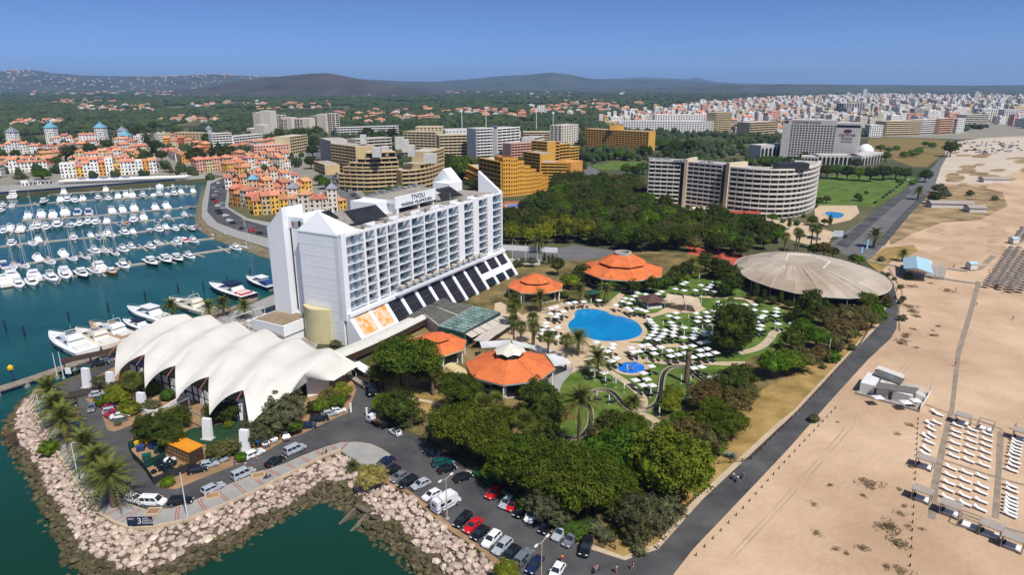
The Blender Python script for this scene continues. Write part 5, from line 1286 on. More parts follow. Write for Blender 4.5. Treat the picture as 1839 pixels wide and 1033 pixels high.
mb = MB(dark_glass); mb.prism([B_ + v3 * .5,b3 + v3 * .5,b3 + v3 * 17,B_ + v3 * 17],H3 - 7.2,H3 - 4.4)
for k in range(14): p = A_ + u3 * ((B_ - A_).length * (k + .5) / 14); mb.prism([p - u3 * 1.3 - v3 * .25,p + u3 * 1.3 - v3 * .25,p + u3 * 1.3 - v3 * .1,p - u3 * 1.3 - v3 * .1],1,4)
part('window_band',mb,h3,stuff=True)
mb = MB(m_conc)
for f in range(14): mb.prism([b3,b3 + u3 * 1.4,b3 + u3 * 1.4 + v3 * 17,b3 + v3 * 17],5 + f * 2.6,5 + f * 2.6 + 1.0)
part('side_balconies',mb,h3,stuff=True)
rz3 = math.atan2(u3.y,u3.x); m_purple = mat('purple_lettering',(.13,.02,.08),.6)
p = a3 + u3 * (L3 * .055) - v3 * .3; text('CROWNE PLAZA',3.4,m_purple,h3,(p.x + u3.x * 5,p.y + u3.y * 5,H3 - 3.6),(R(90),0,rz3),align='LEFT',sx=1.05)
mb = MB(m_purple); q = a3 + u3 * 3.4 - v3 * .3
mb.add([(q.x + u3.x * 2.4 * math.cos(t),q.y + u3.y * 2.4 * math.cos(t),H3 - 2.4 + 1.5 * math.sin(t)) for t in [k * .3927 for k in range(16)]],[tuple(range(16))]); part('logo',mb,h3)
p = B_.lerp(b3,.5) - v3 * .3
for s_,sz,dz in (('CROWNE',3.4,-15.5),('PLAZA',3.4,-18.9),('VILAMOURA',1.9,-21.6)): text(s_,sz,m_purple,h3,(p.x,p.y,H3 + dz),(R(90),0,rz3))
mb = MB(m_purple); mb.add([(p.x + u3.x * 4.0 * math.cos(t),p.y + u3.y * 4.0 * math.cos(t),H3 - 10.5 + 1.9 * math.sin(t)) for t in [k * .3927 for k in range(16)]],[tuple(range(16))]); part('logo',mb,h3)
pod = thing('arched_podium','low pale podium with tall dark arches beside the tall pale hotel','building')
a4,b4 = A5(935,485),A5(1120,470)
for (a,b,hh,n) in ((a4,b4,15,7),(A5(1215,515),A5(1330,520),8,5),(A5(1330,520),A5(1620,525),10,10),(A5(1630,530),A5(1775,500),10,7)):
    u = (b - a).normalized(); v = Vector((-u.y,u.x,0)); l = (b - a).length; mb = MB(m_conc); mb.prism([a,b,b + v * 16,a + v * 16],0,hh); part('wall',mb,pod)
    mb = MB(dark_glass); w = l / n
    for k in range(n):
        c = a + u * (k + .5) * w - v * .12; prof = [(-.36 * w,.2),(.36 * w,.2),(.36 * w,hh * .62)] + [(.36 * w * math.cos(t),hh * .62 + hh * .2 * math.sin(t)) for t in (.5,1.05,1.57,2.1,2.64)] + [(-.36 * w,hh * .62)]
        mb.add([(c.x + u.x * x,c.y + u.y * x,z) for x,z in prof],[tuple(range(len(prof)))])
    part('arches',mb,pod,stuff=True)
dm = MB(white_wall); p = A5(1650,480); dm.lathe([(9,0),(9,7),(8,11),(5.5,14),(2.5,15.6),(.2,16)],14,(p.x,p.y,0)); part('white_dome',dm,pod,smooth=True)

# ---- generic pixel block
def block(label,bl,br,ytop,depth,floors,bays,wall,style='grid',name='apartment_block',root=None,**kw):
    A,B = P(*bl),P(*br); h = ztop(0,ytop,A.y)
    r_ = root or thing(name,label,'building')
    if style == 'grid': grid_building(r_,A,B,depth,h,floors,bays,WALLS[wall],**kw)
    else: slab_building(r_,[A,B],depth,h,floors,(B - A).length / bays,WALLS[wall],**kw)
    return r_
# orange slab with roof box
o_ = block('long orange concrete block with even window grid beyond the lawn',(1050,264),(1163,272),231.5,16,9,22,'gold','grid',sp=.42,pier=.18,side_bays=1,recess=.5,name='orange_slab_building')
A_,B_ = P(1050,264),P(1163,272); hh = ztop(0,231.5,A_.y); c = A_.lerp(B_,.52); mb = MB(WALLS['gold']); mb.box(c.x - 9,c.x + 9,c.y + 3,c.y + 11,hh,hh + 5.5); part('roof_house',mb,o_)
mb = MB(WALLS['gold']); u = (B_ - A_).normalized(); v = Vector((-u.y,u.x,0)); mb.prism([B_ - u * .2 - v * .3,B_ + u * .4 - v * .3,B_ + u * .4 + v * 16.3,B_ - u * .2 + v * 16.3],0,hh + .8); part('end_wall',mb,o_)
# ochre stepped apartments
st = thing('stepped_ochre_apartments','ochre apartment building with roofline stepping down to its pool','building')
xs = [(318,742,478),(372,738,482),(420,733,500),(462,728,535),(505,722,560),(545,714,585),(588,704,612),(628,694,640)]
for (xa,ya,yt),(xb,yb,_) in zip(xs[:-1],xs[1:]):
    A_,B_ = A4(xa,ya),A4(xb,yb); h = ztop(0,160 + yt / 3.825,A_.y); grid_building(st,A_,B_,15,h,max(3,round(h / 3)),3,WALLS['ochre'],sp=.5,pier=.5,side_bays=2,recess=.4,roofm=m_redstripe)
sw = thing('terraced_ochre_wing','ochre wing with dark deep balconies left of the stepped apartments','building')
for i,(xa,ya,xb,yb,yt) in enumerate(((60,650,165,690,610),(75,645,165,688,560),(90,640,165,685,520),(165,700,315,742,475))):
    A_,B_ = A4(xa,ya),A4(xb,yb); h = ztop(0,160 + yt / 3.825,A_.y); slab_building(sw,[A_ + Vector((0,i * .5,0)),B_ + Vector((0,i * .5,0))],14,h,max(2,round(h / 3.2)),5,WALLS['gold'],out=1.6,sp=1.0)
ot = thing('ochre_tower_apartments','stepped ochre apartment tower with curved balconies behind the stepped building','building')
for (xa,ya,xb,yb,yt,f,d) in ((465,600,580,620,430,8,14),(520,540,625,550,355,9,12),(620,540,700,535,365,8,12),(695,530,770,520,380,7,12),(765,520,830,510,400,6,12)):
    A_,B_ = A4(xa,ya),A4(xb,yb); h = ztop(0,160 + yt / 3.825,A_.y); slab_building(ot,[A_,B_],d,h,f,5,WALLS['gold'],out=1.6,sp=1.0)
ob_ = thing('ochre_balcony_block','ochre block with sand coloured end wall rising from the trees','building')
A_,B_ = A4(580,650),A4(778,655); h = ztop(0,160 + 505 / 3.825,A_.y); slab_building(ob_,[A_,B_],16,h,7,5,WALLS['gold'],out=1.5,sp=1.0)
A_,B_ = A4(780,658),A4(862,640); mb = MB(WALLS['orange']); u = (B_ - A_).normalized(); v = Vector((-u.y,u.x,0)); mb.prism([A_,B_,B_ + v * 14,A_ + v * 14],0,h + .8); part('end_wall',mb,ob_)
# cream terraced resort
cr = thing('cream_terraced_resort','cream resort with long curved balcony bands stepping down','building')
def cz(yt,Y): return ztop(0,160 + yt / 3.825,Y)
f1 = smooth_poly([A3(885,692),A3(1000,700),A3(1100,702),A3(1200,695),A3(1290,690)],1,False)
f2 = smooth_poly([A3(1310,705),A3(1400,700),A3(1500,680),A3(1592,640)],1,False)
Yc = f1[0].y; crm = WALLS['sand']
lev = [(0,1.,580),(0.10,1.,530),(.22,1.,500),(.36,.98,470),(.5,.96,430)]
hs = [cz(y,Yc) for _,_,y in lev]; zb = 0
fl3 = [3,2,1,1,2]
for (t0,t1,yt),h,nf in zip(lev,hs,fl3):
    pl = [along(f1,t0 + (t1 - t0) * k / 6) + Vector((0,zb * .0 + (0 if zb == 0 else .3),0)) for k in range(7)]
    slab_building(cr,pl,16,h,max(1,round((h - zb) / 3.1)),5,crm,out=1.5,sp=1.1,z0=zb); zb = h
zb = 0; Yc = f2[0].y
for (t0,t1,yt) in ((0,1,560),(.25,1,525),(.5,1,450)):
    h = cz(yt,Yc); pl = [along(f2,t0 + (t1 - t0) * k / 6) + Vector((0,0 if zb == 0 else .3,0)) for k in range(7)]
    slab_building(cr,pl,15,h,max(1,round((h - zb) / 3.1)),5,crm,out=1.5,sp=1.1,z0=zb); zb = h
cb = thing('cream_resort_back_wing','taller cream and blue glazed wing behind the curved resort','building')
A_,B_ = A3(757,500),A3(838,535); slab_building(cb,[A_,B_],20,cz(335,A_.y),11,6,WALLS['pale'],blue_glass,out=.8,sp=.9)
A_,B_ = A3(840,560),A3(1010,590); slab_building(cb,[A_,B_],18,cz(375,A_.y),9,6,WALLS['sand'],out=1.6)
A_,B_ = A3(1000,540),A3(1240,520); slab_building(cb,[A_,B_],16,cz(345,A_.y),9,6,WALLS['pale'],out=1.4)
A_,B_ = A3(715,560),A3(790,590); slab_building(cb,[A_,B_],12,cz(495,A_.y),3,5,WALLS['sand'],out=1.2)
m_blk = mat('pale_roof_box',(.55,.53,.5),.8)
mb = MB(m_blk)
for x,y,w,h in ((1130,430,6,3),(1190,420,5,3),(1370,425,5,4),(1290,380,7,6),(1330,400,5,6),(1500,470,9,2.5),(1040,345,5,4)):
    p = A3(x,y,30); mb.box(p.x - w / 2,p.x + w / 2,p.y,p.y + 5,26,30 + h)
part('roof_house',mb,cb,stuff=True)
# cream, yellow striped, white blocks
block('cream apartment block with many small balconies behind the resort',(727,278),(784,280),236,18,9,8,'cream','slab',out=1.2)
block('second cream block with stepped top beside the yellow striped block',(748,268),(795,268),228,16,9,7,'cream','grid',sp=.5,pier=.4)
block('white apartment block with yellow striped balconies',(790,286),(852,284),243,16,8,8,'cream','slab',out=1.0,sp=1.0)
o_ = block('white apartment tower with pointed dark glass centre strip',(856,290),(886,288),231,20,11,5,'white','slab',out=1.2)
A_,B_ = P(893,289),P(932,284); slab_building(o_,[A_,B_],20,ztop(0,231,A_.y),11,6,WALLS['white'],out=1.2)
A_,B_ = P(886,288),P(893,289); mb = MB(dark_glass); mb.prism([A_,B_,B_ + Vector((0,18,0)),A_ + Vector((0,18,0))],0,ztop(0,227,A_.y)); part('stair_strip',mb,o_)
block('grey pink apartment block with blue end wall in front of the white tower',(918,292),(955,289),258,15,7,7,'pink','slab',out=1.0)
block('white low apartment row with sawtooth balconies',(958,284),(975,280),247,14,6,5,'white','slab')
block('cream apartment slab with white stair panels behind the ochre tower',(1008,262),(1038,258),226,18,8,7,'ivory','grid',sp=.4,pier=.5)
block('long low cream block with terraces beside the stadium masts',(940,254),(1005,254),237,22,4,14,'cream','slab')
block('pale shed with white roof beside the stadium masts',(800,246),(862,244),234,30,2,10,'white','grid',sp=.7)
block('second pale shed with white roof behind the yellow striped block',(862,250),(935,250),238,30,2,10,'white','grid',sp=.7)
# brutalist towers
bt = thing('brutalist_apartments','group of pale brutalist apartment towers with blank stair shafts','building')
for xa,xb,yb,yt,w in ((295,350,300,160,'pale'),(345,415,310,148,'pale'),(415,465,300,178,'grey'),(465,500,300,205,'grey'),(495,555,300,195,'pale'),(555,610,300,205,'grey'),(610,680,300,198,'pale'),(680,735,290,185,'grey'),(730,790,300,172,'pale'),(788,830,300,168,'grey'),(245,300,315,268,'pale'),(300,365,325,245,'pale')):
    A_,B_ = A3(xa,yb),A3(xb,yb + 3)
    if w == 'grey': grid_building(bt,A_,B_,16,cz(yt,A_.y),10,3,WALLS['pale'],sp=.3,pier=.2,side_bays=2)
    else: mb = MB(WALLS['ivory']); mb.prism([A_,B_,B_ + Vector((4,18,0)),A_ + Vector((4,18,0))],0,cz(yt,A_.y)); part('stair_shaft',mb,bt)
block('white apartment terrace with stepped balconies below the brutalist towers',(384,266),(418,264),240,14,6,6,'white','slab',out=1.5)
block('white apartment row with red pergola beside the marina village',(420,264),(470,258),245,14,4,10,'white','slab',out=1.3)
block('ochre apartment row with flat roofs behind the marina village',(316,256),(378,258),238,14,4,10,'sand','grid',sp=.5,pier=.4)
block('cream corner hotel with ribbed balconies at the avenue',(522,278),(553,272),246,18,6,8,'cream','slab',out=1.0)
block('pink brick apartment row behind the orange roofs',(458,282),(520,278),262,14,4,12,'pink','grid',sp=.5,pier=.4)
block('white terrace of flats with serrated balconies beyond the resort',(606,246),(716,242),229,14,4,20,'white','slab',out=1.4)
# white long flats and others on the right
block('long white apartment row with red balconies beside the tall pale hotel',(1118,236),(1280,238),217,20,6,34,'white','grid',sp=.45,pier=.4,name='apartment_row')
block('second long white apartment row stepping behind the first',(1175,226),(1285,226),206,20,6,24,'white','grid',sp=.45,pier=.4,name='apartment_row')
block('cream apartment tower with rounded steps among the white town',(1283,238),(1311,236),202,18,11,6,'cream','slab',out=1.3)
o_ = block('cream hotel with red tiled roof beside the tall pale hotel',(1345,245),(1394,242),220,24,6,12,'cream','slab',out=1.0)
block('grey office tower with ribbed facade above the white town',(1512,212),(1550,210),186,18,10,8,'grey','grid',sp=.2,pier=.4)
block('cream seafront apartments with stepped gable end',(1588,244),(1650,242),218,20,7,14,'cream','slab',out=1.0)
block('white seafront apartments beside the cream gable',(1652,242),(1684,240),215,20,7,8,'white','slab',out=1.0)
block('orange striped seafront apartments facing the car park',(1684,241),(1716,239),213,20,7,8,'peach','slab',out=1.0)
block('white seafront apartments with blue end wall',(1716,240),(1730,238),214,18,7,4,'white','grid',sp=.4)
block('cream and white seafront block at the edge of the old town',(1732,226),(1772,225),206,20,6,10,'ivory','slab',out=1.0)
block('tall white seafront tower behind the sandy car park',(1760,218),(1800,217),196,18,8,10,'white','grid',sp=.35,pier=.35)
block('second tall white seafront tower behind the sandy car park',(1800,219),(1839,219),197,18,8,10,'white','grid',sp=.35,pier=.35)
block('low white terrace house beside the tall pale hotel end',(1560,246),(1584,246),225,16,5,6,'white','grid',sp=.4)

# ---- small houses
HM = {}
def house_mesh(w,d,floors,wall,roof,seed):
    key = (round(w,1),round(d,1),floors,wall,roof,seed % 3)
    if key in HM: return HM[key]
    r = random.Random(seed); h = floors * 2.9; mb = MB(WALLS[wall])
    mb.box(-w / 2,w / 2,-d / 2,d / 2,0,h)
    rb = MB(terra_far)
    if roof == 'gable':
        e = .5; rb.add([(-w / 2 - e,-d / 2 - e,h - .1),(w / 2 + e,-d / 2 - e,h - .1),(w / 2 + e,d / 2 + e,h - .1),(-w / 2 - e,d / 2 + e,h - .1),(-w / 2 - e,0,h + d * .22),(w / 2 + e,0,h + d * .22)],[(0,1,5,4),(2,3,4,5),(1,2,5),(3,0,4),(0,3,2,1)])
    elif roof == 'hip':
        e = .5; k = min(w,d) * .45; rb.add([(-w / 2 - e,-d / 2 - e,h - .1),(w / 2 + e,-d / 2 - e,h - .1),(w / 2 + e,d / 2 + e,h - .1),(-w / 2 - e,d / 2 + e,h - .1),(-w / 2 + k,0,h + d * .22),(w / 2 - k,0,h + d * .22)],[(0,1,5,4),(2,3,4,5),(1,2,5),(3,0,4),(0,3,2,1)])
    elif roof in ('blue','greypyr'):
        rb = MB(mat('blue_roof' if roof == 'blue' else 'slate_roof',(.14,.34,.46) if roof == 'blue' else (.22,.24,.28),.5)); e = .7; hh = w * .62
        rb.add([(-w / 2 - e,-d / 2 - e,h),(w / 2 + e,-d / 2 - e,h),(w / 2 + e,d / 2 + e,h),(-w / 2 - e,d / 2 + e,h),(0,0,h + hh)],[(0,1,4),(1,2,4),(2,3,4),(3,0,4),(3,2,1,0)]); rb.lathe([(.6,0),(.6,1.5),(.1,2.2)],6,(0,0,h + hh - .8))
    else:
        rb = MB(m_flat); rb.box(-w / 2 + .2,w / 2 - .2,-d / 2 + .2,d / 2 - .2,h,h + .12); mb.box(-w / 2,w / 2,-d / 2,-d / 2 + .2,h,h + .8); mb.box(-w / 2,w / 2,d / 2 - .2,d / 2,h,h + .8); mb.box(-w / 2,-w / 2 + .2,-d / 2 + .2,d / 2 - .2,h,h + .8); mb.box(w / 2 - .2,w / 2,-d / 2 + .2,d / 2 - .2,h,h + .8)
        if w > 8: mb.box(-w * .2,w * .1,0,d * .3,h + .1,h + 2.6)
    if roof in ('gable','hip'): mb.box(w * .2,w * .2 + .9,d * .1,d * .1 + .9,h,h + d * .22 + .9)
    wb = MB(dark_glass); nb = max(2,int(w / 2.4))
    for f in range(floors):
        for k in range(nb):
            x = -w / 2 + w * (k + .5) / nb; z = f * 2.9 + .8 + (-.6 if r.random() < .3 else 0); ww = r.choice((.5,.6,.9))
            wb.box(x - ww,x + ww,-d / 2 - .06,-d / 2 + .02,z,f * 2.9 + 2.2)
            wb.box(x - ww,x + ww,d / 2 - .02,d / 2 + .06,z,f * 2.9 + 2.2)
        for k in range(max(1,int(d / 3))):
            y = -d / 2 + d * (k + .5) / max(1,int(d / 3)); wb.box(-w / 2 - .06,-w / 2 + .02,y - .55,y + .55,f * 2.9 + .9,f * 2.9 + 2.2); wb.box(w / 2 - .02,w / 2 + .06,y - .55,y + .55,f * 2.9 + .9,f * 2.9 + 2.2)
    if roof != 'flat' and floors > 2:
        mb2 = mb
        for k in range(nb):
            if r.random() < .35: x = -w / 2 + w * (k + .5) / nb; f = r.randrange(1,floors); mb.box(x - 1,x + 1,-d / 2 - .9,-d / 2,f * 2.9 - .1,f * 2.9 + .9)
    HM[key] = (mb.mesh('wall'),rb.mesh('roof'),wb.mesh('windows')); return HM[key]
CW = {'white': 'white','cream': 'cream','sand': 'sandy','yellow': 'yellow','orange': 'orange','ochre': 'ochre','pink': 'pink','pale': 'pale','grey': 'grey','peach': 'peach','red': 'brick red','ivory': 'ivory','gold': 'golden'}
RW = {'gable': 'gabled terracotta roof','hip': 'hipped terracotta roof','flat': 'flat roof','blue': 'pointed blue roof','greypyr': 'pointed grey roof'}
def house(p,w,d,floors,wall,roof,rz,where,seed,group,name='village_house',win=True):
    FOOTP.append((p.x,p.y,max(w,d) * .6))
    a,b,c = house_mesh(w,d,floors,wall,roof,seed)
    r_ = thing(name,'%s %d storey house with %s %s' % (CW[wall],floors,RW[roof],where),'house',(p.x,p.y,0),rz,group)
    ob('wall',a,r_); ob('roof',b,r_)
    if win: o = ob('windows',c,r_); o['kind'] = 'stuff'
    return r_
hr = random.Random(21)
def row(zm,a,b,n,floors,cols,roofs,where,d=9):
    A_,B_ = zm(*a),zm(*b); u = (B_ - A_); L = u.length; rz = math.atan2(u.y,u.x); w = L / n; v = Vector((-u.y,u.x,0)).normalized()
    for k in range(n):
        f = floors + hr.choice((0,0,0,1,-1)) if floors > 2 else floors
        c = cols[k % len(cols)]; rf = hr.choice(roofs); p = A_ + u * ((k + .5) / n) + v * (d / 2 + hr.uniform(-1.2,1.2))
        house(p,max(3.5,round(w * .98)),d,max(1,f),c,rf,rz,where,hr.randrange(3),'houses ' + where)
GH = ['gable','gable','hip']
Q = 'on the marina quay front'
row(A1,(440,872),(1125,838),13,4,['white','white','yellow','white','white','orange','white','yellow','white','white','white','orange','white'],['gable','flat'],Q,10)
V_ = 'in the white village behind the quay'
row(A1,(490,770),(930,752),8,3,['white','cream','white'],GH,V_); row(A1,(500,810),(930,790),7,3,['white','pale','cream'],GH,V_)
row(A1,(670,722),(1060,692),6,3,['pink','cream','pink','ivory'],GH,V_); row(A1,(890,740),(1000,735),3,3,['yellow','cream'],GH,V_)
row(A1,(20,838),(340,818),6,3,['white'],GH,V_); row(A1,(60,775),(390,772),6,2,['white','red','white','cream'],GH,V_); row(A1,(300,735),(450,720),3,2,['yellow','cream'],GH,V_)
row(A1,(0,702),(190,700),4,4,['white'],GH,V_); row(A1,(190,695),(450,695),6,3,['white'],GH,V_); row(A1,(360,650),(480,650),3,4,['white'],GH,V_); row(A1,(480,650),(760,640),6,4,['white'],GH,V_); row(A1,(450,690),(750,665),6,3,['white','ivory'],GH,V_)
row(A1,(0,800),(60,800),1,3,['white'],GH,V_); row(A1,(-60,900),(40,870),3,3,['white'],GH,V_); row(A1,(150,930),(380,912),4,1,['white','grey'],['flat'],'by the restaurant terraces',8)
row(A1,(810,660),(960,660),3,4,['white','white','pale'],GH,V_); row(A1,(960,640),(1060,640),2,5,['white'],['flat'],V_); row(A1,(560,700),(660,700),2,3,['peach','cream'],GH,V_)
row(A1,(1165,705),(1300,770),4,3,['white','pink','white','orange'],GH,V_); row(A1,(1170,655),(1420,650),5,3,['orange','cream','red','peach'],GH,V_); row(A1,(1140,620),(1300,605),4,3,['ivory','cream'],['flat','gable'],V_); row(A1,(1430,730),(1510,720),2,5,['red','orange'],GH,V_)
for x,y,f,rf,w_ in ((105,640,6,'greypyr',11),(385,640,8,'blue',11),(738,640,8,'blue',11),(885,610,5,'greypyr',10),(905,650,5,'blue',11),(1495,560,3,'greypyr',8)):
    p = A1(x,y); house(p,w_,w_,f,'white',rf,.1,'rising above the marina village',1,'pointed towers of the marina village','village_tower')
O_ = 'in the orange roofed marina quarter'
for a,b,n,f,cols in (((1410,838),(1600,818),3,4,['pink','cream']),):
    row(A1,a,b,n,f,cols,GH,O_,10)
for a,b,n,f,cols in (((100,535),(240,510),3,3,['pink','peach']),((110,580),(280,560),4,3,['yellow','cream','peach']),((150,615),(280,600),3,3,['cream','yellow']),((95,690),(250,680),3,3,['white','orange','peach']),((120,800),(200,812),2,4,['orange','orange']),
                         ((195,815),(290,830),2,4,['ivory','yellow']),((290,868),(535,850),4,4,['yellow','sand','yellow']),((535,848),(745,852),3,4,['pale','ivory','ivory']),((280,668),(500,650),5,3,['ivory','pink','white']),((500,655),(605,640),2,3,['white']),
                         ((310,748),(550,715),4,3,['pink','peach','pink']),((600,755),(697,740),2,4,['yellow']),((250,515),(540,495),6,3,['pink','pale','ivory','pink']),((290,455),(540,445),5,3,['pink','peach']),((770,850),(930,820),3,3,['pale','cream','yellow']),
                         ((170,425),(300,400),3,2,['white','peach']),((260,560),(440,540),4,3,['white','ivory']),((470,560),(545,550),2,3,['ivory','white']),((300,410),(480,385),4,3,['pale','pink'])):
    row(A3,a,b,n,f,cols,GH,O_,10)
for x,y,w,rf,c in ((300,760,6,'blue','peach'),(572,830,6,'greypyr','ivory'),(838,835,6,'greypyr','ivory')): house(A3(x,y),w,w,5,c,rf,.2,'among the orange roofs',1,'small towers among orange roofs','village_tower')
# quay terraces: awnings and quay wall
m_navy = mat('navy_hoarding',(.012,.022,.06),.6); mb = MB(m_navy); q = px(FARQ)
mb2 = MB(m_navy)
A_,B_ = P(-60,353.5),P(315,324.5); mb2.obox(A_,B_,.4,-3.2,1.6); o_ = part('quay_hoarding',mb2,None); tag(o_,'long navy blue barrier along the far quay edge','barrier')
m_aw_w = mat('white_awning',(.72,.71,.69),.7); m_aw_b = mat('blue_awning',(.03,.10,.36),.7)
for k in range(34):
    t = k / 33; p = A1(440 + 870 * t,918 - 32 * t); blue = .07 < t < .55 and k % 3 != 0
    for rr_ in range(2):
        p2 = p + Vector((0,rr_ * 6,0)); m_ = (m_aw_b if blue and rr_ else m_aw_w); mb = MB(m_); mb.add([(-2,-2,2.6),(2,-2,2.6),(2,2,2.6),(-2,2,2.6),(0,0,3.6)],[(0,1,4),(1,2,4),(2,3,4),(3,0,4)]); mb.tube([(0,0,0),(0,0,3.4)],.06,4)
        o_ = part('terrace_parasol',mb,None,loc=p2); tag(o_,('blue' if m_ is m_aw_b else 'white') + ' parasol on the far quay restaurant terrace','parasol',('blue' if m_ is m_aw_b else 'white') + ' parasols on the far quay')

# ---- the town
TOWN = [(1120,236),(1300,232),(1330,240),(1400,240),(1560,236),(1600,224),(1732,222),(1839,230),(1960,240),(2050,190),(1839,176),(1600,172),(1400,176),(1270,186),(1130,205),(1060,218)]
tw = px(TOWN); tr = random.Random(31); town = []
OCC = {}
def occ(x,y,rad):
    gx,gy = int(x // 40),int(y // 40)
    for ix in (-1,0,1):
        for iy in (-1,0,1):
            for (a,b,c) in OCC.get((gx + ix,gy + iy),()):
                if (x - a) ** 2 + (y - b) ** 2 < (rad + c) ** 2: return True
    OCC.setdefault((gx,gy),[]).append((x,y,rad)); return False
for bl in [(1118,236,1280,238),(1175,226,1285,226),(1283,238,1311,236),(1345,245,1394,242),(1512,212,1550,210),(1588,244,1650,242),(1652,242,1730,238),(1732,226,1772,225),(1760,218,1839,219)]:
    a,b = P(bl[0],bl[1]),P(bl[2],bl[3])
    for k in range(9): p = a.lerp(b,k / 8); OCC.setdefault((int(p.x // 40),int((p.y + 8) // 40)),[]).append((p.x,p.y + 8,14))
x0,x1 = min(p.x for p in tw),max(p.x for p in tw); y0,y1 = min(p.y for p in tw),max(p.y for p in tw)
tries = 0
while len(town) < 1500 and tries < 60000:
    tries += 1
    y = y0 + (y1 - y0) * tr.random() ** 2.2; x = tr.uniform(x0,x1)
    if not inpoly(x,y,tw) or abs(x / y) > .95: continue
    if occ(x,y,9.5 if y < 1700 else 12): continue
    town.append((x,y))
town.sort(key=lambda t: t[1])
acc = {}
TC = ['white'] * 8 + ['ivory','cream','pale','ivory','grey','white','peach','sand','ivory','pink']
for i,(x,y) in enumerate(town):
    f = tr.choice((2,3,3,4,4,5,5,6)) if x > 500 or y > 1300 else tr.choice((2,2,3,3,4))
    if x > y * .45: f = tr.choice((4,5,6,6,7,8))
    w,d = tr.choice(((12,10),(16,12),(26,12),(10,10),(20,14),(8,9))); c = tr.choice(TC); rf = tr.choice(('flat','flat','flat','gable','hip')) if f < 5 else 'flat'
    rz = .25 + tr.choice((0,math.pi / 2,0,.1)) + tr.uniform(-.12,.12)
    if i < 240: house(Vector((x,y,0)),w,d,f,c,rf,rz,'in the white seaside town',i,'town houses','town_house')
    else:
        M_ = Matrix.Translation((x,y,0)) @ Matrix.Rotation(rz,4,'Z')
        for me in house_mesh(w,d,f,c,rf,i):
            for pidx in (0,):
                key = me.materials[0].name; st_ = acc.setdefault(key,[[],[],0,me.materials[0]])
                co = np.empty(len(me.vertices) * 3); me.vertices.foreach_get('co',co); co = co.reshape(-1,3) @ np.array(M_.to_3x3()).T + np.array(M_.translation)
                st_[1] += [[v + st_[2] for v in p.vertices] for p in me.polygons]; st_[0].append(co); st_[2] += len(co)
twn = thing('distant_town','distant white town spread behind the seafront blocks','town'); twn['kind'] = 'stuff'
for key,st_ in acc.items():
    me = bpy.data.meshes.new('distant_houses'); me.from_pydata(np.concatenate(st_[0]).tolist(),[],st_[1]); me.materials.append(st_[3]); o = ob('distant_houses',me,twn); o['kind'] = 'stuff'
# tall slim town landmarks
for x,yb,yt,lab in ((1552,180,160,'slim white tower block above the distant town'),(1752,186,164,'thin white tower with angled top beyond the town')):
    A_ = P(x - 4,yb); h = ztop(0,yt,A_.y); r_ = thing('tower_block',lab,'tower'); grid_building(r_,A_,P(x + 3,yb),14,h,12,4,WALLS['white'],sp=.3,pier=.4)
# ---- villas in the pine woods
clusters = [(150,186,60,7,20,['peach','cream'],2),(205,196,70,6,24,['white'],2),(300,172,40,3,12,['pale','grey'],3),(60,222,60,4,10,['white'],2),(330,217,60,5,10,['ivory','peach'],2),(400,172,40,3,8,['peach','cream'],2),(370,190,30,4,5,['peach','white'],2),(440,186,40,6,9,['peach','white','cream'],2),(520,195,60,6,12,['peach','white'],2),
            (640,212,60,10,16,['peach','white','cream'],2),(720,208,60,12,14,['white','peach'],2),(820,205,60,10,14,['peach','white'],2),(900,205,50,9,12,['white','peach'],2),(1000,200,50,9,20,['peach','white','cream'],3),(1060,190,50,8,18,['peach','white','cream'],2),(1120,196,50,8,18,['cream','white'],3),(690,172,90,5,12,['peach','cream'],2),(960,172,70,4,12,['peach','white'],2),(560,186,50,4,6,['cream'],2)]
vr = random.Random(17); nv_ = 0
for (x,y,rx,ry,n,cols,f) in clusters:
    for k in range(n + n // 6):
        for _ in range(12):
            p = P(x + vr.uniform(-rx,rx),y + vr.uniform(-ry,ry))
            if not occ(p.x,p.y,11): break
        w,d = vr.choice(((12,10),(16,12),(20,12)))
        house(p,w,d,f if vr.random() < .7 else f + 1,vr.choice(cols),vr.choice(('gable','hip','flat')),vr.uniform(-.6,.6),'among the distant pines',k,'villas among the pines','villa')
for x,yb,yt,lab in ((972,205,190,'lone white slab tower in the pine woods'),):
    A_ = P(x - 7,yb); h = ztop(0,yt,A_.y); r_ = thing('tower_block',lab,'tower'); grid_building(r_,A_,P(x + 7,yb),16,h,9,4,WALLS['white'],sp=.3,pier=.7)
# stadium light masts
for x,yb,yt in ((830,240,198),(873,236,193),(963,240,198),(993,236,202)):
    p = P(x,yb); h = ztop(0,yt,p.y); r_ = thing('floodlight_mast','thin pale floodlight mast of the stadium beyond the apartments','mast',p,0,'stadium floodlight masts')
    mb = MB(off_white); mb.tube([(0,0,0),(0,0,h)],[.8,.5],6); part('mast',mb,r_); mb = MB(off_white); mb.box(-2,2,-.4,.4,h - 2,h + 1.5); part('lamp_head',mb,r_)

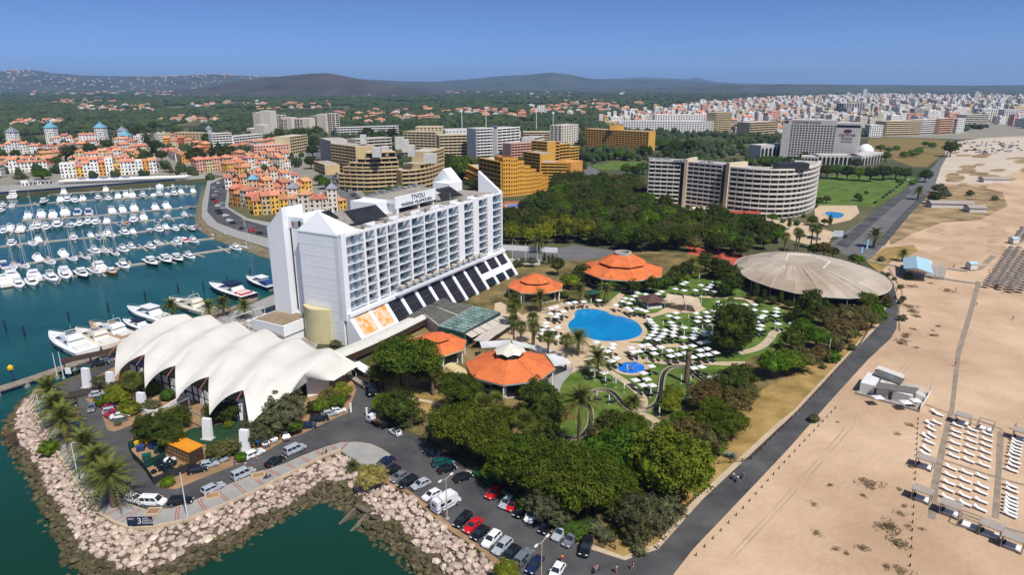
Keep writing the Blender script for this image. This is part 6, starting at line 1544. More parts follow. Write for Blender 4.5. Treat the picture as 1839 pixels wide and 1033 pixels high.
# ---- pine forest to the horizon (one mass) and hillside houses
m_forest = mat('forest_canopy',(.021,.040,.013),.95,.35,.02,world=True,detail=9,c2=(.056,.082,.025),bump=.8,bsc=.35)
fr_ = np.random.RandomState(8)
NOF = [px([(1560,480),(1600,400),(1690,270),(1700,240),(1839,221),(2400,200),(3200,250),(3000,600),(1600,600)]),px(TOWN),px([(0,245),(180,238),(340,236),(480,232),(560,262),(700,400),(560,440),(380,330),(0,350)]),px([(560,262),(600,235),(740,226),(860,228),(1045,225),(1060,262),(1180,232),(1320,232),(1400,250),(1700,240),(1800,300),(1600,480),(1200,500),(900,480),(700,400)])]
tm_ = bmesh.new(); bmesh.ops.create_icosphere(tm_,subdivisions=1,radius=1); iv = np.array([v.co[:] for v in tm_.verts]); iF = np.array([[v.index for v in f.verts] for f in tm_.faces]); tm_.free()
FV = []; FF = []; no = 0
def lump(x,y,r,h):
    global no
    v = iv * (1 + fr_.uniform(-.22,.22,size=(len(iv),1))) * np.array([r,r,h * .75]); v[:,2] += h * .5
    a = fr_.uniform(0,6.28); c,s = math.cos(a),math.sin(a); v = np.stack([v[:,0] * c - v[:,1] * s + x,v[:,0] * s + v[:,1] * c + y,v[:,2]],1)
    FV.append(v); FF.append(iF + no); no += len(v)
nl = 0
for _ in range(60000):
    Y = 640 * math.exp(fr_.uniform(0,2.45)); X = fr_.uniform(-1.02,1.05) * Y * .82
    if any(inpoly(X,Y,q) for q in NOF): continue
    den = mnoise.noise((X * .004,Y * .0025,0)) + .5 * mnoise.noise((X * .013,Y * .01,5))
    if den < -.30: continue
    k = Y / 1000
    r = fr_.uniform(4.5,8) if Y < 1500 else fr_.uniform(6,11) * (1 + .35 * (k - 1.5))
    gx,gy = int(X // 40),int(Y // 40); hit = False
    if Y < 3500:
        for ix in (-1,0,1):
            for iy in (-1,0,1,2):
                for (a,b,c) in OCC.get((gx + ix,gy + iy),()):
                    if abs(X - a) < c + r * .6 and -c * 3.6 - r < Y - b < c + r * .6: hit = True
    if hit: continue
    lump(X,Y,r,min(r * 1.05,8)); nl += 1
    if nl > 15000: break
me = bpy.data.meshes.new('pine_forest'); me.from_pydata(np.concatenate(FV).tolist(),[],np.concatenate(FF).tolist()); me.materials.append(m_forest); me.polygons.foreach_set('use_smooth',[True] * len(me.polygons))
o = ob('pine_forest',me); tag(o,'dark pine forest stretching inland to the hills','forest'); o['kind'] = 'stuff'

# greenery between the apartment blocks, fields and village: tree crowns too many and too small to tell apart
GAPS = [px([(575,262),(600,235),(740,224),(860,226),(1045,222),(1180,228),(1330,228),(1400,246),(1400,300),(1175,300),(1160,290),(1060,296),(1030,330),(960,350),(860,320),(800,320),(700,360),(620,300)]),
        px([(0,244),(180,236),(340,232),(480,230),(575,262),(545,300),(420,330),(300,318),(0,322)])]
NOT_ = [px(q) for q in ([(1060,300),(1065,294),(1100,287),(1168,290),(1175,300),(1150,310),(1090,330),(1030,312)],[(530,255),(580,255),(650,345),(700,400),(640,400),(585,340)])]
FGR = {}
for (a,b,c) in FOOTP: FGR.setdefault((int(a // 30),int(b // 30)),[]).append((a,b,c))
FV = []; FF = []; no = 0
for G_,cnt in ((GAPS[0],5200),(GAPS[1],1500)):
    x0,x1 = min(p.x for p in G_),max(p.x for p in G_); y0,y1 = min(p.y for p in G_),max(p.y for p in G_)
    for _ in range(cnt):
        x,y = fr_.uniform(x0,x1),fr_.uniform(y0,y1)
        if not inpoly(x,y,G_) or any(inpoly(x,y,q) for q in NOT_) or mnoise.noise((x * .012,y * .012,1)) < -.28: continue
        r = fr_.uniform(2.6,5.2); gx,gy = int(x // 30),int(y // 30)
        if any(abs(x - a) < c + r and -c - r * 1.2 < y - b < c + r for ix in (-1,0,1) for iy in (-1,0,1) for (a,b,c) in FGR.get((gx + ix,gy + iy),())): continue
        for k in range(3): lump(x + fr_.uniform(-r,r) * .5,y + fr_.uniform(-r,r) * .5,r * fr_.uniform(.5,.8),r * fr_.uniform(1.0,1.7))
me = bpy.data.meshes.new('park_trees'); me.from_pydata(np.concatenate(FV).tolist(),[],np.concatenate(FF).tolist()); me.materials.append(m_forest)
o = ob('park_trees',me); tag(o,'mass of small dark trees between the apartment blocks','trees'); o['kind'] = 'stuff'
mb = MB(WALLS['white'])
hv = random.Random(6)
for _ in range(900):
    x = hv.uniform(-40,1839); y = hv.uniform(150.5,170) if x > 420 else hv.uniform(150.5,172)
    if x > 1150 and y > 165: continue
    if hv.random() > (1. if x < 420 else .45): continue
    p = P(x,max(153.5,y)); w = hv.uniform(8,16)
    if mnoise.noise((x * .02,y * .1,2)) < -.1: continue
    mb.use(hv.choice((WALLS['white'],WALLS['peach'],WALLS['white'],WALLS['ivory']))); mb.box(p.x - w,p.x + w,p.y - 8,p.y + 8,0,hv.uniform(7,13)); mb.use(terra_far); mb.box(p.x - w * .9,p.x + w * .9,p.y - 7,p.y + 7,0,13.6)
o = part('scattered_houses',mb,None); tag(o,'tiny pale houses scattered over the distant plain','houses'); o['kind'] = 'stuff'
mb = MB(WALLS['white'])
for _ in range(240):
    x = hv.uniform(0,520); t = hv.random() ** 1.4
    Y = 9000 - 2600 * t * .8; X = (x - CX) / FPX * 9000 * _c * (Y / 9000)
    prof = [(-700,140),(-200,134),(0,131),(60,127),(110,131),(170,135),(260,137),(380,134),(460,136),(520,140),(640,141)]
    for (xa,ya),(xb,yb) in zip(prof[:-1],prof[1:]):
        if xa <= x <= xb: yy = ya + (yb - ya) * (x - xa) / (xb - xa)
    tt = (Y - 9000) / 2600; zr = ztop(x,yy,9000) * (.5 + .5 * math.cos(math.pi * tt)) * (1 + .28 * mnoise.noise((X / (1 + tt * 2600 / 9000) / 9000 * 9,tt * 3,9000 / 999))) - 2
    w = hv.uniform(4,9); mb.use(hv.choice((WALLS['pale'],WALLS['ivory'],WALLS['peach']))); mb.box(X - w,X + w,Y - 10,Y + 10,zr - 15,zr + hv.uniform(5,9))
o = part('hillside_houses',mb,None); tag(o,'tiny pale houses dotted over the far hillside','houses'); o['kind'] = 'stuff'
# ================================================================== MARINA
m_hull = mat('boat_white',(.74,.75,.76),.3,.03,.5,rnd=.05); m_hullc = mat('boat_cream',(.66,.61,.52),.3,.03); m_navy_h = mat('boat_navy',(.012,.02,.055),.2); m_blk_h = mat('boat_black',(.012,.014,.02),.15,spec=.6)
m_deckw = mat('teak_deck',(.36,.23,.13),.7,.2,2); m_tint = mat('tinted_glass',(.02,.03,.045),.08,spec=.7); m_bluecov = mat('blue_canvas',(.02,.06,.22),.8); m_redc = mat('red_canvas',(.50,.02,.025),.7); m_brown_h = mat('varnished_wood',(.30,.09,.035),.4)
m_alu = mat('mast_alloy',(.55,.55,.55),.4,metal=.3)
def hull(L,W,H,m,fine=.5,stripe=None):
    mb = MB(m); secs = []; n = 10
    for i in range(n + 1):
        t = i / n; x = L * (t - .5)
        w = W / 2 * (1 - max(0,(t - .45) / .55) ** 2.2) * (.94 if i == 0 else 1); w = max(w,.05); sh = H * (1 + .28 * t * t); k = .72
        ov = L * .05 * max(0,(t - .6) / .4)
        secs.append([(x + ov,-w,sh),(x,-w * .96,sh * .45),(x - ov * .5,-w * k,-.35),(x - ov * .5,w * k,-.35),(x,w * .96,sh * .45),(x + ov,w,sh)])
    mb.loft(secs); return mb
def deck(L,W,H,m):
    mb = MB(m); n = 10; vs = []
    for i in range(n + 1):
        t = i / n; w = max(.05,W / 2 * (1 - max(0,(t - .45) / .55) ** 2.2) * .97); ov = L * .05 * max(0,(t - .6) / .4); z = H * (1 + .28 * t * t) + .02
        vs += [(L * (t - .5) + ov,-w,z),(L * (t - .5) + ov,w,z)]
    mb.add(vs,[(2 * i,2 * i + 2,2 * i + 3,2 * i + 1) for i in range(n)]); return mb
def cabin(x0,x1,w,z0,z1,m,rake=.35,back=.1,narrow=.75):
    mb = MB(m); l = x1 - x0; fr = x1 - l * rake; bk = x0 + l * back
    mb.add([(x0,-w,z0),(x1,-w * narrow,z0),(x1,w * narrow,z0),(x0,w,z0),(bk,-w * .86,z1),(fr,-w * narrow * .84,z1),(fr,w * narrow * .84,z1),(bk,w * .86,z1)],[(3,2,1,0),(4,5,6,7),(0,1,5,4),(1,2,6,5),(2,3,7,6),(3,0,4,7)]); return mb
def cabin_glass(x0,x1,w,z0,z1,rake=.35,back=.1,narrow=.75):
    a = z0 + (z1 - z0) * .35; b = z0 + (z1 - z0) * .85; mb = MB(m_tint); l = x1 - x0; e = 1.015
    def pt(t,z,s):    # on the cabin side
        k = (z - z0) / (z1 - z0); xa = x0 + (l * back) * k; xb = x1 - l * rake * k; wa = w * (1 - .14 * k); wb = w * narrow * (1 - .16 * k)
        return (xa + (xb - xa) * t,s * (wa + (wb - wa) * t) * e,z)
    for s in (-1,1):
        q = [pt(.12,a,s),pt(.97,a,s),pt(.97,b,s),pt(.12,b,s)]; mb.add(q if s < 0 else q[::-1],[(0,1,2,3)])
    f = lambda z: x1 - l * rake * ((z - z0) / (z1 - z0)) + .03
    wf = lambda z: w * narrow * (1 - .16 * (z - z0) / (z1 - z0)) * .94
    mb.add([(f(a),-wf(a),a),(f(a),wf(a),a),(f(b),wf(b),b),(f(b),-wf(b),b)],[(0,1,2,3)]); return mb
def motor_yacht(name,label,L,style,group=None):
    r_ = thing(name,label,'boat',group=group); W = L * .29; H = .10 * L * .85
    hm = {'white': m_hull,'cream': m_hullc,'navy': m_navy_h,'black': m_blk_h,'brown': m_brown_h}[style[0]]; top = m_hullc if style[0] == 'cream' else m_hull
    part('hull',hull(L,W,H,hm),r_,smooth=False); part('deck',deck(L,W,H,top if 'teak' not in style else m_deckw),r_)
    a,b = -L * .26,L * .26
    part('cabin',cabin(a,b,W * .36,H * 1.02,H * 1.02 + L * .075,top),r_); part('window',cabin_glass(a,b,W * .36,H * 1.02,H * 1.02 + L * .075),r_)
    z = H * 1.02 + L * .075
    if 'fly' in style:
        part('flybridge',cabin(-L * .24,L * .08,W * .32,z,z + L * .04,top,.3),r_); mb = MB(m_cglass if 0 else m_deckw if 'teak' in style else grey_metal); mb.box(-L * .12,-L * .02,-W * .18,W * .18,z + L * .04,z + L * .042); part('fly_deck',mb,r_)
        mb = MB(top); mb.tube([(-L * .17,-W * .3,z),(-L * .13,-W * .27,z + L * .10),(-L * .13,W * .27,z + L * .10),(-L * .17,W * .3,z)],.12,5); mb.tube([(-L * .13,0,z + L * .1),(-L * .14,0,z + L * .17)],.05,4); part('radar_arch',mb,r_)
    elif 'hardtop' in style:
        mb = MB(top if 'dark' not in style else m_blk_h); mb.box(-L * .2,L * .06,-W * .33,W * .33,z + L * .035,z + L * .048); part('hardtop',mb,r_)
    if 'cover' in style: mb = MB(m_bluecov); mb.box(-L * .42,-L * .2,-W * .36,W * .36,H + .1,z); part('canvas_cover',mb,r_)
    if 'red' in style:
        for x in (-.44,-.33,-.24): mb = MB(m_redc); mb.box(L * x,L * (x + .08),-W * .33,W * .33,H * 1.05,H * 1.05 + .5); part('red_cushion',mb,r_)
    mb = MB(m_deckw); mb.box(-L * .5 - L * .05,-L * .5,-W * .40,W * .40,.25,.38); part('swim_platform',mb,r_)
    if 'teak' in style or style[0] == 'brown': mb = MB(m_deckw); mb.box(-L * .46,-L * .29,-W * .30,W * .30,H * 1.03,H * 1.07); part('cockpit',mb,r_)
    if L > 13:
        for sg in (-1,1):
            mb = MB(m_tint); mb.box(-L * .18,L * .14,min(sg * W * .47,sg * W * .505),max(sg * W * .47,sg * W * .505),H * .55,H * .78); part('hull_window',mb,r_)
        for xx in (-.42,-.34): mb = MB(off_white); mb.box(L * xx,L * (xx + .05),-W * .3,W * .3,H * 1.04,H * 1.04 + .55); part('cockpit_seat',mb,r_)
        mb = MB(off_white); mb.box(L * .27,L * .36,-W * .16,W * .16,H * 1.12,H * 1.12 + .5); part('foredeck_sunpad',mb,r_)
        mb = MB(m_alu); pr = [(L * (t - .5),(W / 2 * (1 - max(0,(t - .45) / .55) ** 2.2) * .95),H * (1 + .28 * t * t) + .75) for t in (.5,.6,.7,.8,.9,.98)]
        mb.tube(pr + [(x,-y,z) for x,y,z in pr[::-1]],.035,4); part('bow_rail',mb,r_)
    return r_
def sail_yacht(name,label,L,cover,group=None,two=False):
    r_ = thing(name,label,'boat',group=group); W = L * .27; H = .085 * L
    part('hull',hull(L,W,H,m_hull),r_); part('deck',deck(L,W,H,m_hull),r_)
    part('cabin',cabin(-L * .12,L * .24,W * .26,H,H + L * .045,m_hull,.3),r_); part('window',cabin_glass(-L * .12,L * .24,W * .26,H,H + L * .045,.3),r_)
    mb = MB(m_alu); mb.tube([(L * .08,0,H),(L * .08,0,L * 1.3)],[.13,.07],6); part('mast',mb,r_)
    mb = MB(cover); mb.tube([(L * .06,0,H + L * .12),(-L * .30,0,H + L * .11)],[.28,.16],6); part('sail_cover',mb,r_)
    mb = MB(m_alu)
    for s in (-1,1): mb.tube([(L * .06,s * W * .48,H),(L * .08,0,L * 1.05)],.025,3)
    mb.tube([(L * .5,0,H * 1.25),(L * .08,0,L * 1.28)],.03,3); mb.tube([(-L * .49,0,H),(L * .08,0,L * 1.28)],.025,3); part('rigging',mb,r_)
    mb = MB(m_deckw); mb.box(-L * .45,-L * .15,-W * .28,W * .28,H + .02,H + .06); part('cockpit',mb,r_)
    if cover is m_bluecov: mb = MB(m_bluecov); mb.box(-L * .2,-L * .1,-W * .25,W * .25,H + L * .03,H + L * .09); part('spray_hood',mb,r_)
    return r_
def small_boat(name,label,L,col,group=None):
    r_ = thing(name,label,'boat',group=group); W = L * .34; H = .11 * L; part('hull',hull(L,W,H,m_hull),r_)
    mb = MB({'white': m_hull,'blue': m_bluecov,'red': m_redc,'brown': m_brown_h}[col]); mb.add([(-L * .4,-W * .4,H),(L * .2,-W * .36,H * 1.1),(L * .2,W * .36,H * 1.1),(-L * .4,W * .4,H),(-L * .2,0,H + L * .1),(L * .15,0,H + L * .09)],[(0,1,5,4),(2,3,4,5),(1,2,5),(3,0,4)]); part('cover',mb,r_)
    mb = MB(m_tint); mb.box(L * .2,L * .24,-W * .3,W * .3,H * 1.05,H * 1.05 + L * .06); part('windscreen',mb,r_); return r_
PONT = [[(0,815),(270,772),(510,748),(720,712),(900,672),(1100,645),(1350,592),(1550,562),(1835,527)],[(0,690),(220,656),(560,606),(1000,546),(1200,516),(1480,486),(1620,458),(1720,432)],
        [(0,546),(130,527),(420,500),(840,460),(1050,432),(1300,405),(1490,376)],[(0,446),(200,432),(580,392),(1000,366),(1150,354),(1400,325)],
        [(150,366),(400,350),(660,332),(960,302),(1300,276),(1390,262)],[(0,276),(350,242),(700,220),(1000,205),(1340,178)],[(0,212),(180,192),(400,182),(750,162),(1340,127)]]
m_pont = mat('pontoon_planks',(.36,.33,.29),.85,.15,.6); m_pile = mat('blue_pile',(.02,.05,.16),.6)
PW = []
names_p = ['nearest the open channel','second from the open channel','third from the open channel','fourth from the open channel','fifth from the open channel','second from the far quay','along the far quay']
for i,pl in enumerate(PONT):
    w = [A2(x,y,SEA + .5) for x,y in pl]; PW.append(w); r_ = thing('pontoon','long grey floating pontoon ' + names_p[i],'pontoon')
    mb = MB(m_pont)
    for k in range(len(w) - 1): mb.obox(w[k],w[k + 1],2.4,SEA - .1,SEA + .5)
    part('walkway',mb,r_)
    L = sum((w[k + 1] - w[k]).length for k in range(len(w) - 1)); n = int(L / 13)
    for k in range(n):
        t = (k + .5) / n; p = along(w,t); q = along(w,min(1,t + .01)); d = (q - p).normalized(); nn = Vector((d.y,-d.x,0))
        for s in (1,-1):
            if (k + i) % 3 == 0 and s == 1 and i == 0 and k % 2: continue
            mb = MB(m_pont); mb.obox(p + nn * s * 1.3,p + nn * s * 9,1.0,SEA - .05,SEA + .42); part('finger',mb,r_)
        if k % 3 == 0: mb = MB(m_pile); mb.tube([(p.x,p.y + 1.6,SEA - 1),(p.x,p.y + 1.6,SEA + 3.2)],.22,6); part('pile',mb,r_)
ROWS = [[(30,780,'m',15),(128,805,'m',13),(222,790,'m',14),(357,762,'m',14),(450,745,'m',13),(565,732,'nv',14),(655,712,'s',13),(768,712,'wood',12),(853,678,'m',13),(1040,652,'nv',14),(1140,636,'nv',14),(1218,626,'nv',13),(1305,612,'m',11),(1625,556,'m',11),(1690,546,'s',12),(80,752,'ub',17),(230,742,'ub',15),(440,715,'ub',14),(680,683,'ub',15)],
        [(20,668,'cov',12),(90,682,'s',11),(170,678,'sb',12),(255,622,'m',12),(345,652,'s',13),(430,592,'m',12),(500,628,'sb',12),(595,618,'sb',10),(655,578,'m',12),(718,575,'s',13),(795,592,'sb',10),(850,568,'m',12),(905,545,'m',10),(1038,547,'m',11),(1083,512,'s',9),(1218,520,'m',11),(1255,493,'redb',11),(1330,506,'m',11),(1465,463,'brn',9),(1558,485,'m',10),(1600,483,'w',7)],
        [(80,527,'cov',13),(230,527,'s',14),(260,492,'m',10),(505,487,'m',12),(620,462,'m',9),(683,487,'b',8),(735,450,'m',11),(860,452,'m',13),(910,436,'m',9),(1030,429,'w',8),(1095,432,'m',13),(1135,406,'m',10),(1208,426,'m',11),(1258,404,'w',9),(1320,421,'dk',9),(1365,416,'r',6),(690,470,'s',12),(770,470,'s',12)],
        [(25,442,'m',13),(75,417,'m',13),(145,422,'m',14),(265,412,'m',14),(318,417,'m',13),(395,402,'m',17),(490,405,'w',13),(547,392,'m',13),(605,380,'m',13),(660,382,'m',14),(735,367,'m',12),(822,391,'b',8),(875,391,'r',8),(918,367,'m',15),(985,342,'m',13),(1085,371,'b',9),(1150,344,'w',11),(1268,328,'m',11),(240,400,'s',14)],
        [(195,334,'m',14),(285,327,'m',16),(365,327,'m',15),(448,312,'m',17),(535,307,'cov',14),(610,305,'cov',14),(768,298,'m',14),(840,291,'m',14),(920,281,'m',15),(1065,276,'m',14),(1140,267,'m',15),(1245,275,'w',6)],
        [(300,238,'dk',15),(415,222,'m',14),(465,230,'m',17),(518,234,'m',14),(570,215,'m',13),(675,212,'m',13),(748,219,'m',13),(812,197,'m',13),(865,189,'m',14),(910,191,'m',14),(985,197,'m',14),(1052,188,'w',9),(1095,189,'m',15),(1145,181,'w',9),(1198,186,'m',15),(1240,166,'m',12),(1325,161,'m',12),(20,264,'m',12),(85,256,'s',11)],
        [(100,193,'ub',20),(440,170,'m',14),(728,154,'m',13),(1097,131,'w',14),(1188,136,'m',10),(1228,131,'b',10),(5,300,'m',12)]]
proto = {}
def P_(k):
    if k in proto: return proto[k]
    bd = {'m': lambda: motor_yacht('motor_yacht','',13,('white','fly')),'nv': lambda: motor_yacht('motor_yacht','',13,('navy','hardtop')),'cov': lambda: motor_yacht('motor_yacht','',13,('white','cover','hardtop')),'wood': lambda: motor_yacht('wooden_boat','',12,('brown','teak')),'dk': lambda: motor_yacht('motor_yacht','',13,('black','hardtop')),
          'ub': lambda: motor_yacht('motor_yacht','',16,('white','hardtop')),'redb': lambda: motor_yacht('motor_yacht','',12,('white','red')),'brn': lambda: motor_yacht('motor_yacht','',9,('cream','teak')),'s': lambda: sail_yacht('sailing_yacht','',12,m_hullc),'sb': lambda: sail_yacht('sailing_yacht','',12,m_bluecov),
          'w': lambda: small_boat('small_motorboat','',8,'white'),'b': lambda: small_boat('small_motorboat','',8,'blue'),'r': lambda: small_boat('small_motorboat','',8,'red')}
    r_ = bd[k](); proto[k] = r_; r_['_L'] = {'ub': 16,'wood': 12,'redb': 12,'brn': 9,'s': 12,'sb': 12,'w': 8,'b': 8,'r': 8}.get(k,13); return r_
BL = {'m': 'white flybridge motor yacht','nv': 'white topped motor yacht with navy hull','cov': 'white motor yacht under blue canvas cover','wood': 'brown varnished wooden boat','dk': 'dark hulled motor yacht','ub': 'long white sports yacht with hardtop','redb': 'white motor yacht with red cushions','brn': 'cream motorboat with teak deck',
      's': 'white sailing yacht with cream sail cover','sb': 'white sailing yacht with blue sail cover','w': 'small white covered motorboat','b': 'small motorboat under blue cover','r': 'small motorboat under red cover'}
used = set(); br = random.Random(9)
for i,rw in enumerate(ROWS):
    for (x,y,k,L) in rw:
        c = A2(x,y,SEA + 1.2); w = PW[i]
        # nearest point of the pontoon gives heading: bow away from it
        best = min((along(w,t / 60) for t in range(61)),key=lambda q: (q - c).length)
        d = (w[-1] - w[0]).normalized(); nn = Vector((d.y,-d.x,0)); s = 1 if (c - best).dot(nn) > 0 or k not in ('ub','x') and y > 0 and (c - best).dot(nn) > -2.5 else -1
        if k == 'ub': s = -1
        head = nn * s; rz = math.atan2(head.y,head.x) + br.uniform(-.05,.05)
        p0 = P_(k); s_ = L * 1.16 / p0['_L']; lab = BL[k] + ' at the pontoon ' + names_p[i]
        if k not in used: used.add(k); o = p0; o.location = (c.x,c.y,SEA); o.rotation_euler = (0,0,rz); o.scale = (s_,) * 3
        else: o = dup(p0,(c.x,c.y,SEA),rz,s_)
        o['label'] = lab; o['group'] = BL[k] + 's'
# bigger yachts on the near quay
def big(zm,bow,stern,style,label,L=None):
    a,b = zm(*bow,SEA + 1.5),zm(*stern,SEA + 1.0); d = a - b; L = L or max(14,d.length * .98); r_ = motor_yacht('large_motor_yacht',label,L,style); m_ = a.lerp(b,.5); r_.location = (m_.x,m_.y,SEA); r_.rotation_euler = (0,0,math.atan2(d.y,d.x)); return r_
big(A8,(350,235),(610,365),('white','fly'),'large white flybridge yacht moored at the jetty end of the tent quay')
big(A8,(530,205),(775,315),('cream','fly'),'large cream yacht with tan deck moored beside the tent')
big(A8,(625,165),(905,265),('white','fly','teak'),'large white yacht with big round upper deck behind the tent')
big(A8,(850,130),(1030,195),('white','dark','hardtop'),'white sports yacht with black deck behind the tent')
big(A8,(885,55),(1155,140),('white','hardtop'),'sleek white hardtop yacht pointing at the open basin')
big(A2,(1172,915),(1445,1000),('cream','fly'),'large cream yacht alone in front of the hotel terrace')
big(A2,(1448,815),(1720,900),('black','red','hardtop','dark'),'black hulled sports yacht with red sunbeds')
big(A2,(1697,760),(1880,830),('navy','hardtop','cover'),'navy hulled white yacht next to the hotel end wall')
# wooden jetty along the near quay
m_jet = mat('jetty_planks',(.24,.20,.165),.85,.2,1.2)
jr = thing('jetty','long grey wooden jetty running along the quay behind the tent','jetty')
jp = [A8(-60,622,-1.4),A8(0,604,-1.4),A8(200,540,-1.4),A8(520,428,-1.4),A8(810,318,-1.4)] + [A2(1200,1090,-1.4),A2(1480,1000,-1.4),A2(1650,955,-1.4),A2(1745,905,-1.4)]
n_ = 0
for i in range(len(jp) - 1):
    a,b = jp[i],jp[i + 1]; L = (b - a).length; k = max(1,int(L / 2.5))
    for j in range(k): mb = MB(m_jet); mb.obox(a.lerp(b,j / k),a.lerp(b,(j + .97) / k),3.6,-1.7,-1.4); part('deck_panel',mb,jr)
    for j in range(0,k,3):
        p = a.lerp(b,j / k); mb = MB(concrete); mb.box(p.x - .9,p.x + .9,p.y - 2.2,p.y - 1.2,SEA - .3,-1.7); part('float',mb,jr)
for x,y in ((1000,905),(1225,850),(1400,840),(1565,800),(1720,745),(745,985)):
    p = A2(x,y,SEA + 1); r_ = thing('mooring_pile','dark mooring pile with blue cap standing in the basin water','pile',(p.x,p.y,SEA),0,'mooring piles in the basin'); mb = MB(dark_metal); mb.tube([(0,0,-1),(0,0,3)],.3,7); part('shaft',mb,r_); mb = MB(m_pile); mb.tube([(0,0,3),(0,0,4.2),(0,0,4.5)],[.36,.36,.12],7); part('cap',mb,r_)
for x,y in ((42,210),(172,250),(478,150)):
    p = A8(x,y,SEA); r_ = thing('mooring_pile','dark mooring pile with blue cap standing in the basin water','pile',(p.x,p.y,SEA),0,'mooring piles in the basin'); mb = MB(dark_metal); mb.tube([(0,0,-1),(0,0,3)],.3,7); part('shaft',mb,r_); mb = MB(m_pile); mb.tube([(0,0,3),(0,0,4.2),(0,0,4.5)],[.36,.36,.12],7); part('cap',mb,r_)
p = A8(90,545,-1.4); r_ = thing('channel_light','yellow topped blue channel light on the jetty end','beacon',(p.x,p.y,-1.4)); mb = MB(m_pile); mb.tube([(0,0,0),(0,0,3.2)],.3,8); part('post',mb,r_); mb = MB(mat('signal_yellow',(.8,.45,.01),.5)); mb.lathe([(.7,3.2),(.75,3.9),(.2,4.5)],8); part('lamp',mb,r_)
# gangways from the far promenade
for a,b in (((1720,432),(1580,470)),((1490,376),(1380,400)),((1400,322),(1300,338)),((1390,260),(1300,276))):
    p,q = A2(*a,-.6),A2(*b,SEA + .6); mb = MB(grey_metal); d = (q - p).normalized(); n = Vector((-d.y,d.x,0)) * .8
    mb.slab4(p + n,p - n,q - n,q + n,.15)
    for s in (-1,1): mb.tube([p + n * s + Vector((0,0,1)),q + n * s + Vector((0,0,1))],.06,4)
    r_ = thing('gangway','grey metal gangway from the promenade down to a pontoon','gangway',group='gangways'); part('ramp',mb,r_)
# rocky bank below the marina road
mb = MB(mat('bank_stone',(.20,.17,.10),.95,.3,.4,world=True,bump=.5,bsc=1)); bw = px(BANK[1:9]); rows = []
for i,p in enumerate(bw):
    d = (bw[min(i + 1,len(bw) - 1)] - bw[max(0,i - 1)]).normalized(); n = Vector((-d.y,d.x,0))
    if n.dot(Vector((-200,300,0)) - p) < 0: n = -n
    rows.append([tuple(p + Vector((0,0,.06))),tuple(p + n * 2 + Vector((0,0,-1.2))),tuple(p + n * 4.2 + Vector((0,0,-3.4)))])
mb.loft(rows,closed=False,caps=False); o = struct('stone_bank',mb); fix_normals(o.data)

# ================================================================== CARS
m_tyre = black; m_rim = mat('wheel_rim',(.45,.46,.48),.35,metal=.6); m_cglass = mat('car_glass',(.02,.03,.038),.06,spec=.7); m_head = mat('headlamp',(.75,.76,.78),.15); m_tail = mat('tail_lamp',(.35,.01,.01),.25)
PAINT = {k: mat('paint_' + k,c,.22,.02,.5,spec=.55) for k,c in dict(white=(.72,.73,.74),silver=(.36,.39,.43),grey=(.14,.155,.18),black=(.010,.012,.016),navy=(.012,.022,.06),red=(.52,.012,.018),crimson=(.36,.015,.05),blue=(.03,.08,.22),green=(.004,.075,.075),lightblue=(.30,.38,.48)).items()}
def lo_(sec,k): return sec
BODY = {'hatch': dict(L=4.1,W=1.74,H=1.47,prof=[(-2.05,.35,.60),(-2.0,.80,.95),(-1.9,.95,.98),(1.05,.95,1.0),(1.85,.78,.90),(2.05,.45,.62)],g0=-1.85,g1=1.0,r0=-1.35,r1=.25),
        'estate': dict(L=4.6,W=1.8,H=1.50,prof=[(-2.3,.35,.62),(-2.25,.85,.95),(-2.1,.97,.98),(1.1,.96,1.0),(2.1,.78,.90),(2.3,.45,.62)],g0=-2.15,g1=1.05,r0=-1.85,r1=.25),
        'saloon': dict(L=4.5,W=1.76,H=1.43,prof=[(-2.25,.38,.62),(-2.2,.88,.93),(-1.5,.95,.98),(1.0,.95,1.0),(2.05,.80,.90),(2.25,.45,.62)],g0=-1.5,g1=1.0,r0=-.85,r1=.2),
        'mini': dict(L=3.55,W=1.63,H=1.49,prof=[(-1.78,.35,.62),(-1.75,.82,.95),(-1.6,.95,.98),(.95,.95,1.0),(1.6,.78,.88),(1.78,.45,.6)],g0=-1.62,g1=.95,r0=-1.2,r1=.25),
        'suv': dict(L=4.6,W=1.86,H=1.78,prof=[(-2.3,.45,.65),(-2.28,1.0,.97),(-2.2,1.1,.99),(1.0,1.1,1.0),(2.1,1.0,.94),(2.3,.6,.7)],g0=-2.2,g1=.95,r0=-2.0,r1=.3),
        'van': dict(L=4.9,W=1.9,H=1.92,prof=[(-2.45,.45,.7),(-2.42,1.0,.98),(-2.4,1.1,1.0),(1.5,1.08,1.0),(2.25,.85,.92),(2.45,.5,.65)],g0=-2.4,g1=1.55,r0=-2.3,r1=.75)}
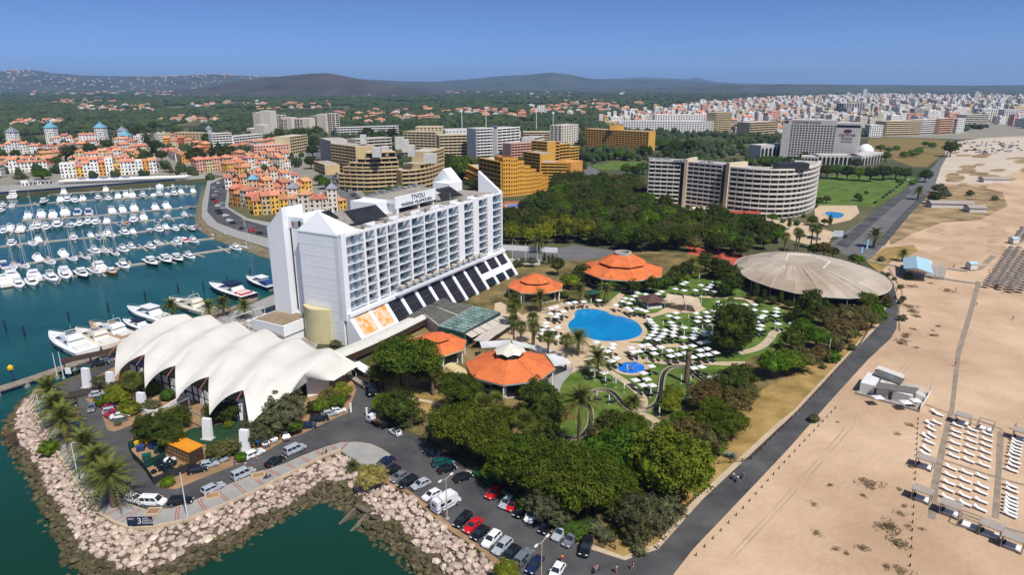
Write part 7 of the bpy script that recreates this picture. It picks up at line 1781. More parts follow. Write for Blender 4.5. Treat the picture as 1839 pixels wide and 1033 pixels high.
def car_meshes(kind):
    b = BODY[kind]; W = b['W'] / 2; mats_ = {}
    def body(paint,glassroof=False):
        mb = MB(paint); secs = []
        pr = b['prof']
        for i,(x,z,k) in enumerate(pr):
            w = W * k; zb = .24 if 0 < i < len(pr) - 1 else .34
            secs.append([(x,-w * .9,zb),(x,-w,zb + .12),(x,-w,z * .72),(x,-w * .93,z),(x,w * .93,z),(x,w,z * .72),(x,w,zb + .12),(x,w * .9,zb)])
        mb.loft(secs)
        zb = .93 if kind not in ('suv','van') else 1.07
        mb.add([(b['g0'],-W * .92,zb),(b['g1'],-W * .92,zb),(b['g1'],W * .92,zb),(b['g0'],W * .92,zb),(b['r0'],-W * .76,b['H']),(b['r1'],-W * .76,b['H']),(b['r1'],W * .76,b['H']),(b['r0'],W * .76,b['H'])],[(0,1,5,4),(1,2,6,5),(2,3,7,6),(3,0,4,7)])
        rx0,rx1 = b['r0'],b['r1']; mx = (rx0 + rx1) / 2
        if glassroof: mb.use(m_cglass)
        mb.add([(rx0,-W * .76,b['H']),(rx1,-W * .76,b['H']),(rx1,W * .76,b['H']),(rx0,W * .76,b['H']),(rx0 + .12,-W * .6,b['H'] + .05),(rx1 - .15,-W * .6,b['H'] + .05),(rx1 - .15,W * .6,b['H'] + .05),(rx0 + .12,W * .6,b['H'] + .05)],[(0,1,5,4),(1,2,6,5),(2,3,7,6),(3,0,4,7),(4,5,6,7)])
        mb.use(paint)
        for s in (-1,1): mb.box(b['g1'] - .35,b['g1'] - .2,min(s * W * .95,s * (W + .16)),max(s * W * .95,s * (W + .16)),zb,zb + .14)
        return mb.mesh('body')
    zb = .93 if kind not in ('suv','van') else 1.07
    def gq(a,c,t0,t1,s0,s1,off):   # patch on the greenhouse face between edges a (bottom pair) and c (top pair)
        A_,B_ = Vector(a[0]),Vector(a[1]); C_,D_ = Vector(c[0]),Vector(c[1]); q = []
        for (s,t) in ((s0,t0),(s1,t0),(s1,t1),(s0,t1)): q.append(A_.lerp(B_,s).lerp(C_.lerp(D_,s),t) + Vector(off))
        return q
    G0,G1,R0,R1,H = b['g0'],b['g1'],b['r0'],b['r1'],b['H']
    mb = MB(m_cglass); mb.add(gq([(G1,-W * .92,zb),(G1,W * .92,zb)],[(R1,-W * .76,H),(R1,W * .76,H)],.08,.92,.06,.94,(.02,0,.02)),[(0,1,2,3)]); ws = mb.mesh('windscreen')
    mb = MB(m_cglass); mb.add(gq([(G0,W * .92,zb),(G0,-W * .92,zb)],[(R0,W * .76,H),(R0,-W * .76,H)],.2,.9,.1,.9,(-.02,0,.02)),[(0,1,2,3)]); rw = mb.mesh('rear_window')
    sw = []
    for s in (-1,1):
        mb = MB(m_cglass)
        for (u0,u1) in (((.07,.46),(.50,.88)) if kind != 'van' else ((.06,.32),(.36,.62),(.66,.92))):
            q = gq([(G0,s * W * .92,zb),(G1,s * W * .92,zb)],[(R0,s * W * .76,H),(R1,s * W * .76,H)],.12,.86,u0,u1,(0,s * .015,.01)); mb.add(q if s < 0 else q[::-1],[(0,1,2,3)])
        sw.append(mb.mesh('side_window'))
    mb = MB(m_tyre); r = .32 if kind not in ('suv','van') else .36; n = 12
    mb.add([(r * math.cos(k * 2 * math.pi / n),y,r * math.sin(k * 2 * math.pi / n)) for y in (-.1,.1) for k in range(n)],[(k,(k + 1) % n,n + (k + 1) % n,n + k) for k in range(n)]); mb.add([(r * math.cos(k * 2 * math.pi / n),y,r * math.sin(k * 2 * math.pi / n)) for y in (-.1,.1) for k in range(n)],[tuple(range(n)),tuple(range(2 * n - 1,n - 1,-1))])
    mb.use(m_rim)
    for y in (-.105,.105): mb.add([(r * .62 * math.cos(k * 2 * math.pi / n),y,r * .62 * math.sin(k * 2 * math.pi / n)) for k in range(n)],[tuple(range(n)) if y < 0 else tuple(range(n - 1,-1,-1))])
    wh = mb.mesh('wheel')
    L = b['L'] / 2
    mb = MB(m_head); mb.box(-.04,.16,-.22,.22,-.07,.07); hl = mb.mesh('headlight'); mb = MB(m_tail); mb.box(-.1,.03,-.12,.12,-.14,.14); tl = mb.mesh('taillight')
    return dict(body=body,ws=ws,rw=rw,sw=sw,wh=wh,hl=hl,tl=tl,r=r,L=L,W=W,top=b['prof'][-2][1])
CM = {k: car_meshes(k) for k in BODY}; CB = {}
CK = {'hatch': 'hatchback','estate': 'estate car','saloon': 'saloon car','mini': 'small city car','suv': 'off road car','van': 'minivan'}
def car(p,ang,kind,col,where,glassroof=False,z=.06,group=None):
    m = CM[kind]; key = (kind,col,glassroof)
    if key not in CB: CB[key] = m['body'](PAINT[col],glassroof)
    r_ = thing('parked_car','%s %s %s' % (col if col not in ('lightblue',) else 'pale blue',CK[kind],where),'car',(p.x,p.y,z),ang,group)
    ob('body',CB[key],r_); ob('windscreen',m['ws'],r_); ob('rear_window',m['rw'],r_)
    for s in m['sw']: ob('side_window',s,r_)
    for x in (-.62,.60):
        for s in (-1,1): ob('wheel',m['wh'],r_,(x * m['L'],s * (m['W'] - .1),m['r']))
    for s in (-1,1): ob('headlight',m['hl'],r_,(m['L'] - .2,s * m['W'] * .62,m['top'] * .82)); ob('taillight',m['tl'],r_,(-m['L'] + .06,s * m['W'] * .78,.78))
    return r_
def dirpx(zm,a,b): d = zm(*b) - zm(*a); return math.atan2(d.y,d.x)
# rows in the near car park: (zoom point of the car's middle, type, colour, nose towards the rocks?)
rowdir = dirpx(C1,(480,610),(220,440)); carang = dirpx(C1,(620,450),(390,680))
for (x,y,k,c,w) in ((85,300,'estate','black','with roof rails between the camper van and a red saloon'),(225,380,'saloon','red','with square bonnet facing the rocks'),(320,485,'hatch','black','between the red saloon and a white car'),(480,570,'estate','white','facing the rocks beside a silver estate'),(630,670,'estate','silver','with glass sunroof facing the rocks'),(755,760,'hatch','black','beside the grey off roader'),(1075,925,'saloon','navy','partly behind the lamp post'),(1380,1010,'hatch','white','cut by the picture edge behind the lamp post')):
    car(C1(x,y),carang + rng.uniform(-.04,.04) + (0 if x < 1000 else .05),k,c,w)
car(C1(920,830),carang + math.pi,'suv','grey','with roof hatch and open rear next to the yellow bush')
for (x,y,k,c,w,gr) in ((695,60,'hatch','silver','third from the green bins',0),(775,105,'mini','red','with black roof',1),(890,180,'hatch','black','between the black roofed red car and a white van',0),(1250,390,'estate','black','in the shade of the tamarisk tree',0),(1430,480,'estate','silver','beside a grey saloon by the hedge',0),(1575,570,'saloon','grey','by the V shaped hedge',0)):
    car(C1(x,y),carang,k,c,w,bool(gr))
car(C1(1775,690),carang + .25,'suv','black','with pick up bed at the corner of the fence')
car(C1(1060,235),carang,'van','white','partly under the tamarisk tree')
car(B8(253,425),carang,'hatch','red','next to the green bins')
c2a = dirpx(B2,(1010,360),(925,405))
for (x,y,k,c,w) in ((965,378,'saloon','navy','at the promenade end of the rock side row'),(1000,430,'hatch','black','second from the promenade on the rock side'),(1047,470,'hatch','grey','beside a black car with green sunshade'),(1097,498,'estate','black','with green windscreen sunshade'),(1175,512,'hatch','silver','with dusty paint near the dry shrub'),(1240,577,'hatch','white','beside the camper van')):
    car(B2(x,y),c2a + (-.12 if x > 1100 else 0),k,c,w)
for (x,y,k,c,w,a) in ((1243,325,'saloon','navy','alone by the fence bend',2.6),(1303,382,'estate','green','parked by the wooded bank',.35),(1330,420,'hatch','black','tucked behind the teal estate',.5),(1425,470,'hatch','black','with red tail lamps near the green bins',.55)):
    car(B2(x,y),a,k,c,w)
car(B2(1023,200),dirpx(B2,(1050,215),(1000,185)) ,'mini','white','with glass roof behind the flatbed truck',True)
for (x,y,k,c,w,a) in ((683,72,'hatch','white','beside the tent entrance posts',.45),(635,90,'hatch','silver','next to the white hatchback at the tent entrance',.45),(575,122,'suv','black','at the brown fence by the tent',.35),(505,162,'saloon','navy','by the grey green trees at the tent',.2),(302,232,'hatch','silver','half under the roadside trees',2.0),(252,260,'hatch','grey','beside the blue road sign',2.1),(375,222,'hatch','grey','in the shade of the roadside tamarisks',2.0)):
    car(B2(x,y),a,k,c,w)
rd = dirpx(B2,(60,490),(190,430))
car(B2(430,305),rd,'van','silver','driving along the promenade road',z=.07); car(B2(313,375),rd + .05,'saloon','black','beside the promenade kerb behind the silver van',z=.07); car(B2(190,330),rd,'estate','white','beside the blue notice slab',z=.07); car(B2(125,450),rd,'van','silver','with long windows and roof rails on the promenade road',z=.07)
for (x,y,k,c,w,a) in ((1450,462,'estate','silver','parked at the kerb planter',rd),(1230,550,'estate','black','behind the lamp post at the bend',.12),(1045,555,'van','white','without rear windows beside the blue sign',-.06),(915,535,'hatch','white','at the bend under the big palm',-.35),(858,490,'hatch','blue','shaded by the big palm',-.75),(1490,268,'hatch','silver','in the bay below the container',.55),(1420,300,'hatch','silver','in the middle of the bay below the container',.5),(1345,335,'hatch','black','at the fence of the container yard',.45),(575,88,'saloon','white','nose in beside the palm on the pier',-.95),(520,45,'hatch','blue','beside the white saloon on the pier',-1.0),(1805,145,'hatch','grey','under the trees behind the blue notice',1.9)):
    car(B1(x,y),a,k,c,w)
for (x,y,k,c,w,a) in ((467,575,'hatch','black','behind the brown gate fence',-1.0),(685,625,'hatch','grey','facing away in the pier car park',-1.15),(750,465,'hatch','silver','under the bush at the gate fence',.5),(905,615,'hatch','crimson','at the head of the parked row of four',.55),(920,655,'estate','silver','between two crimson cars',.55),(950,685,'saloon','crimson','third in the parked row of four',.5),(1015,715,'saloon','white','last of the parked row by the yellow shrubs',.4),(375,650,'hatch','blue','hidden behind a palm on the pier',-1.0),(985,30,'saloon','red','under the tent edge on the quay road',.7),(780,110,'estate','black','with red side on the quay road',.55),(860,75,'hatch','grey','on the quay road beside the jetty',.55)):
    car(C8(x,y),a,k,c,w)
# cars further off
for (x,y,c,a) in ((880,50,'grey',.2),(1005,98,'navy',.1),(1060,110,'black',.1),(1100,118,'grey',.1),(1295,102,'navy',.8)): car(B5(x,y),a,'hatch',c,'on the street before the curved hotel',z=.1,group='cars before the curved hotel')
for (x,y,c) in ((780,985,'black'),(805,965,'navy'),(830,948,'black'),(855,930,'grey'),(880,910,'black'),(905,890,'navy'),(925,875,'black'),(965,855,'white'),(720,1025,'black')): car(A6(x,y),.85,'hatch',c,'parked along the beach road beside the field',z=.12,group='cars along the field')
cr_ = random.Random(12)
for k in range(46):
    t = cr_.random(); x,y = 545 + 130 * t + cr_.uniform(-9,9),268 + 118 * t
    car(P(x,y),2.25 + cr_.uniform(-.1,.1),'hatch',cr_.choice(['white','silver','grey','black','blue']),'in the busy avenue behind the marina quarter',z=.08,group='cars on the avenue')
for k in range(24):
    t = k / 24; p = along(px([(384,330),(380,360),(384,385),(420,408),(480,425)]),t); car(p + Vector((cr_.uniform(0,8),0,0)),1.6 - 1.0 * t,'hatch',cr_.choice(['white','silver','grey','black','red']),'on the marina road beside the bank',z=.08,group='cars on the marina road')
for k in range(60):
    x,y = cr_.uniform(1730,1835),cr_.uniform(254,276); car(P(x,y),.8 + cr_.choice((0,1.57)),'hatch',cr_.choice(['white','silver','grey','black','blue']),'on the distant sandy car park',z=.1,group='cars on the sandy car park')
# ================================================================== POOL AND BEACH FURNITURE
m_par = mat('parasol_white',(.78,.78,.78),.7,.03,transl=.15); m_dkl = mat('dark_lounger',(.03,.034,.045),.7,.2,2); m_whl = mat('white_lounger',(.76,.76,.75),.7)
mb = MB(m_par); mb.add([(-1.45,-1.45,2.25),(1.45,-1.45,2.25),(1.45,1.45,2.25),(-1.45,1.45,2.25),(0,0,2.75),(-1.45,-1.45,2.1),(1.45,-1.45,2.1),(1.45,1.45,2.1),(-1.45,1.45,2.1)],[(0,1,4),(1,2,4),(2,3,4),(3,0,4),(0,5,6,1),(1,6,7,2),(2,7,8,3),(3,8,5,0)]); um_c = mb.mesh('canopy')
mb = MB(wood_dark); mb.tube([(0,0,0),(0,0,2.8)],.035,5); um_p = mb.mesh('pole'); mb = MB(concrete); mb.lathe([(.3,0),(.3,.12),(.06,.14)],8); um_b = mb.mesh('base')
mb = MB(m_par); mb.lathe([(.10,.9),(.24,1.2),(.16,2.2),(.04,2.75)],8); cl_c = mb.mesh('canopy',True)
def lounger_mesh(m):
    mb = MB(m); mb.box(-.95,.35,-.34,.34,.28,.40); mb.slab4((.35,-.34,.40),(.35,.34,.40),(1.0,.34,.78),(1.0,-.34,.78),-.1); a = mb.mesh('cushion'); mb = MB(m if m is m_dkl else wood_grey)
    for x in (-.8,.5):
        for y in (-.28,.28): mb.box(x - .04,x + .04,y - .04,y + .04,0,.3)
    mb.box(-.95,.6,-.32,.32,.22,.275); return a,mb.mesh('frame')
LD = lounger_mesh(m_dkl); LW = lounger_mesh(m_whl)
UMB = [('around the big pool deck',B4,[(495,508),(530,497),(490,545),(545,548),(580,530),(530,565),(460,608),(460,632),(440,657),(500,657),(540,640),(435,682),(540,705),(617,473),(660,467),(720,463),(825,453),(805,740),(850,780),(885,802),(920,755),(915,780),(860,843),(770,840),(910,870),(945,850),(1045,780),(1060,807),(1100,802)]),
       ('between pool and brown roofed kiosk',B4,[(940,487),(985,460),(1005,440),(1050,447),(1070,424),(1092,404),(1030,473),(1020,506),(1042,522),(1085,510),(1115,517),(1145,528),(1145,412),(1230,410),(1255,394)]),
       ('on the lawn behind the shade sails',B4,[(1350,375),(1410,386),(1398,343),(1420,330),(1488,384),(1525,350),(1560,380),(1580,363),(1598,347),(1615,330),(1620,392),(1655,357),(1685,385)]),
       ('on the crowded lawn right of the pool',B4,[(1170,585),(1185,605),(1210,627),(1212,650),(1205,672),(1185,692),(1160,712),(1225,722),(1250,702),(1270,683),(1280,658),(1320,605),(1340,628),(1305,560),(1350,540),(1360,573),(1345,650),(1335,672),(1335,695),(1405,708),(1410,640),(1470,712),(1480,692),(1485,648),(1490,672),(1490,542),(1510,570),(1500,597),(1550,668),(1555,690),(1610,680),(1605,625),(1610,650),(1570,595),(1575,565),(1615,525),(1560,535),(1635,590),(1640,565),(1650,510),(1680,547),(1650,465),(1665,487),(1745,475),(1748,497),(1740,519),(1715,532)]),
       ('in the curved rows below the crowded lawn',B4,[(1115,765),(1160,758),(1195,785),(1205,818),(1250,775),(1310,798),(1318,835),(1370,825),(1408,775),(1420,815),(1468,765),(1468,842),(1520,795),(1525,830),(1525,745),(1570,738),(1575,825),(1570,785),(1625,812),(1185,905),(1130,952),(1475,917),(1530,910),(1590,985),(1635,972),(1075,1000),(1155,995),(785,930),(860,950)]),
       ('on the far lawn below the round canopy',B5,[(820,587),(820,609),(815,635),(830,690),(930,690),(710,648),(730,635),(680,675),(715,703),(705,727),(740,607),(605,560),(670,560),(665,595)]),('beside the stream path',B6,[(1125,270),(1190,272)])]
ur = random.Random(4); nL = 0
for where,zm,lst in UMB:
    for (x,y) in lst:
        p = zm(x,y,2.4); a = ur.choice((.35,.45,.5)) + ur.uniform(-.1,.1); r_ = thing('parasol','square white parasol open ' + where,'parasol',(p.x,p.y,.12),a,'open white parasols ' + where,(.7,.7,.95))
        ob('canopy',um_c,r_); ob('pole',um_p,r_); ob('base',um_b,r_)
        for s in (-1,1):
            if nL >= 290 or (s > 0 and ur.random() < .12): continue
            nL += 1; d = Vector((math.cos(a) * s * .95,math.sin(a) * s * .95,0)); l_ = thing('sun_lounger','dark cushioned sun lounger under a white parasol ' + where,'sun lounger',(p.x + d.x + .3,p.y + d.y - 1.0,.12),a - 1.57 + ur.uniform(-.2,.2),'dark loungers ' + where); ob('cushion',LD[0],l_); ob('frame',LD[1],l_)
for zm,lst in ((B4,[(770,465),(570,490),(1515,300),(1440,575),(1265,620),(1395,640),(1535,645),(1410,690),(1318,715),(1260,810),(1095,860),(1155,870),(1360,800),(1140,800),(1020,925)]),(B6,[(795,210),(870,240),(940,255),(925,220),(810,340),(895,370),(1390,230),(1455,235),(1275,430),(1240,455),(998,290),(1180,325)])):
    for x,y in lst: p = zm(x,y,1.6); r_ = thing('closed_parasol','folded white parasol standing in the hotel garden','parasol',(p.x,p.y,.1),0,'folded white parasols'); ob('canopy',cl_c,r_); ob('pole',um_p,r_); ob('base',um_b,r_)
for x,y in ((800,365),(820,380),(890,360),(905,400),(920,395),(1160,348),(1185,348),(1215,480),(1235,490),(1450,280),(1310,290),(730,200),(745,240),(860,260)): p = B6(x,y); l_ = thing('sun_lounger','dark sun lounger without shade on the lower garden lawn','sun lounger',(p.x,p.y,.1),ur.uniform(-1,.5),'bare dark loungers'); ob('cushion',LD[0],l_); ob('frame',LD[1],l_)
# beach loungers
bang = dirpx(C6,(290,465),(225,440))
BLG = [('in the column beside the long boardwalk',[(295,168),(288,208),(288,240),(282,285),(273,330),(273,372),(252,450),(247,500),(240,550),(232,595),(230,648)]),('in the middle column of the beach block',[(395,197),(390,230),(390,272),(385,313),(370,355),(370,402),(358,482),(346,533),(347,585),(343,635),(347,688)]),
       ('in the column beside the short boardwalk',[(493,225),(492,265),(487,300),(483,343),(483,387),(472,432),(458,508),(461,572),(453,612),(452,670),(445,722)]),('in the tight row beyond the short boardwalk',[(690,272),(687,292),(682,315),(680,335),(675,355),(665,380),(675,412),(665,435),(655,465),(652,570),(655,600),(652,640),(652,668),(648,690),(648,715),(645,740),(643,762)]),('scattered beside the beach bar',[(150,80),(170,95),(110,155),(160,150),(120,190),(85,240),(125,235),(110,280),(90,325),(80,355)])]
for where,lst in BLG:
    for k,(x,y) in enumerate(lst):
        p = C6(x,y,.3); l_ = thing('beach_lounger','white beach lounger ' + where,'beach lounger',(p.x,p.y,.04),bang + ur.uniform(-.06,.06) + (ur.uniform(-.5,.3) if 'scattered' in where else 0),'white loungers ' + where,1.12); ob('cushion',LW[0],l_); ob('frame',LW[1],l_)
m_thgrey = mat('grey_canvas',(.33,.29,.255),.85,.1,1)
def cabana(x,y,lab,roof=True,zm=C6):
    p = zm(x,y,2.2); r_ = thing('cabana',lab,'cabana',(p.x,p.y,.04),bang + .12)
    for a in (-1.5,1.5):
        for b in (-1.15,1.15): mb = MB(wood_grey); mb.box(a - .07,a + .07,b - .07,b + .07,0,2.2); part('post',mb,r_)
    mb = MB(wood_grey)
    for b in (-1.15,1.15): mb.box(-1.6,1.6,b - .06,b + .06,2.2,2.34)
    for a in (-1.5,1.5): mb.box(a - .06,a + .06,-1.09,1.09,2.2,2.34)
    part('frame',mb,r_)
    if roof: mb = MB(m_thgrey); mb.box(-1.75,1.75,-1.35,1.35,2.345,2.42); part('roof',mb,r_)
    mb = MB(wood_grey); mb.box(-1.4,1.4,-1.0,1.0,.08,.34); part('platform',mb,r_); mb = MB(m_whl); mb.box(-1.25,1.25,-.9,.9,.345,.52); part('mattress',mb,r_); mb = MB(m_dkl); mb.box(1.0,1.3,-.8,.8,.53,.75); part('bolster',mb,r_)
for x,y,l,rf in ((335,100,'grey roofed beach cabana at the head of the lounger block',1),(485,140,'open frame beach cabana next to the grey roofed one',0),(85,385,'grey roofed cabana with tilted roof below the scattered loungers',1),(65,595,'grey roofed cabana alone left of the long boardwalk',1),(255,690,'first grey cabana of the bottom row by the boardwalk',1),(380,772,'open frame cabana in the bottom row',0),(522,828,'grey cabana with white curtain in the bottom row',1),(670,908,'last grey cabana of the bottom row',1),(725,205,'grey cabana beside the tight lounger row',1)): cabana(x,y,l,rf)
# thatched parasols on the far beach
mb = MB(mat('thatch',(.17,.145,.13),.95,.2,2)); mb.lathe([(1.5,2.0),(.9,2.5),(.05,2.9)],9); mb.lathe([(.05,0),(.05,2.4)],5); thm = mb.mesh('thatched_parasol')
for a,b,n in (((1425,455),(1635,125),17),((1550,475),(1790,130),17),((1655,500),(1830,230),13),((1690,40),(1735,-60),8)):
    for k in range(n):
        t = k / (n - 1); p = C7(a[0] + (b[0] - a[0]) * t + ur.uniform(-8,8),a[1] + (b[1] - a[1]) * t,2.2)
        for dx in (0,3.6): o = ob('thatched_parasol',thm,None,(p.x + dx,p.y,.03)); tag(o,'dark thatched parasol in the rows on the far beach','parasol','thatched beach parasols')
# ---- beach bar, beach restaurant
m_slat = mat('white_boards',(.60,.57,.53),.8,.08,1.); m_rib = mat('ribbed_grey_roof',(.12,.112,.108),.7,.12,1.5)
F3 = ZM(1525,650,9.394)
bar = thing('beach_bar','white timber beach bar with two grey ribbed lean-to roofs','beach bar'); fl = [F3(100,545),F3(1180,860),F3(1360,560),F3(400,300)]
mb = MB(wood_grey); mb.prism(fl,0,.5); part('deck',mb,bar)
def roofq(q,t,nm='roof',m=m_rib): mb = MB(m); mb.slab4(*[F3(*p) for p in q],t); part(nm,mb,bar,fix=True)
roofq([(430,440,3.2),(1105,540,3.2),(1185,445,4.3),(520,345,4.3)],.15); roofq([(400,205,3.4),(870,385,3.4),(935,290,4.3),(485,120,4.3)],.15); roofq([(620,190,4.9),(765,260,4.6),(740,300,4.3),(600,225,4.4)],.15,'skylight',m_rail)
mb = MB(m_slat); a,b,c_,d = F3(440,590),F3(1010,760),F3(1110,650),F3(520,470); mb.prism([a,b,c_,d],.5,3.0); part('wall',mb,bar)
mb = MB(m_slat); mb.prism([F3(410,300),F3(860,470),F3(900,400),F3(470,240)],.5,3.2); part('back_wall',mb,bar)
mb = MB(off_white); a,b = F3(165,520),F3(400,580); c_,d = F3(520,400),F3(290,340); mb.prism([a,b,c_,d],.5,2.9); part('tarpaulin_tent',mb,bar)
for k in range(9):
    t = k / 8; mb = MB(m_slat); p,q = F3(900 + 300 * t,345 + 70 * t,3.1),F3(1160 + 130 * t,560 + 40 * t,3.1); mb.obox(p,q,.22,3.0,3.15); part('pergola_beam',mb,bar)
for x,y in ((1190,860),(1355,560),(1250,700),(1030,770)): p = F3(x,y); mb = MB(m_slat); mb.box(p.x - .1,p.x + .1,p.y - .1,p.y + .1,0,3.05); part('post',mb,bar)
mb = MB(off_white); p,q = F3(1190,850),F3(1360,570); mb.obox(p,q,.1,.5,1.5); part('wind_screen',mb,bar)
for x,y in ((490,600),(960,680),(1120,650)): p = F3(x,y,2.3); mb = MB(m_par); mb.add([(-1.2,-1.2,0),(1.2,-1.2,0),(1.2,1.2,0),(-1.2,1.2,0),(0,0,.4)],[(0,1,4),(1,2,4),(2,3,4),(3,0,4)]); mb.tube([(0,0,-1.9),(0,0,.3)],.04,5); part('sunshade',mb,bar,loc=p)
mb = MB(dark_glass); p,q = F3(640,660),F3(700,678); mb.obox(p + Vector((0,-.1,0)),q + Vector((0,-.1,0)),.12,.5,2.6); part('door',mb,bar)
rs = thing('beach_restaurant','beach restaurant with pale blue gabled roof on a raised white deck','restaurant')
mb = MB(wood_grey); mb.prism([C7(570,375),C7(1010,430),C7(1030,330),C7(640,290)],.2,.9); part('deck',mb,rs)
m_bl = mat('pale_blue_roof',(.34,.52,.60),.6,.06,.6); e1,e2,r1,r2,g1,g2 = C7(635,322,4),C7(900,372,4),C7(745,205,6.6),C7(770,330,5.8),C7(625,225,4.2),C7(870,240,4.2)
mb = MB(m_bl); mb.slab4(e1,C7(765,318,6.2),C7(750,207,6.4),C7(628,222,4.2),.2); part('roof_slope',mb,rs,fix=True); mb = MB(m_bl); mb.slab4(C7(765,318,6.2),C7(912,368,4),C7(868,238,4.2),C7(750,207,6.4),.2); part('roof_slope',mb,rs,fix=True)
mb = MB(m_slat); mb.prism([C7(645,380),C7(850,400),C7(890,330),C7(660,300)],.9,3.9); mb.add([C7(640,330,3.9),C7(765,322,6.0),C7(900,372,3.9)],[(0,1,2)]); part('wall',mb,rs)
for k in range(8): t = k / 7; mb = MB(m_slat); mb.obox(C7(880 + 25 * t,255 + 110 * t,3.2),C7(1000 + 25 * t,275 + 110 * t,3.2),.35,3.1,3.25); part('pergola_beam',mb,rs)
for k in range(12): t = k / 11; p = C7(720 + 290 * t,395 + 30 * t); mb = MB(m_slat); mb.box(p.x - .12,p.x + .12,p.y - .12,p.y + .12,0,1.9); part('post',mb,rs)
mb = MB(m_slat); mb.obox(C7(720,397),C7(1010,428),.06,1.7,1.85); part('handrail',mb,rs)
for a,b in (((1010,420),(1320,465)),((1020,320),(1230,350)),((270,250),(560,300))): o = strip([C7(*a),C7((a[0] + b[0]) / 2,(a[1] + b[1]) / 2 + 3),C7(*b)],1.8,.3,wood_grey,'raised_boardwalk')
for x,y,lab in ((1258,330,'small white lifeguard hut by the beach boardwalk end'),(1650,90,'white beach kiosk at the head of the thatched parasols')):
    p = C7(x,y); r_ = thing('beach_hut',lab,'hut',p,.2); mb = MB(m_slat); mb.box(-1.8,1.8,-1.5,1.5,.5,2.8); part('wall',mb,r_); mb = MB(m_bl); mb.add([(-2.1,-1.8,2.75),(2.1,-1.8,2.75),(2.1,1.8,2.75),(-2.1,1.8,2.75),(-2.1,0,3.6),(2.1,0,3.6)],[(0,1,5,4),(2,3,4,5),(1,2,5),(3,0,4)]); part('roof',mb,r_); mb = MB(wood_grey); mb.box(-2.4,2.4,-2.4,1.8,.2,.5); part('deck',mb,r_)
for x,y,w,lab in ((1705,372,13,'long low grey roofed beach hut beside the dune scrub'),(1750,380,5,'short grey hut with pale front at the dune boardwalk'),(1785,327,10,'grey roofed beach hut at the far dune edge')):
    p = P(x,y); r_ = thing('beach_hut',lab,'hut',p,-.12); mb = MB(m_slat); mb.box(-w,w,-4,4,0,3); part('wall',mb,r_); mb = MB(m_thgrey); mb.add([(-w - .5,-4.6,2.95),(w + .5,-4.6,2.95),(w + .5,4.6,2.95),(-w - .5,4.6,2.95),(-w - .5,0,4.4),(w + .5,0,4.4)],[(0,1,5,4),(2,3,4,5),(1,2,5),(3,0,4)]); part('roof',mb,r_)
# ---- lounge terrace between tent and hotel, palms on the quay
p = C5(1040,160); r_ = thing('lounge_terrace','raised lounge terrace with white frames between the tent and the hotel','terrace',(p.x,p.y,0),HRZ); mb = MB(wood_grey); mb.box(-7,7,-4,4,0,.7); part('deck',mb,r_)
for k in range(8): mb = MB(off_white); x,y = -5.2 + (k % 4) * 3.5,-2 + (k // 4) * 4; mb.box(x - .9,x + .9,y - .7,y + .7,.7,1.15); part('sofa',mb,r_)
for x in (-6.8,6.8):
    for y in (-3.8,3.8): mb = MB(off_white); mb.box(x - .1,x + .1,y - .1,y + .1,.7,3.2); part('post',mb,r_)
mb = MB(off_white)
for y in (-3.8,3.8): mb.box(-6.9,6.9,y - .1,y + .1,3.2,3.4)
part('frame',mb,r_)
for x,y in ((420,20),(690,30),(790,5),(945,25)): date_palm(C5(x,y,5.4),'date palm on the quay pavement behind the tent',1.,.8,group='palms on the quay')
# ---- pool kiosk and cream shade sails
p = B4(1185,500); r_ = thing('pool_kiosk','pool bar kiosk with brown pyramid roof','kiosk',(p.x,p.y,.12),.3)
mb = MB(mat('brown_shingles',(.10,.05,.045),.85,.15,2)); mb.add([(-4,-4,2.6),(4,-4,2.6),(4,4,2.6),(-4,4,2.6),(0,0,4.8)],[(0,1,4),(1,2,4),(2,3,4),(3,0,4),(3,2,1,0)]); part('roof',mb,r_); mb = MB(off_white); mb.box(-2.8,2.8,-2.8,2.8,0,1.1); part('counter',mb,r_)
for a in (-3.4,3.4):
    for b in (-3.4,3.4): mb = MB(off_white); mb.tube([(a,b,0),(a,b,2.65)],.12,6); part('post',mb,r_)
m_cs = mat('sand_sail',(.58,.47,.35),.8,.06,.4,transl=.2); r_ = thing('shade_sails','cluster of sand coloured shade sails above the pool bar seats','shade sail')
for q in ([(1285,410,4.6),(1395,425,3.6),(1300,470,3.2)],[(1395,425,4.2),(1310,465,2.8),(1420,490,2.8)],[(1405,420,4.6),(1510,440,3.6),(1420,490,3.2)],[(1510,440,4),(1425,485,2.8),(1530,500,3)]): mb = MB(m_cs); mb.add([B4(*p) for p in q],[(0,1,2)]); part('sail',mb,r_)
for x,y,z in ((1293,500,4.8),(1418,550,5.4),(1525,495,4.6)): p = B4(x,y); mb = MB(off_white); mb.tube([p,(p.x,p.y,z)],.1,6); part('mast',mb,r_)
p = B4(785,440); r_ = thing('garden_hut','small dark green hut behind the pool','hut',p,.3); mb = MB(wood_dark); mb.box(-2,2,-2,2,0,2.2); part('wall',mb,r_); mb = MB(MATS['green_frame']); mb.add([(-2.6,-2.6,2.2),(2.6,-2.6,2.2),(2.6,2.6,2.2),(-2.6,2.6,2.2),(0,0,3.3)],[(0,1,4),(1,2,4),(2,3,4),(3,0,4)]); part('roof',mb,r_)
# playground in the trees
p = B6(600,500); r_ = thing('playground_frame','red timber playground frame with blue top beside the tall palm','playground',p,.4); mb = MB(m_court); 
for k in range(7): mb.tube([(-2.4 + .8 * k,-1.6,0),(-2.4 + .8 * k,0,2.6)],.1,5)
mb.box(-2.6,2.6,-.1,.1,2.5,2.7); part('frame',mb,r_); mb = MB(m_aw_b); mb.lathe([(1.0,3),(.1,3.8)],6,(-2.6,0,0)); part('roof',mb,r_)
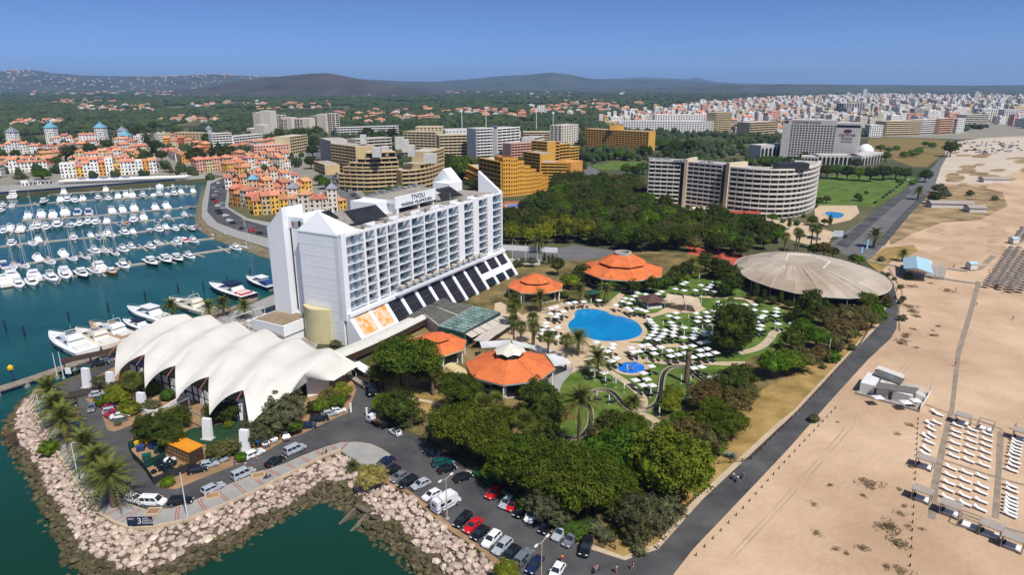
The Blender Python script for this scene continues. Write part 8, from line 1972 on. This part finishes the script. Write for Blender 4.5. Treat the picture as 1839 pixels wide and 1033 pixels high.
# ================================================================== STREET FURNITURE
def lamp(base,h,lab,double=False,ang=0.):
    r_ = thing('street_lamp',lab,'street lamp',base,ang); m_ = m_kerb if double else off_white; mb = MB(m_); mb.tube([(0,0,0),(0,0,h)],[.13,.08],8); part('pole',mb,r_); mb = MB(concrete); mb.box(-.3,.3,-.3,.3,0,.35); part('base',mb,r_)
    for s in ((-1,1) if double else ()):
        mb = MB(m_); mb.tube([(0,0,h),(s * 1.2,0,h + .35)],.06,6); part('arm',mb,r_); mb = MB(off_white); mb.loft([[(s * x,-w,h + .3),(s * x,w,h + .3),(s * x,w * .6,h + .48),(s * x,-w * .6,h + .48)] for x,w in ((1.1,.1),(1.4,.2),(1.8,.18),(1.95,.08))]); part('lamp_head',mb,r_)
p = P(973,976,9.5); lamp((p.x,p.y,.06),9.5,'twin armed lamp post rising beside the grey off roader',True,.9)
p = P(803,934); lamp((p.x,p.y,.06),ztop(0,862,p.y),'twin armed lamp post behind the camper van',True,.9)
for b,t,lab in (((545,430),145,'thin white mast beside the palm row on the promenade'),((1275,650),345,'thin white mast on the promenade near the blue sign')): p = B1(*b); lamp((p.x,p.y,.18),ztop(0,760 + t / 3.783,p.y),lab)
p = C8(130,860); lamp((p.x,p.y,.18),ztop(0,640 + 455 / 6.457,p.y),'thin white mast beside the first palms of the pier')
for b,t,lab in (((285,265),5,'white flag mast with small arm at the quay corner'),((355,265),-10,'second white flag mast beside the quay board')): p = C8(*b); lamp((p.x,p.y,.05),ztop(0,640 + t / 6.457 - 6,p.y),lab)
for zm,x,y,h,lab in ((B5,1175,930,6,'slim lamp post in the shrubs beside the coastal path'),(B5,530,230,8,'lamp post by the red sports court'),(B4,1162,400,8,'white pole behind the pool lawn'),(B5,800,800,6,'white pole at the lawn corner'),(B4,230,170,8,'flagpole by the white wall behind the hotel'),(B4,320,180,8,'second flagpole by the white wall behind the hotel'),(B4,400,180,8,'third flagpole by the white wall behind the hotel')): p = zm(x,y); lamp((p.x,p.y,.05),h,lab)
w_ = MB(white_wall); w_.obox(B4(160,110),B4(540,130),.4,0,2.4); w_.obox(B4(150,200),B4(420,215),.4,0,2.2); o = part('white_street_wall',w_,None); o['kind'] = 'stuff'; tag(o,'white boundary walls along the street behind the hotel','wall')
# sign with speed limit for boats
p = B1(960,722); r_ = thing('harbour_sign','navy speed limit sign on posts facing the sea wall','sign',(p.x,p.y,.2),.05); mb = MB(m_navy); mb.box(-2.25,2.25,-.06,.06,.7,2.4); part('board',mb,r_)
for x in (-1.3,0,1.3): mb = MB(dark_metal); mb.box(x - .07,x + .07,.07,.2,0,2.3); part('post',mb,r_)
for s_,sz,x,z in (('3',1.75,-.05,.98),('MAX',.5,-1.5,1.85),('NÓS',.5,1.05,1.88),('KNOTS',.5,1.3,1.42),('NOEUDS',.5,1.4,.95)): text(s_,sz,off_white,r_,(x,-.075,z),(R(90),0,0),ext=.01)
def notice(zm,x,y,m,lab,w=.5,z0=1.6,h=.9):
    p = zm(x,y); r_ = thing('notice',lab,'sign',p,0); mb = MB(grey_metal); mb.tube([(0,0,0),(0,0,z0)],.05,5); part('post',mb,r_); mb = MB(m); mb.box(-w,w,-.05,.05,z0,z0 + h); part('board',mb,r_)
notice(B2,213,290,m_aw_b,'small blue road sign beside the white hatchback row'); notice(C8,415,235,white_wall,'white board with blue lettering at the quay corner',.8,.8,1.8); notice(C8,770,585,m_aw_b,'small blue sign in the shrubs of the pier car park'); notice(B5,1240,115,mat('pale_board',(.5,.55,.6),.6),'large pale information board by the beach road',2.6,1.5,3.2)
for x,y,z in ((1440,190,5),(1405,215,3)): notice(B5,x,y,mat('banner_blue',(.25,.5,.75),.6),'tall pale blue banner at the beach entrance, %s one' % ('taller' if z > 4 else 'shorter'),.4,.4,z)
# gate fence of the pier, brown slats
r_ = thing('gate_fence','brown slatted gate fence across the pier road','fence'); a,b = C8(300,545),C8(760,420); n = 22
for k in range(n): p,q = a.lerp(b,k / n),a.lerp(b,(k + .55) / n); mb = MB(wood_dark); mb.obox(p,q,.08,.1,2.1); part('slat',mb,r_)
mb = MB(wood_dark); mb.obox(a,b,.05,.3,.45); mb.obox(a,b,.05,1.7,1.85); part('rails',mb,r_); mb = MB(white_wall); p,q = C8(370,520),C8(425,505); mb.obox(p + Vector((0,-.2,0)),q + Vector((0,-.2,0)),.05,1.0,2.0); part('plate',mb,r_)
r_ = thing('rock_gate','short brown slatted gate standing on the rocks','fence'); a,b = C8(-340,1000),C8(-180,940)
for k in range(8): p,q = a.lerp(b,k / 8),a.lerp(b,(k + .55) / 8); mb = MB(wood_dark); mb.obox(p,q,.08,-1,1.6); part('slat',mb,r_)
mb = MB(wood_dark); mb.obox(a,b,.05,.9,1.05); part('rail',mb,r_)
p = A8(630,440); r_ = thing('pergola','brown flat roofed pergola over the quay parking','pergola',p,R(38)); mb = MB(wood_dark); mb.box(-7,7,-2,2,2.8,3.0); part('roof',mb,r_)
for x in (-6.5,0,6.5): mb = MB(wood_dark); mb.box(x - .1,x + .1,-1.8,-1.6,0,2.8); mb.box(x - .1,x + .1,1.6,1.8,0,2.8); part('post',mb,r_)
# container, recycling yard, truss
G2 = ZM(225,770,8.606); m_oc = mat('orange_roof',(.66,.26,.015),.6,.1,.8); p = G2(920,440); a = dirpx(G2,(660,380),(1060,560)); r_ = thing('storage_container','orange topped storage box with gridded side in the tent garden','container',(p.x,p.y,.1),a); mb = MB(mat('tan_panel',(.36,.23,.10),.7)); mb.box(-4.4,4.4,-1.6,1.6,0,3.1); part('body',mb,r_); mb = MB(m_oc); mb.box(-4.6,4.6,-1.8,1.8,3.1,3.35); part('roof',mb,r_); mb = MB(wood_dark)
for k in range(9): mb.box(-4.4 + k * 1.1 - .04,-4.4 + k * 1.1 + .04,-1.68,-1.6,0,3.05)
for z in (.9,1.9): mb.box(-4.4,4.4,-1.67,-1.6,z,z + .09)
part('side_grid',mb,r_); mb = MB(wood_dark); mb.box(4.41,4.5,-1.6,1.6,0,3.0); part('end_wall',mb,r_)
m_gm = mat('green_mesh',(.006,.045,.035),.8); r_ = thing('yard_fence','dark green mesh fence around the recycling yard','fence'); fp = [G2(*q) for q in ((60,330),(320,240),(640,200))]; fq = [G2(*q) for q in ((60,330),(130,480),(290,640),(450,880),(810,740),(1110,620))]
for pl in (fp,fq,[G2(300,640),G2(640,470)]):
    for k in range(len(pl) - 1): mb = MB(m_gm if pl is not fq or k < 3 else dark_metal); mb.obox(pl[k],pl[k + 1],.06,.05,1.9); part('mesh_panel',mb,r_)
for x,y,c,lab in ((215,270,'y','yellow lidded recycling bin beside the blue one'),(245,350,'b','blue recycling bin in the yard corner'),(370,240,'y','yellow recycling bin by the tree'),(430,310,'b','long blue recycling bin by the tree'),(520,380,'g','green recycling bin by the tree'),(340,490,'t','teal lidded bin along the inner fence')):
    m_ = {'y': MATS['signal_yellow'],'b': m_pile,'g': m_gm,'t': PAINT['green']}[c]; p = G2(x,y); r_ = thing('recycling_bin',lab,'bin',(p.x,p.y,.1),.5); mb = MB(m_); mb.add([(-.7,-.55,.12),(.7,-.55,.12),(.7,.55,.12),(-.7,.55,.12),(-.85,-.7,1.3),(.85,-.7,1.3),(.85,.7,1.3),(-.85,.7,1.3)],[(3,2,1,0),(4,5,6,7),(0,1,5,4),(1,2,6,5),(2,3,7,6),(3,0,4,7)]); part('body',mb,r_); mb = MB(m_); mb.add([(-.9,-.75,1.3),(.9,-.75,1.3),(.9,.75,1.3),(-.9,.75,1.3),(-.8,0,1.65),(.8,0,1.65)],[(0,1,5,4),(2,3,4,5),(1,2,5),(3,0,4)]); part('lid',mb,r_)
bg_r = random.Random(3); bagm = {}
for nm,m_ in (('black',mat('black_bag',(.006,.012,.02),.3)),('white',mat('white_bag',(.65,.66,.68),.5))):
    bm = bmesh.new(); bmesh.ops.create_icosphere(bm,subdivisions=2,radius=.55)
    for v in bm.verts: v.co *= 1 + .25 * mnoise.noise(v.co * 3 + Vector((len(nm),0,0))); v.co.z *= .7
    me = bpy.data.meshes.new('rubbish_bag'); bm.to_mesh(me); bm.free(); me.materials.append(m_); bagm[nm] = me
for k in range(34):
    x,y = bg_r.uniform(440,790),bg_r.uniform(500,700); y += (x - 620) * -.15; nm = 'white' if bg_r.random() < .4 and y < 600 else 'black'; p = G2(x,y); o = ob('rubbish_bag',bagm[nm],None,(p.x,p.y,.35 + bg_r.random() * .3),bg_r.random() * 6,bg_r.uniform(.8,1.5)); tag(o,nm + ' rubbish bag in the fenced heap','bag',nm + ' rubbish bags')
r_ = thing('truss_frame','grey lighting truss frame standing on the dark lawn','truss'); a,b,c_ = A8(1140,870),A8(1310,775),A8(1395,905)
for q in ([a,a + Vector((0,0,4.2)),b + Vector((0,0,4.2)),b],[c_,c_ + Vector((0,0,4.2)),a.lerp(b,.5) + Vector((0,0,4.2))]):
    for k in range(len(q) - 1): mb = MB(grey_metal); mb.tube([q[k],q[k + 1]],.17,4); part('truss',mb,r_)
# green bins by the car park, camper, trucks
for x,y in ((130,300),(165,320),(205,345),(235,362)): p = B8(x,y); r_ = thing('rubbish_container','dark green wheeled rubbish container in the row by the wooded bank','bin',(p.x,p.y,.06),-.65,'green containers'); mb = MB(mat('dark_green_bin',(.012,.05,.022),.5)); mb.box(-.62,.62,-.5,.5,.15,1.15); part('body',mb,r_); mb = MB(MATS['dark_green_bin']); mb.add([(-.66,-.55,1.15),(.66,-.55,1.15),(.66,.55,1.15),(-.66,.55,1.15),(-.6,0,1.42),(.6,0,1.42)],[(0,1,5,4),(2,3,4,5),(1,2,5),(3,0,4)]); part('lid',mb,r_)
def wheels(r_,xs,w,rr_=.42):
    for x in xs:
        for s in (-1,1): o = ob('wheel',CM['van']['wh'],r_,(x,s * w,rr_)); o.scale = (rr_ / .36,1.6,rr_ / .36)
p = B2(1325,635); r_ = thing('camper_van','white camper van with blue stripes parked by the twin lamp post','camper van',(p.x,p.y,.06),dirpx(B2,(1260,680),(1385,610))); mb = MB(PAINT['white']); mb.box(-3,1.3,-1.1,1.1,.5,2.9); mb.add([(1.3,-1.1,1.9),(2.3,-1.0,2.1),(2.3,1.0,2.1),(1.3,1.1,1.9),(1.3,-1.1,2.9),(2.0,-1.0,2.8),(2.0,1.0,2.8),(1.3,1.1,2.9)],[(3,2,1,0),(4,5,6,7),(0,1,5,4),(1,2,6,5),(2,3,7,6)]); part('living_box',mb,r_)
mb = MB(PAINT['white']); mb.add([(1.31,-.98,.5),(3,-.95,.5),(3,.95,.5),(1.31,.98,.5),(1.31,-.98,1.88),(2.3,-.9,1.88),(2.3,.9,1.88),(1.31,.98,1.88),(3,-.95,1.1),(3,.95,1.1)],[(0,1,8,5,4),(2,3,7,6,9),(1,2,9,8),(8,9,6,5),(4,5,6,7)]); part('cab',mb,r_); mb = MB(m_cglass); mb.add([(2.95,-.85,1.18),(2.95,.85,1.18),(2.36,.8,1.82),(2.36,-.8,1.82)],[(0,1,2,3)]); part('windscreen',mb,r_)
for s in (-1,1):
    for x in (-2.2,-.6): mb = MB(m_cglass); mb.box(x,x + 1.0,s * 1.11 - .02,s * 1.11 + .02,1.6,2.2); part('window',mb,r_)
    mb = MB(m_aw_b); mb.box(-3,1.3,s * 1.105 - .015,s * 1.105 + .015,1.0,1.15); part('stripe',mb,r_)
mb = MB(m_cglass); mb.box(-3.03,-3.0,-.5,.5,1.6,2.2); part('rear_window',mb,r_); mb = MB(m_aw_b); mb.box(-3.02,-3.0,-1.1,1.1,.9,1.1); part('stripe',mb,r_); wheels(r_,(-1.9,2.1),.98)
H4 = ZM(560,640,6.456); p = H4(770,800); r_ = thing('flatbed_truck','white cab flatbed truck with brown load parked at the hotel gate','truck',(p.x,p.y,.06),dirpx(H4,(880,850),(680,760))); mb = MB(PAINT['white']); mb.box(1.5,3.1,-.95,.95,.5,1.4); mb.add([(1.5,-.95,1.4),(3.1,-.95,1.4),(3.1,.95,1.4),(1.5,.95,1.4),(1.55,-.85,2.2),(2.7,-.85,2.2),(2.7,.85,2.2),(1.55,.85,2.2)],[(4,5,6,7),(0,1,5,4),(1,2,6,5),(2,3,7,6),(3,0,4,7)]); part('cab',mb,r_); mb = MB(m_cglass); mb.add([(3.06,-.8,1.5),(3.06,.8,1.5),(2.8,.75,2.1),(2.8,-.75,2.1)],[(0,1,2,3)]); mb.box(1.8,2.6,-.96,-.93,1.5,2.0); mb.box(1.8,2.6,.93,.96,1.5,2.0); part('window',mb,r_)
mb = MB(wood_dark); mb.box(-3.1,1.4,-1.05,1.05,.8,1.0)
for q in ((-3.1,1.4,-1.05,-1.0),(-3.1,1.4,1.0,1.05),(-3.1,-3.05,-1.0,1.0)): mb.box(*q,1.0,1.35)
part('flatbed',mb,r_); mb = MB(mat('brown_load',(.30,.19,.11),.9,.2,2)); mb.box(-2.9,.6,-.9,.9,1.0,1.25); part('load',mb,r_); wheels(r_,(-1.9,2.4),.9)
p = H4(600,290); a = dirpx(H4,(400,270),(700,470)); r_ = thing('exhibition_trailer','long black exhibition trailer with white roof beside the tent','trailer',(p.x,p.y,.06),a); mb = MB(m_blk_h); mb.box(-6.5,6,-1.25,1.25,.9,3.9); part('body',mb,r_); mb = MB(white_wall); mb.box(-4.5,6.2,-1.4,1.4,3.9,4.05); part('roof',mb,r_); mb = MB(wood_grey); mb.box(-5.5,5,-2.6,-1.26,.4,.9); part('side_stage',mb,r_); mb = MB(off_white); mb.tube([(-4.5,-1.32,1.1),(-4.5,-1.32,2.7),(-1.5,-1.32,2.7),(-1.5,-1.32,1.1)],.08,4); part('door_frame',mb,r_); wheels(r_,(-4.5,-3.4),1.1,.5)
p = H4(712,455); r_ = thing('tractor_unit','black lorry cab standing at the end of the exhibition trailer','truck',(p.x,p.y,.06),dirpx(H4,(715,380),(708,520))); mb = MB(m_blk_h); mb.box(-1.2,1.6,-1.2,1.2,.6,3.3); part('cab',mb,r_); mb = MB(m_cglass); mb.box(1.6,1.63,-1.05,1.05,1.9,2.8); part('windscreen',mb,r_); mb = MB(dark_metal); mb.box(-3,-1.2,-.5,.5,.7,1.0); part('chassis',mb,r_); wheels(r_,(-2.3,.8),1.05,.5)
for s in (-.8,.8): mb = MB(m_head); mb.box(1.6,1.66,s - .2,s + .2,.9,1.15); part('headlight',mb,r_)
for x,y,lab in ((455,650,'white gate post on the tent side of the hotel drive'),(640,700,'white gate post beside the flatbed truck')): p = H4(x,y); r_ = thing('gate_post',lab,'post',p,.2); mb = MB(white_wall); mb.box(-.22,.22,-.22,.22,0,2.2); part('shaft',mb,r_); mb = MB(off_white); mb.box(-.27,.27,-.27,.27,2.2,2.3); part('cap',mb,r_)
# fences along paths: posts and rails
def railfence(pl,n,lab,h=1.0,m=wood_dark,rails=True):
    r_ = thing('post_fence',lab,'fence')
    for k in range(n + 1):
        p = along(pl,k / n); mb = MB(m); mb.box(p.x - .08,p.x + .08,p.y - .08,p.y + .08,0,h); part('post',mb,r_)
        if k < n and rails:
            q = along(pl,(k + 1) / n)
            for z in (.45,.85): mb = MB(m); mb.obox(p,q,.06,z * h - .05,z * h + .05); part('rail',mb,r_)
railfence([B8(*q) for q in ((1220,855),(1320,760),(1480,610),(1620,470),(1740,370))],26,'dark post and rail fence along the coastal footpath corner')
railfence([B8(*q) for q in ((920,700),(980,740),(1090,800))],6,'short dark rail fence by the black pick up')
railfence([P(*q) for q in ((1290,835),(1345,830),(1440,735),(1545,620),(1572,575))],46,'long dark rail fence along the dry grass verge')
railfence([C7(*q) for q in ((500,330),(590,480),(630,560),(590,700),(600,900))],16,'pale low rope fence on the sand side of the coastal path',.7,wood_grey)
railfence([P(*q) for q in ((770,795),(805,818),(870,860),(935,905))],20,'green mesh post fence above the car park row',1.6,m_gm)
railfence([P(*q) for q in ((1250,1000),(1330,920),(1420,820),(1500,735))],24,'low stake fence in the sand beside the beach road',.7,wood_dark,False); railfence([B7(*q) for q in ((545,370),(535,560),(525,760),(510,1000))],22,'line of low stakes crossing the open sand',.7,wood_dark,False)

# ================================================================== PEOPLE
def body_mesh(pose):
    Vv = [(0,0,.95),(0,0,1.15),(0,0,1.4),(0,.01,1.5),(0,.02,1.63),(0,.02,1.74)]; E_ = [(0,1),(1,2),(2,3),(3,4),(4,5)]; Rr = [.14,.125,.13,.055,.095,.08]
    def chain(root,pts,rs):
        pr = root
        for p,r in zip(pts,rs): Vv.append(p); Rr.append(r); E_.append((pr,len(Vv) - 1)); pr = len(Vv) - 1
    st = .22 if pose == 'walk' else .03
    for s in (-1,1):
        if pose == 'ride': chain(0,[(s * .13,.05,.93),(s * .18,.42,.85),(s * .18,.3,.42),(s * .18,.42,.38)],[.095,.075,.05,.04]); chain(2,[(s * .2,0,1.4),(s * .24,.22,1.2),(s * .24,.48,1.15)],[.055,.045,.035])
        else: chain(0,[(s * .1,s * .02,.88),(s * .11,s * st * .6,.48),(s * .11,s * st,.08),(s * .12,s * st + .12,.04)],[.09,.065,.045,.04]); chain(2,[(s * .2,0,1.4),(s * .25,-s * st * .5,1.12),(s * .25,-s * st * .8 + .08,.88),(s * .245,-s * st * .8 + .1,.79)],[.055,.045,.035,.04])
    me = bpy.data.meshes.new('body'); me.from_pydata(Vv,E_,[]); o = bpy.data.objects.new('tmp',me); COL.objects.link(o); m_ = o.modifiers.new('s','SKIN'); me.skin_vertices[0].data[0].use_root = True
    for i,r in enumerate(Rr): me.skin_vertices[0].data[i].radius = (r,r * .8 if i < 3 else r)
    o.modifiers.new('u','SUBSURF').levels = 1; dg = bpy.context.evaluated_depsgraph_get(); out = bpy.data.meshes.new_from_object(o.evaluated_get(dg)); bpy.data.objects.remove(o); out.name = 'body'; out.materials.clear(); out.materials.append(skin); return out
BM = {k: body_mesh(k) for k in ('stand','walk','ride')}
def loftring(prof,n=10): return [[(r * 1.15 * math.cos(2 * math.pi * k / n),dy + r * math.sin(2 * math.pi * k / n) * .85,z) for k in range(n)] for r,z,dy in prof]
CL = {k: mat('cloth_' + k,c,.8) for k,c in dict(white=(.7,.7,.7),red=(.5,.03,.03),blue=(.03,.1,.4),orange=(.7,.2,.03),yellow=(.75,.5,.02),black=(.02,.02,.025),grey=(.3,.3,.32),pink=(.6,.2,.25)).items()}
m_hair = mat('hair',(.03,.02,.013),.7); mb = MB(m_hair); mb.loft(loftring([(.10,1.63,.0),(.108,1.68,.0),(.10,1.74,0.),(.05,1.80,.01)],8)); HAIR = mb.mesh('hair',True); SH = {}; LG = {}
for c in CL:
    mb = MB(CL[c]); mb.loft(loftring([(.17,.98,0),(.155,1.15,0),(.175,1.38,0),(.08,1.47,0)])); SH[c] = mb.mesh('shirt',True); mb = MB(CL[c]); mb.loft(loftring([(.165,.70,.0),(.175,.88,0),(.16,1.0,0)])); LG[c] = mb.mesh('shorts',True)
ppl_n = {}
def person(p,ang,top,bot,what,pose='walk',z=.07):
    r_ = thing('person','person in %s top %s' % (top,what) if top else 'bare chested person %s' % what,'person',(p.x,p.y,z),ang); ob('body',BM[pose],r_); ob('hair',HAIR,r_)
    if top: ob('shirt',SH[top],r_)
    ob('shorts',LG[bot],r_); return r_
for zm,x,y,a,t,b,w in ((C1,1450,855,0,'orange','red','walking across the car park'),(B8,1098,962,1,'grey','red','walking along the road beside the lamp'),(B8,1210,940,2,'black','pink','walking at the footpath corner'),(B8,1435,740,.5,'yellow','black','standing beside the scooter on the footpath'),(B8,1388,800,.5,'white','grey','walking on the coastal road'),(B1,1600,300,1,'blue','blue','crossing near the parked silver cars'),(B1,1672,312,2,'white','red','walking behind the silver minivan'),(B1,1725,310,2,'blue','red','walking beside the red shirted group'),(B1,1745,262,2,'red','white','walking past the white estate car'),(B1,415,118,1,'black','red','sitting near the promenade wall'),(B1,465,215,1,'blue','pink','standing near the rocks on the promenade'),
                             (B2,598,330,1,'orange','yellow','standing at the promenade end'),(B2,616,325,1,'black','black','standing by the dark bollard of the promenade'),(C8,512,722,1,'orange','orange','walking through the pier car park'),(C8,549,715,1,'blue','black','walking next to the orange clad person'),(C7,1115,540,0,'grey','black','walking alone over the sand'),(C7,1310,670,0,'grey','pink','sitting by the long boardwalk'),(C7,1645,805,0,None,'black','standing on the beach'),(C7,1425,360,0,None,'red','walking by the thatched parasols'),(C7,1095,320,0,'red','black','walking on the restaurant boardwalk'),(C7,1555,555,0,None,'orange','at the near end of the thatched rows'),(C6,672,195,0,None,'black','walking past the tight lounger row'),(B7,705,140,0,'red','grey','walking on the long boardwalk'),(B5,1645,480,0,None,'red','on the coastal path bend'),(B5,1638,565,0,'white','black','walking on the curved coastal path'),(B4,925,760,0,None,'red','at the pool edge'),(B4,1035,930,0,None,'blue','in the paddling pool'),(B4,1060,950,1,None,'red','wading beside another in the paddling pool'),(B4,720,500,0,None,'black','on the far side of the big pool')):
    person(zm(x,y),a,t,b,w,'walk' if a else 'stand')
m_bike = mat('scooter_paint',(.05,.07,.12),.35); mb = MB(black)
for y in (-.62,.62):
    n = 12; ring = [[(.05 * math.cos(j * 1.571),y + (.28 + .05 * math.sin(j * 1.571)) * math.cos(k * 6.283 / n),.3 + (.28 + .05 * math.sin(j * 1.571)) * math.sin(k * 6.283 / n)) for j in range(4)] for k in range(n + 1)]; mb.loft(ring,caps=False)
SW = mb.mesh('wheels'); mb = MB(m_bike); mb.loft([[(-w,y,z0),(w,y,z0),(w * .8,y,z1),(-w * .8,y,z1)] for y,w,z0,z1 in ((-.75,.08,.5,.75),(-.4,.16,.4,.88),(.05,.14,.3,.78),(.2,.12,.28,.42),(.42,.14,.3,.95),(.6,.08,.5,1.05))]); SB = mb.mesh('frame'); mb = MB(dark_metal); mb.tube([(-.32,.42,1.15),(0,.5,1.08),(.32,.42,1.15)],.025,5); mb.tube([(0,.5,1.08),(0,.66,.35)],.03,5); SHB = mb.mesh('handlebar')
for zm,x,y,a,t,lab in ((B8,960,955,2.2,'pink','riding through the car park exit'),(B8,1418,705,-.7,None,''),(B6,1775,940,-.75,'white','riding at the head of the cycling group'),(B6,1812,915,-.75,'blue','riding on the beach side of the cycling group'),(B6,1748,920,-.75,'white','riding on the garden side of the cycling group'),(B2,268,465,-1,'black','cycling along the promenade'),(B5,1635,525,-.1,'black','riding along the curved coastal path')):
    p = zm(x,y); r_ = thing('scooter','dark scooter ' + ('parked on the coastal footpath' if not lab else 'of the person ' + lab),'scooter',(p.x,p.y,.07),a); ob('wheels',SW,r_); ob('frame',SB,r_); ob('handlebar',SHB,r_)
    if lab: person(p + Vector((math.sin(a) * .15,-math.cos(a) * .15,0)),a,t or 'grey','black',lab,'ride',.02)
# ================================================================== HAZE
m = bpy.data.materials.new('haze'); m.use_nodes = True; n = m.node_tree.nodes; n.remove(n['Principled BSDF']); pv = n.new('ShaderNodeVolumePrincipled'); pv.inputs['Color'].default_value = (.36,.58,.98,1); pv.inputs['Density'].default_value = HAZE_D; pv.inputs['Anisotropy'].default_value = 0.
m.node_tree.links.new(pv.outputs[0],n['Material Output'].inputs['Volume'])
mb = MB(m); mb.box(-30500,30500,-2200,42500,-6,330); o = part('haze',mb,None); tag(o,'thin blue haze filling the air over land and water','haze'); o['kind'] = 'stuff'
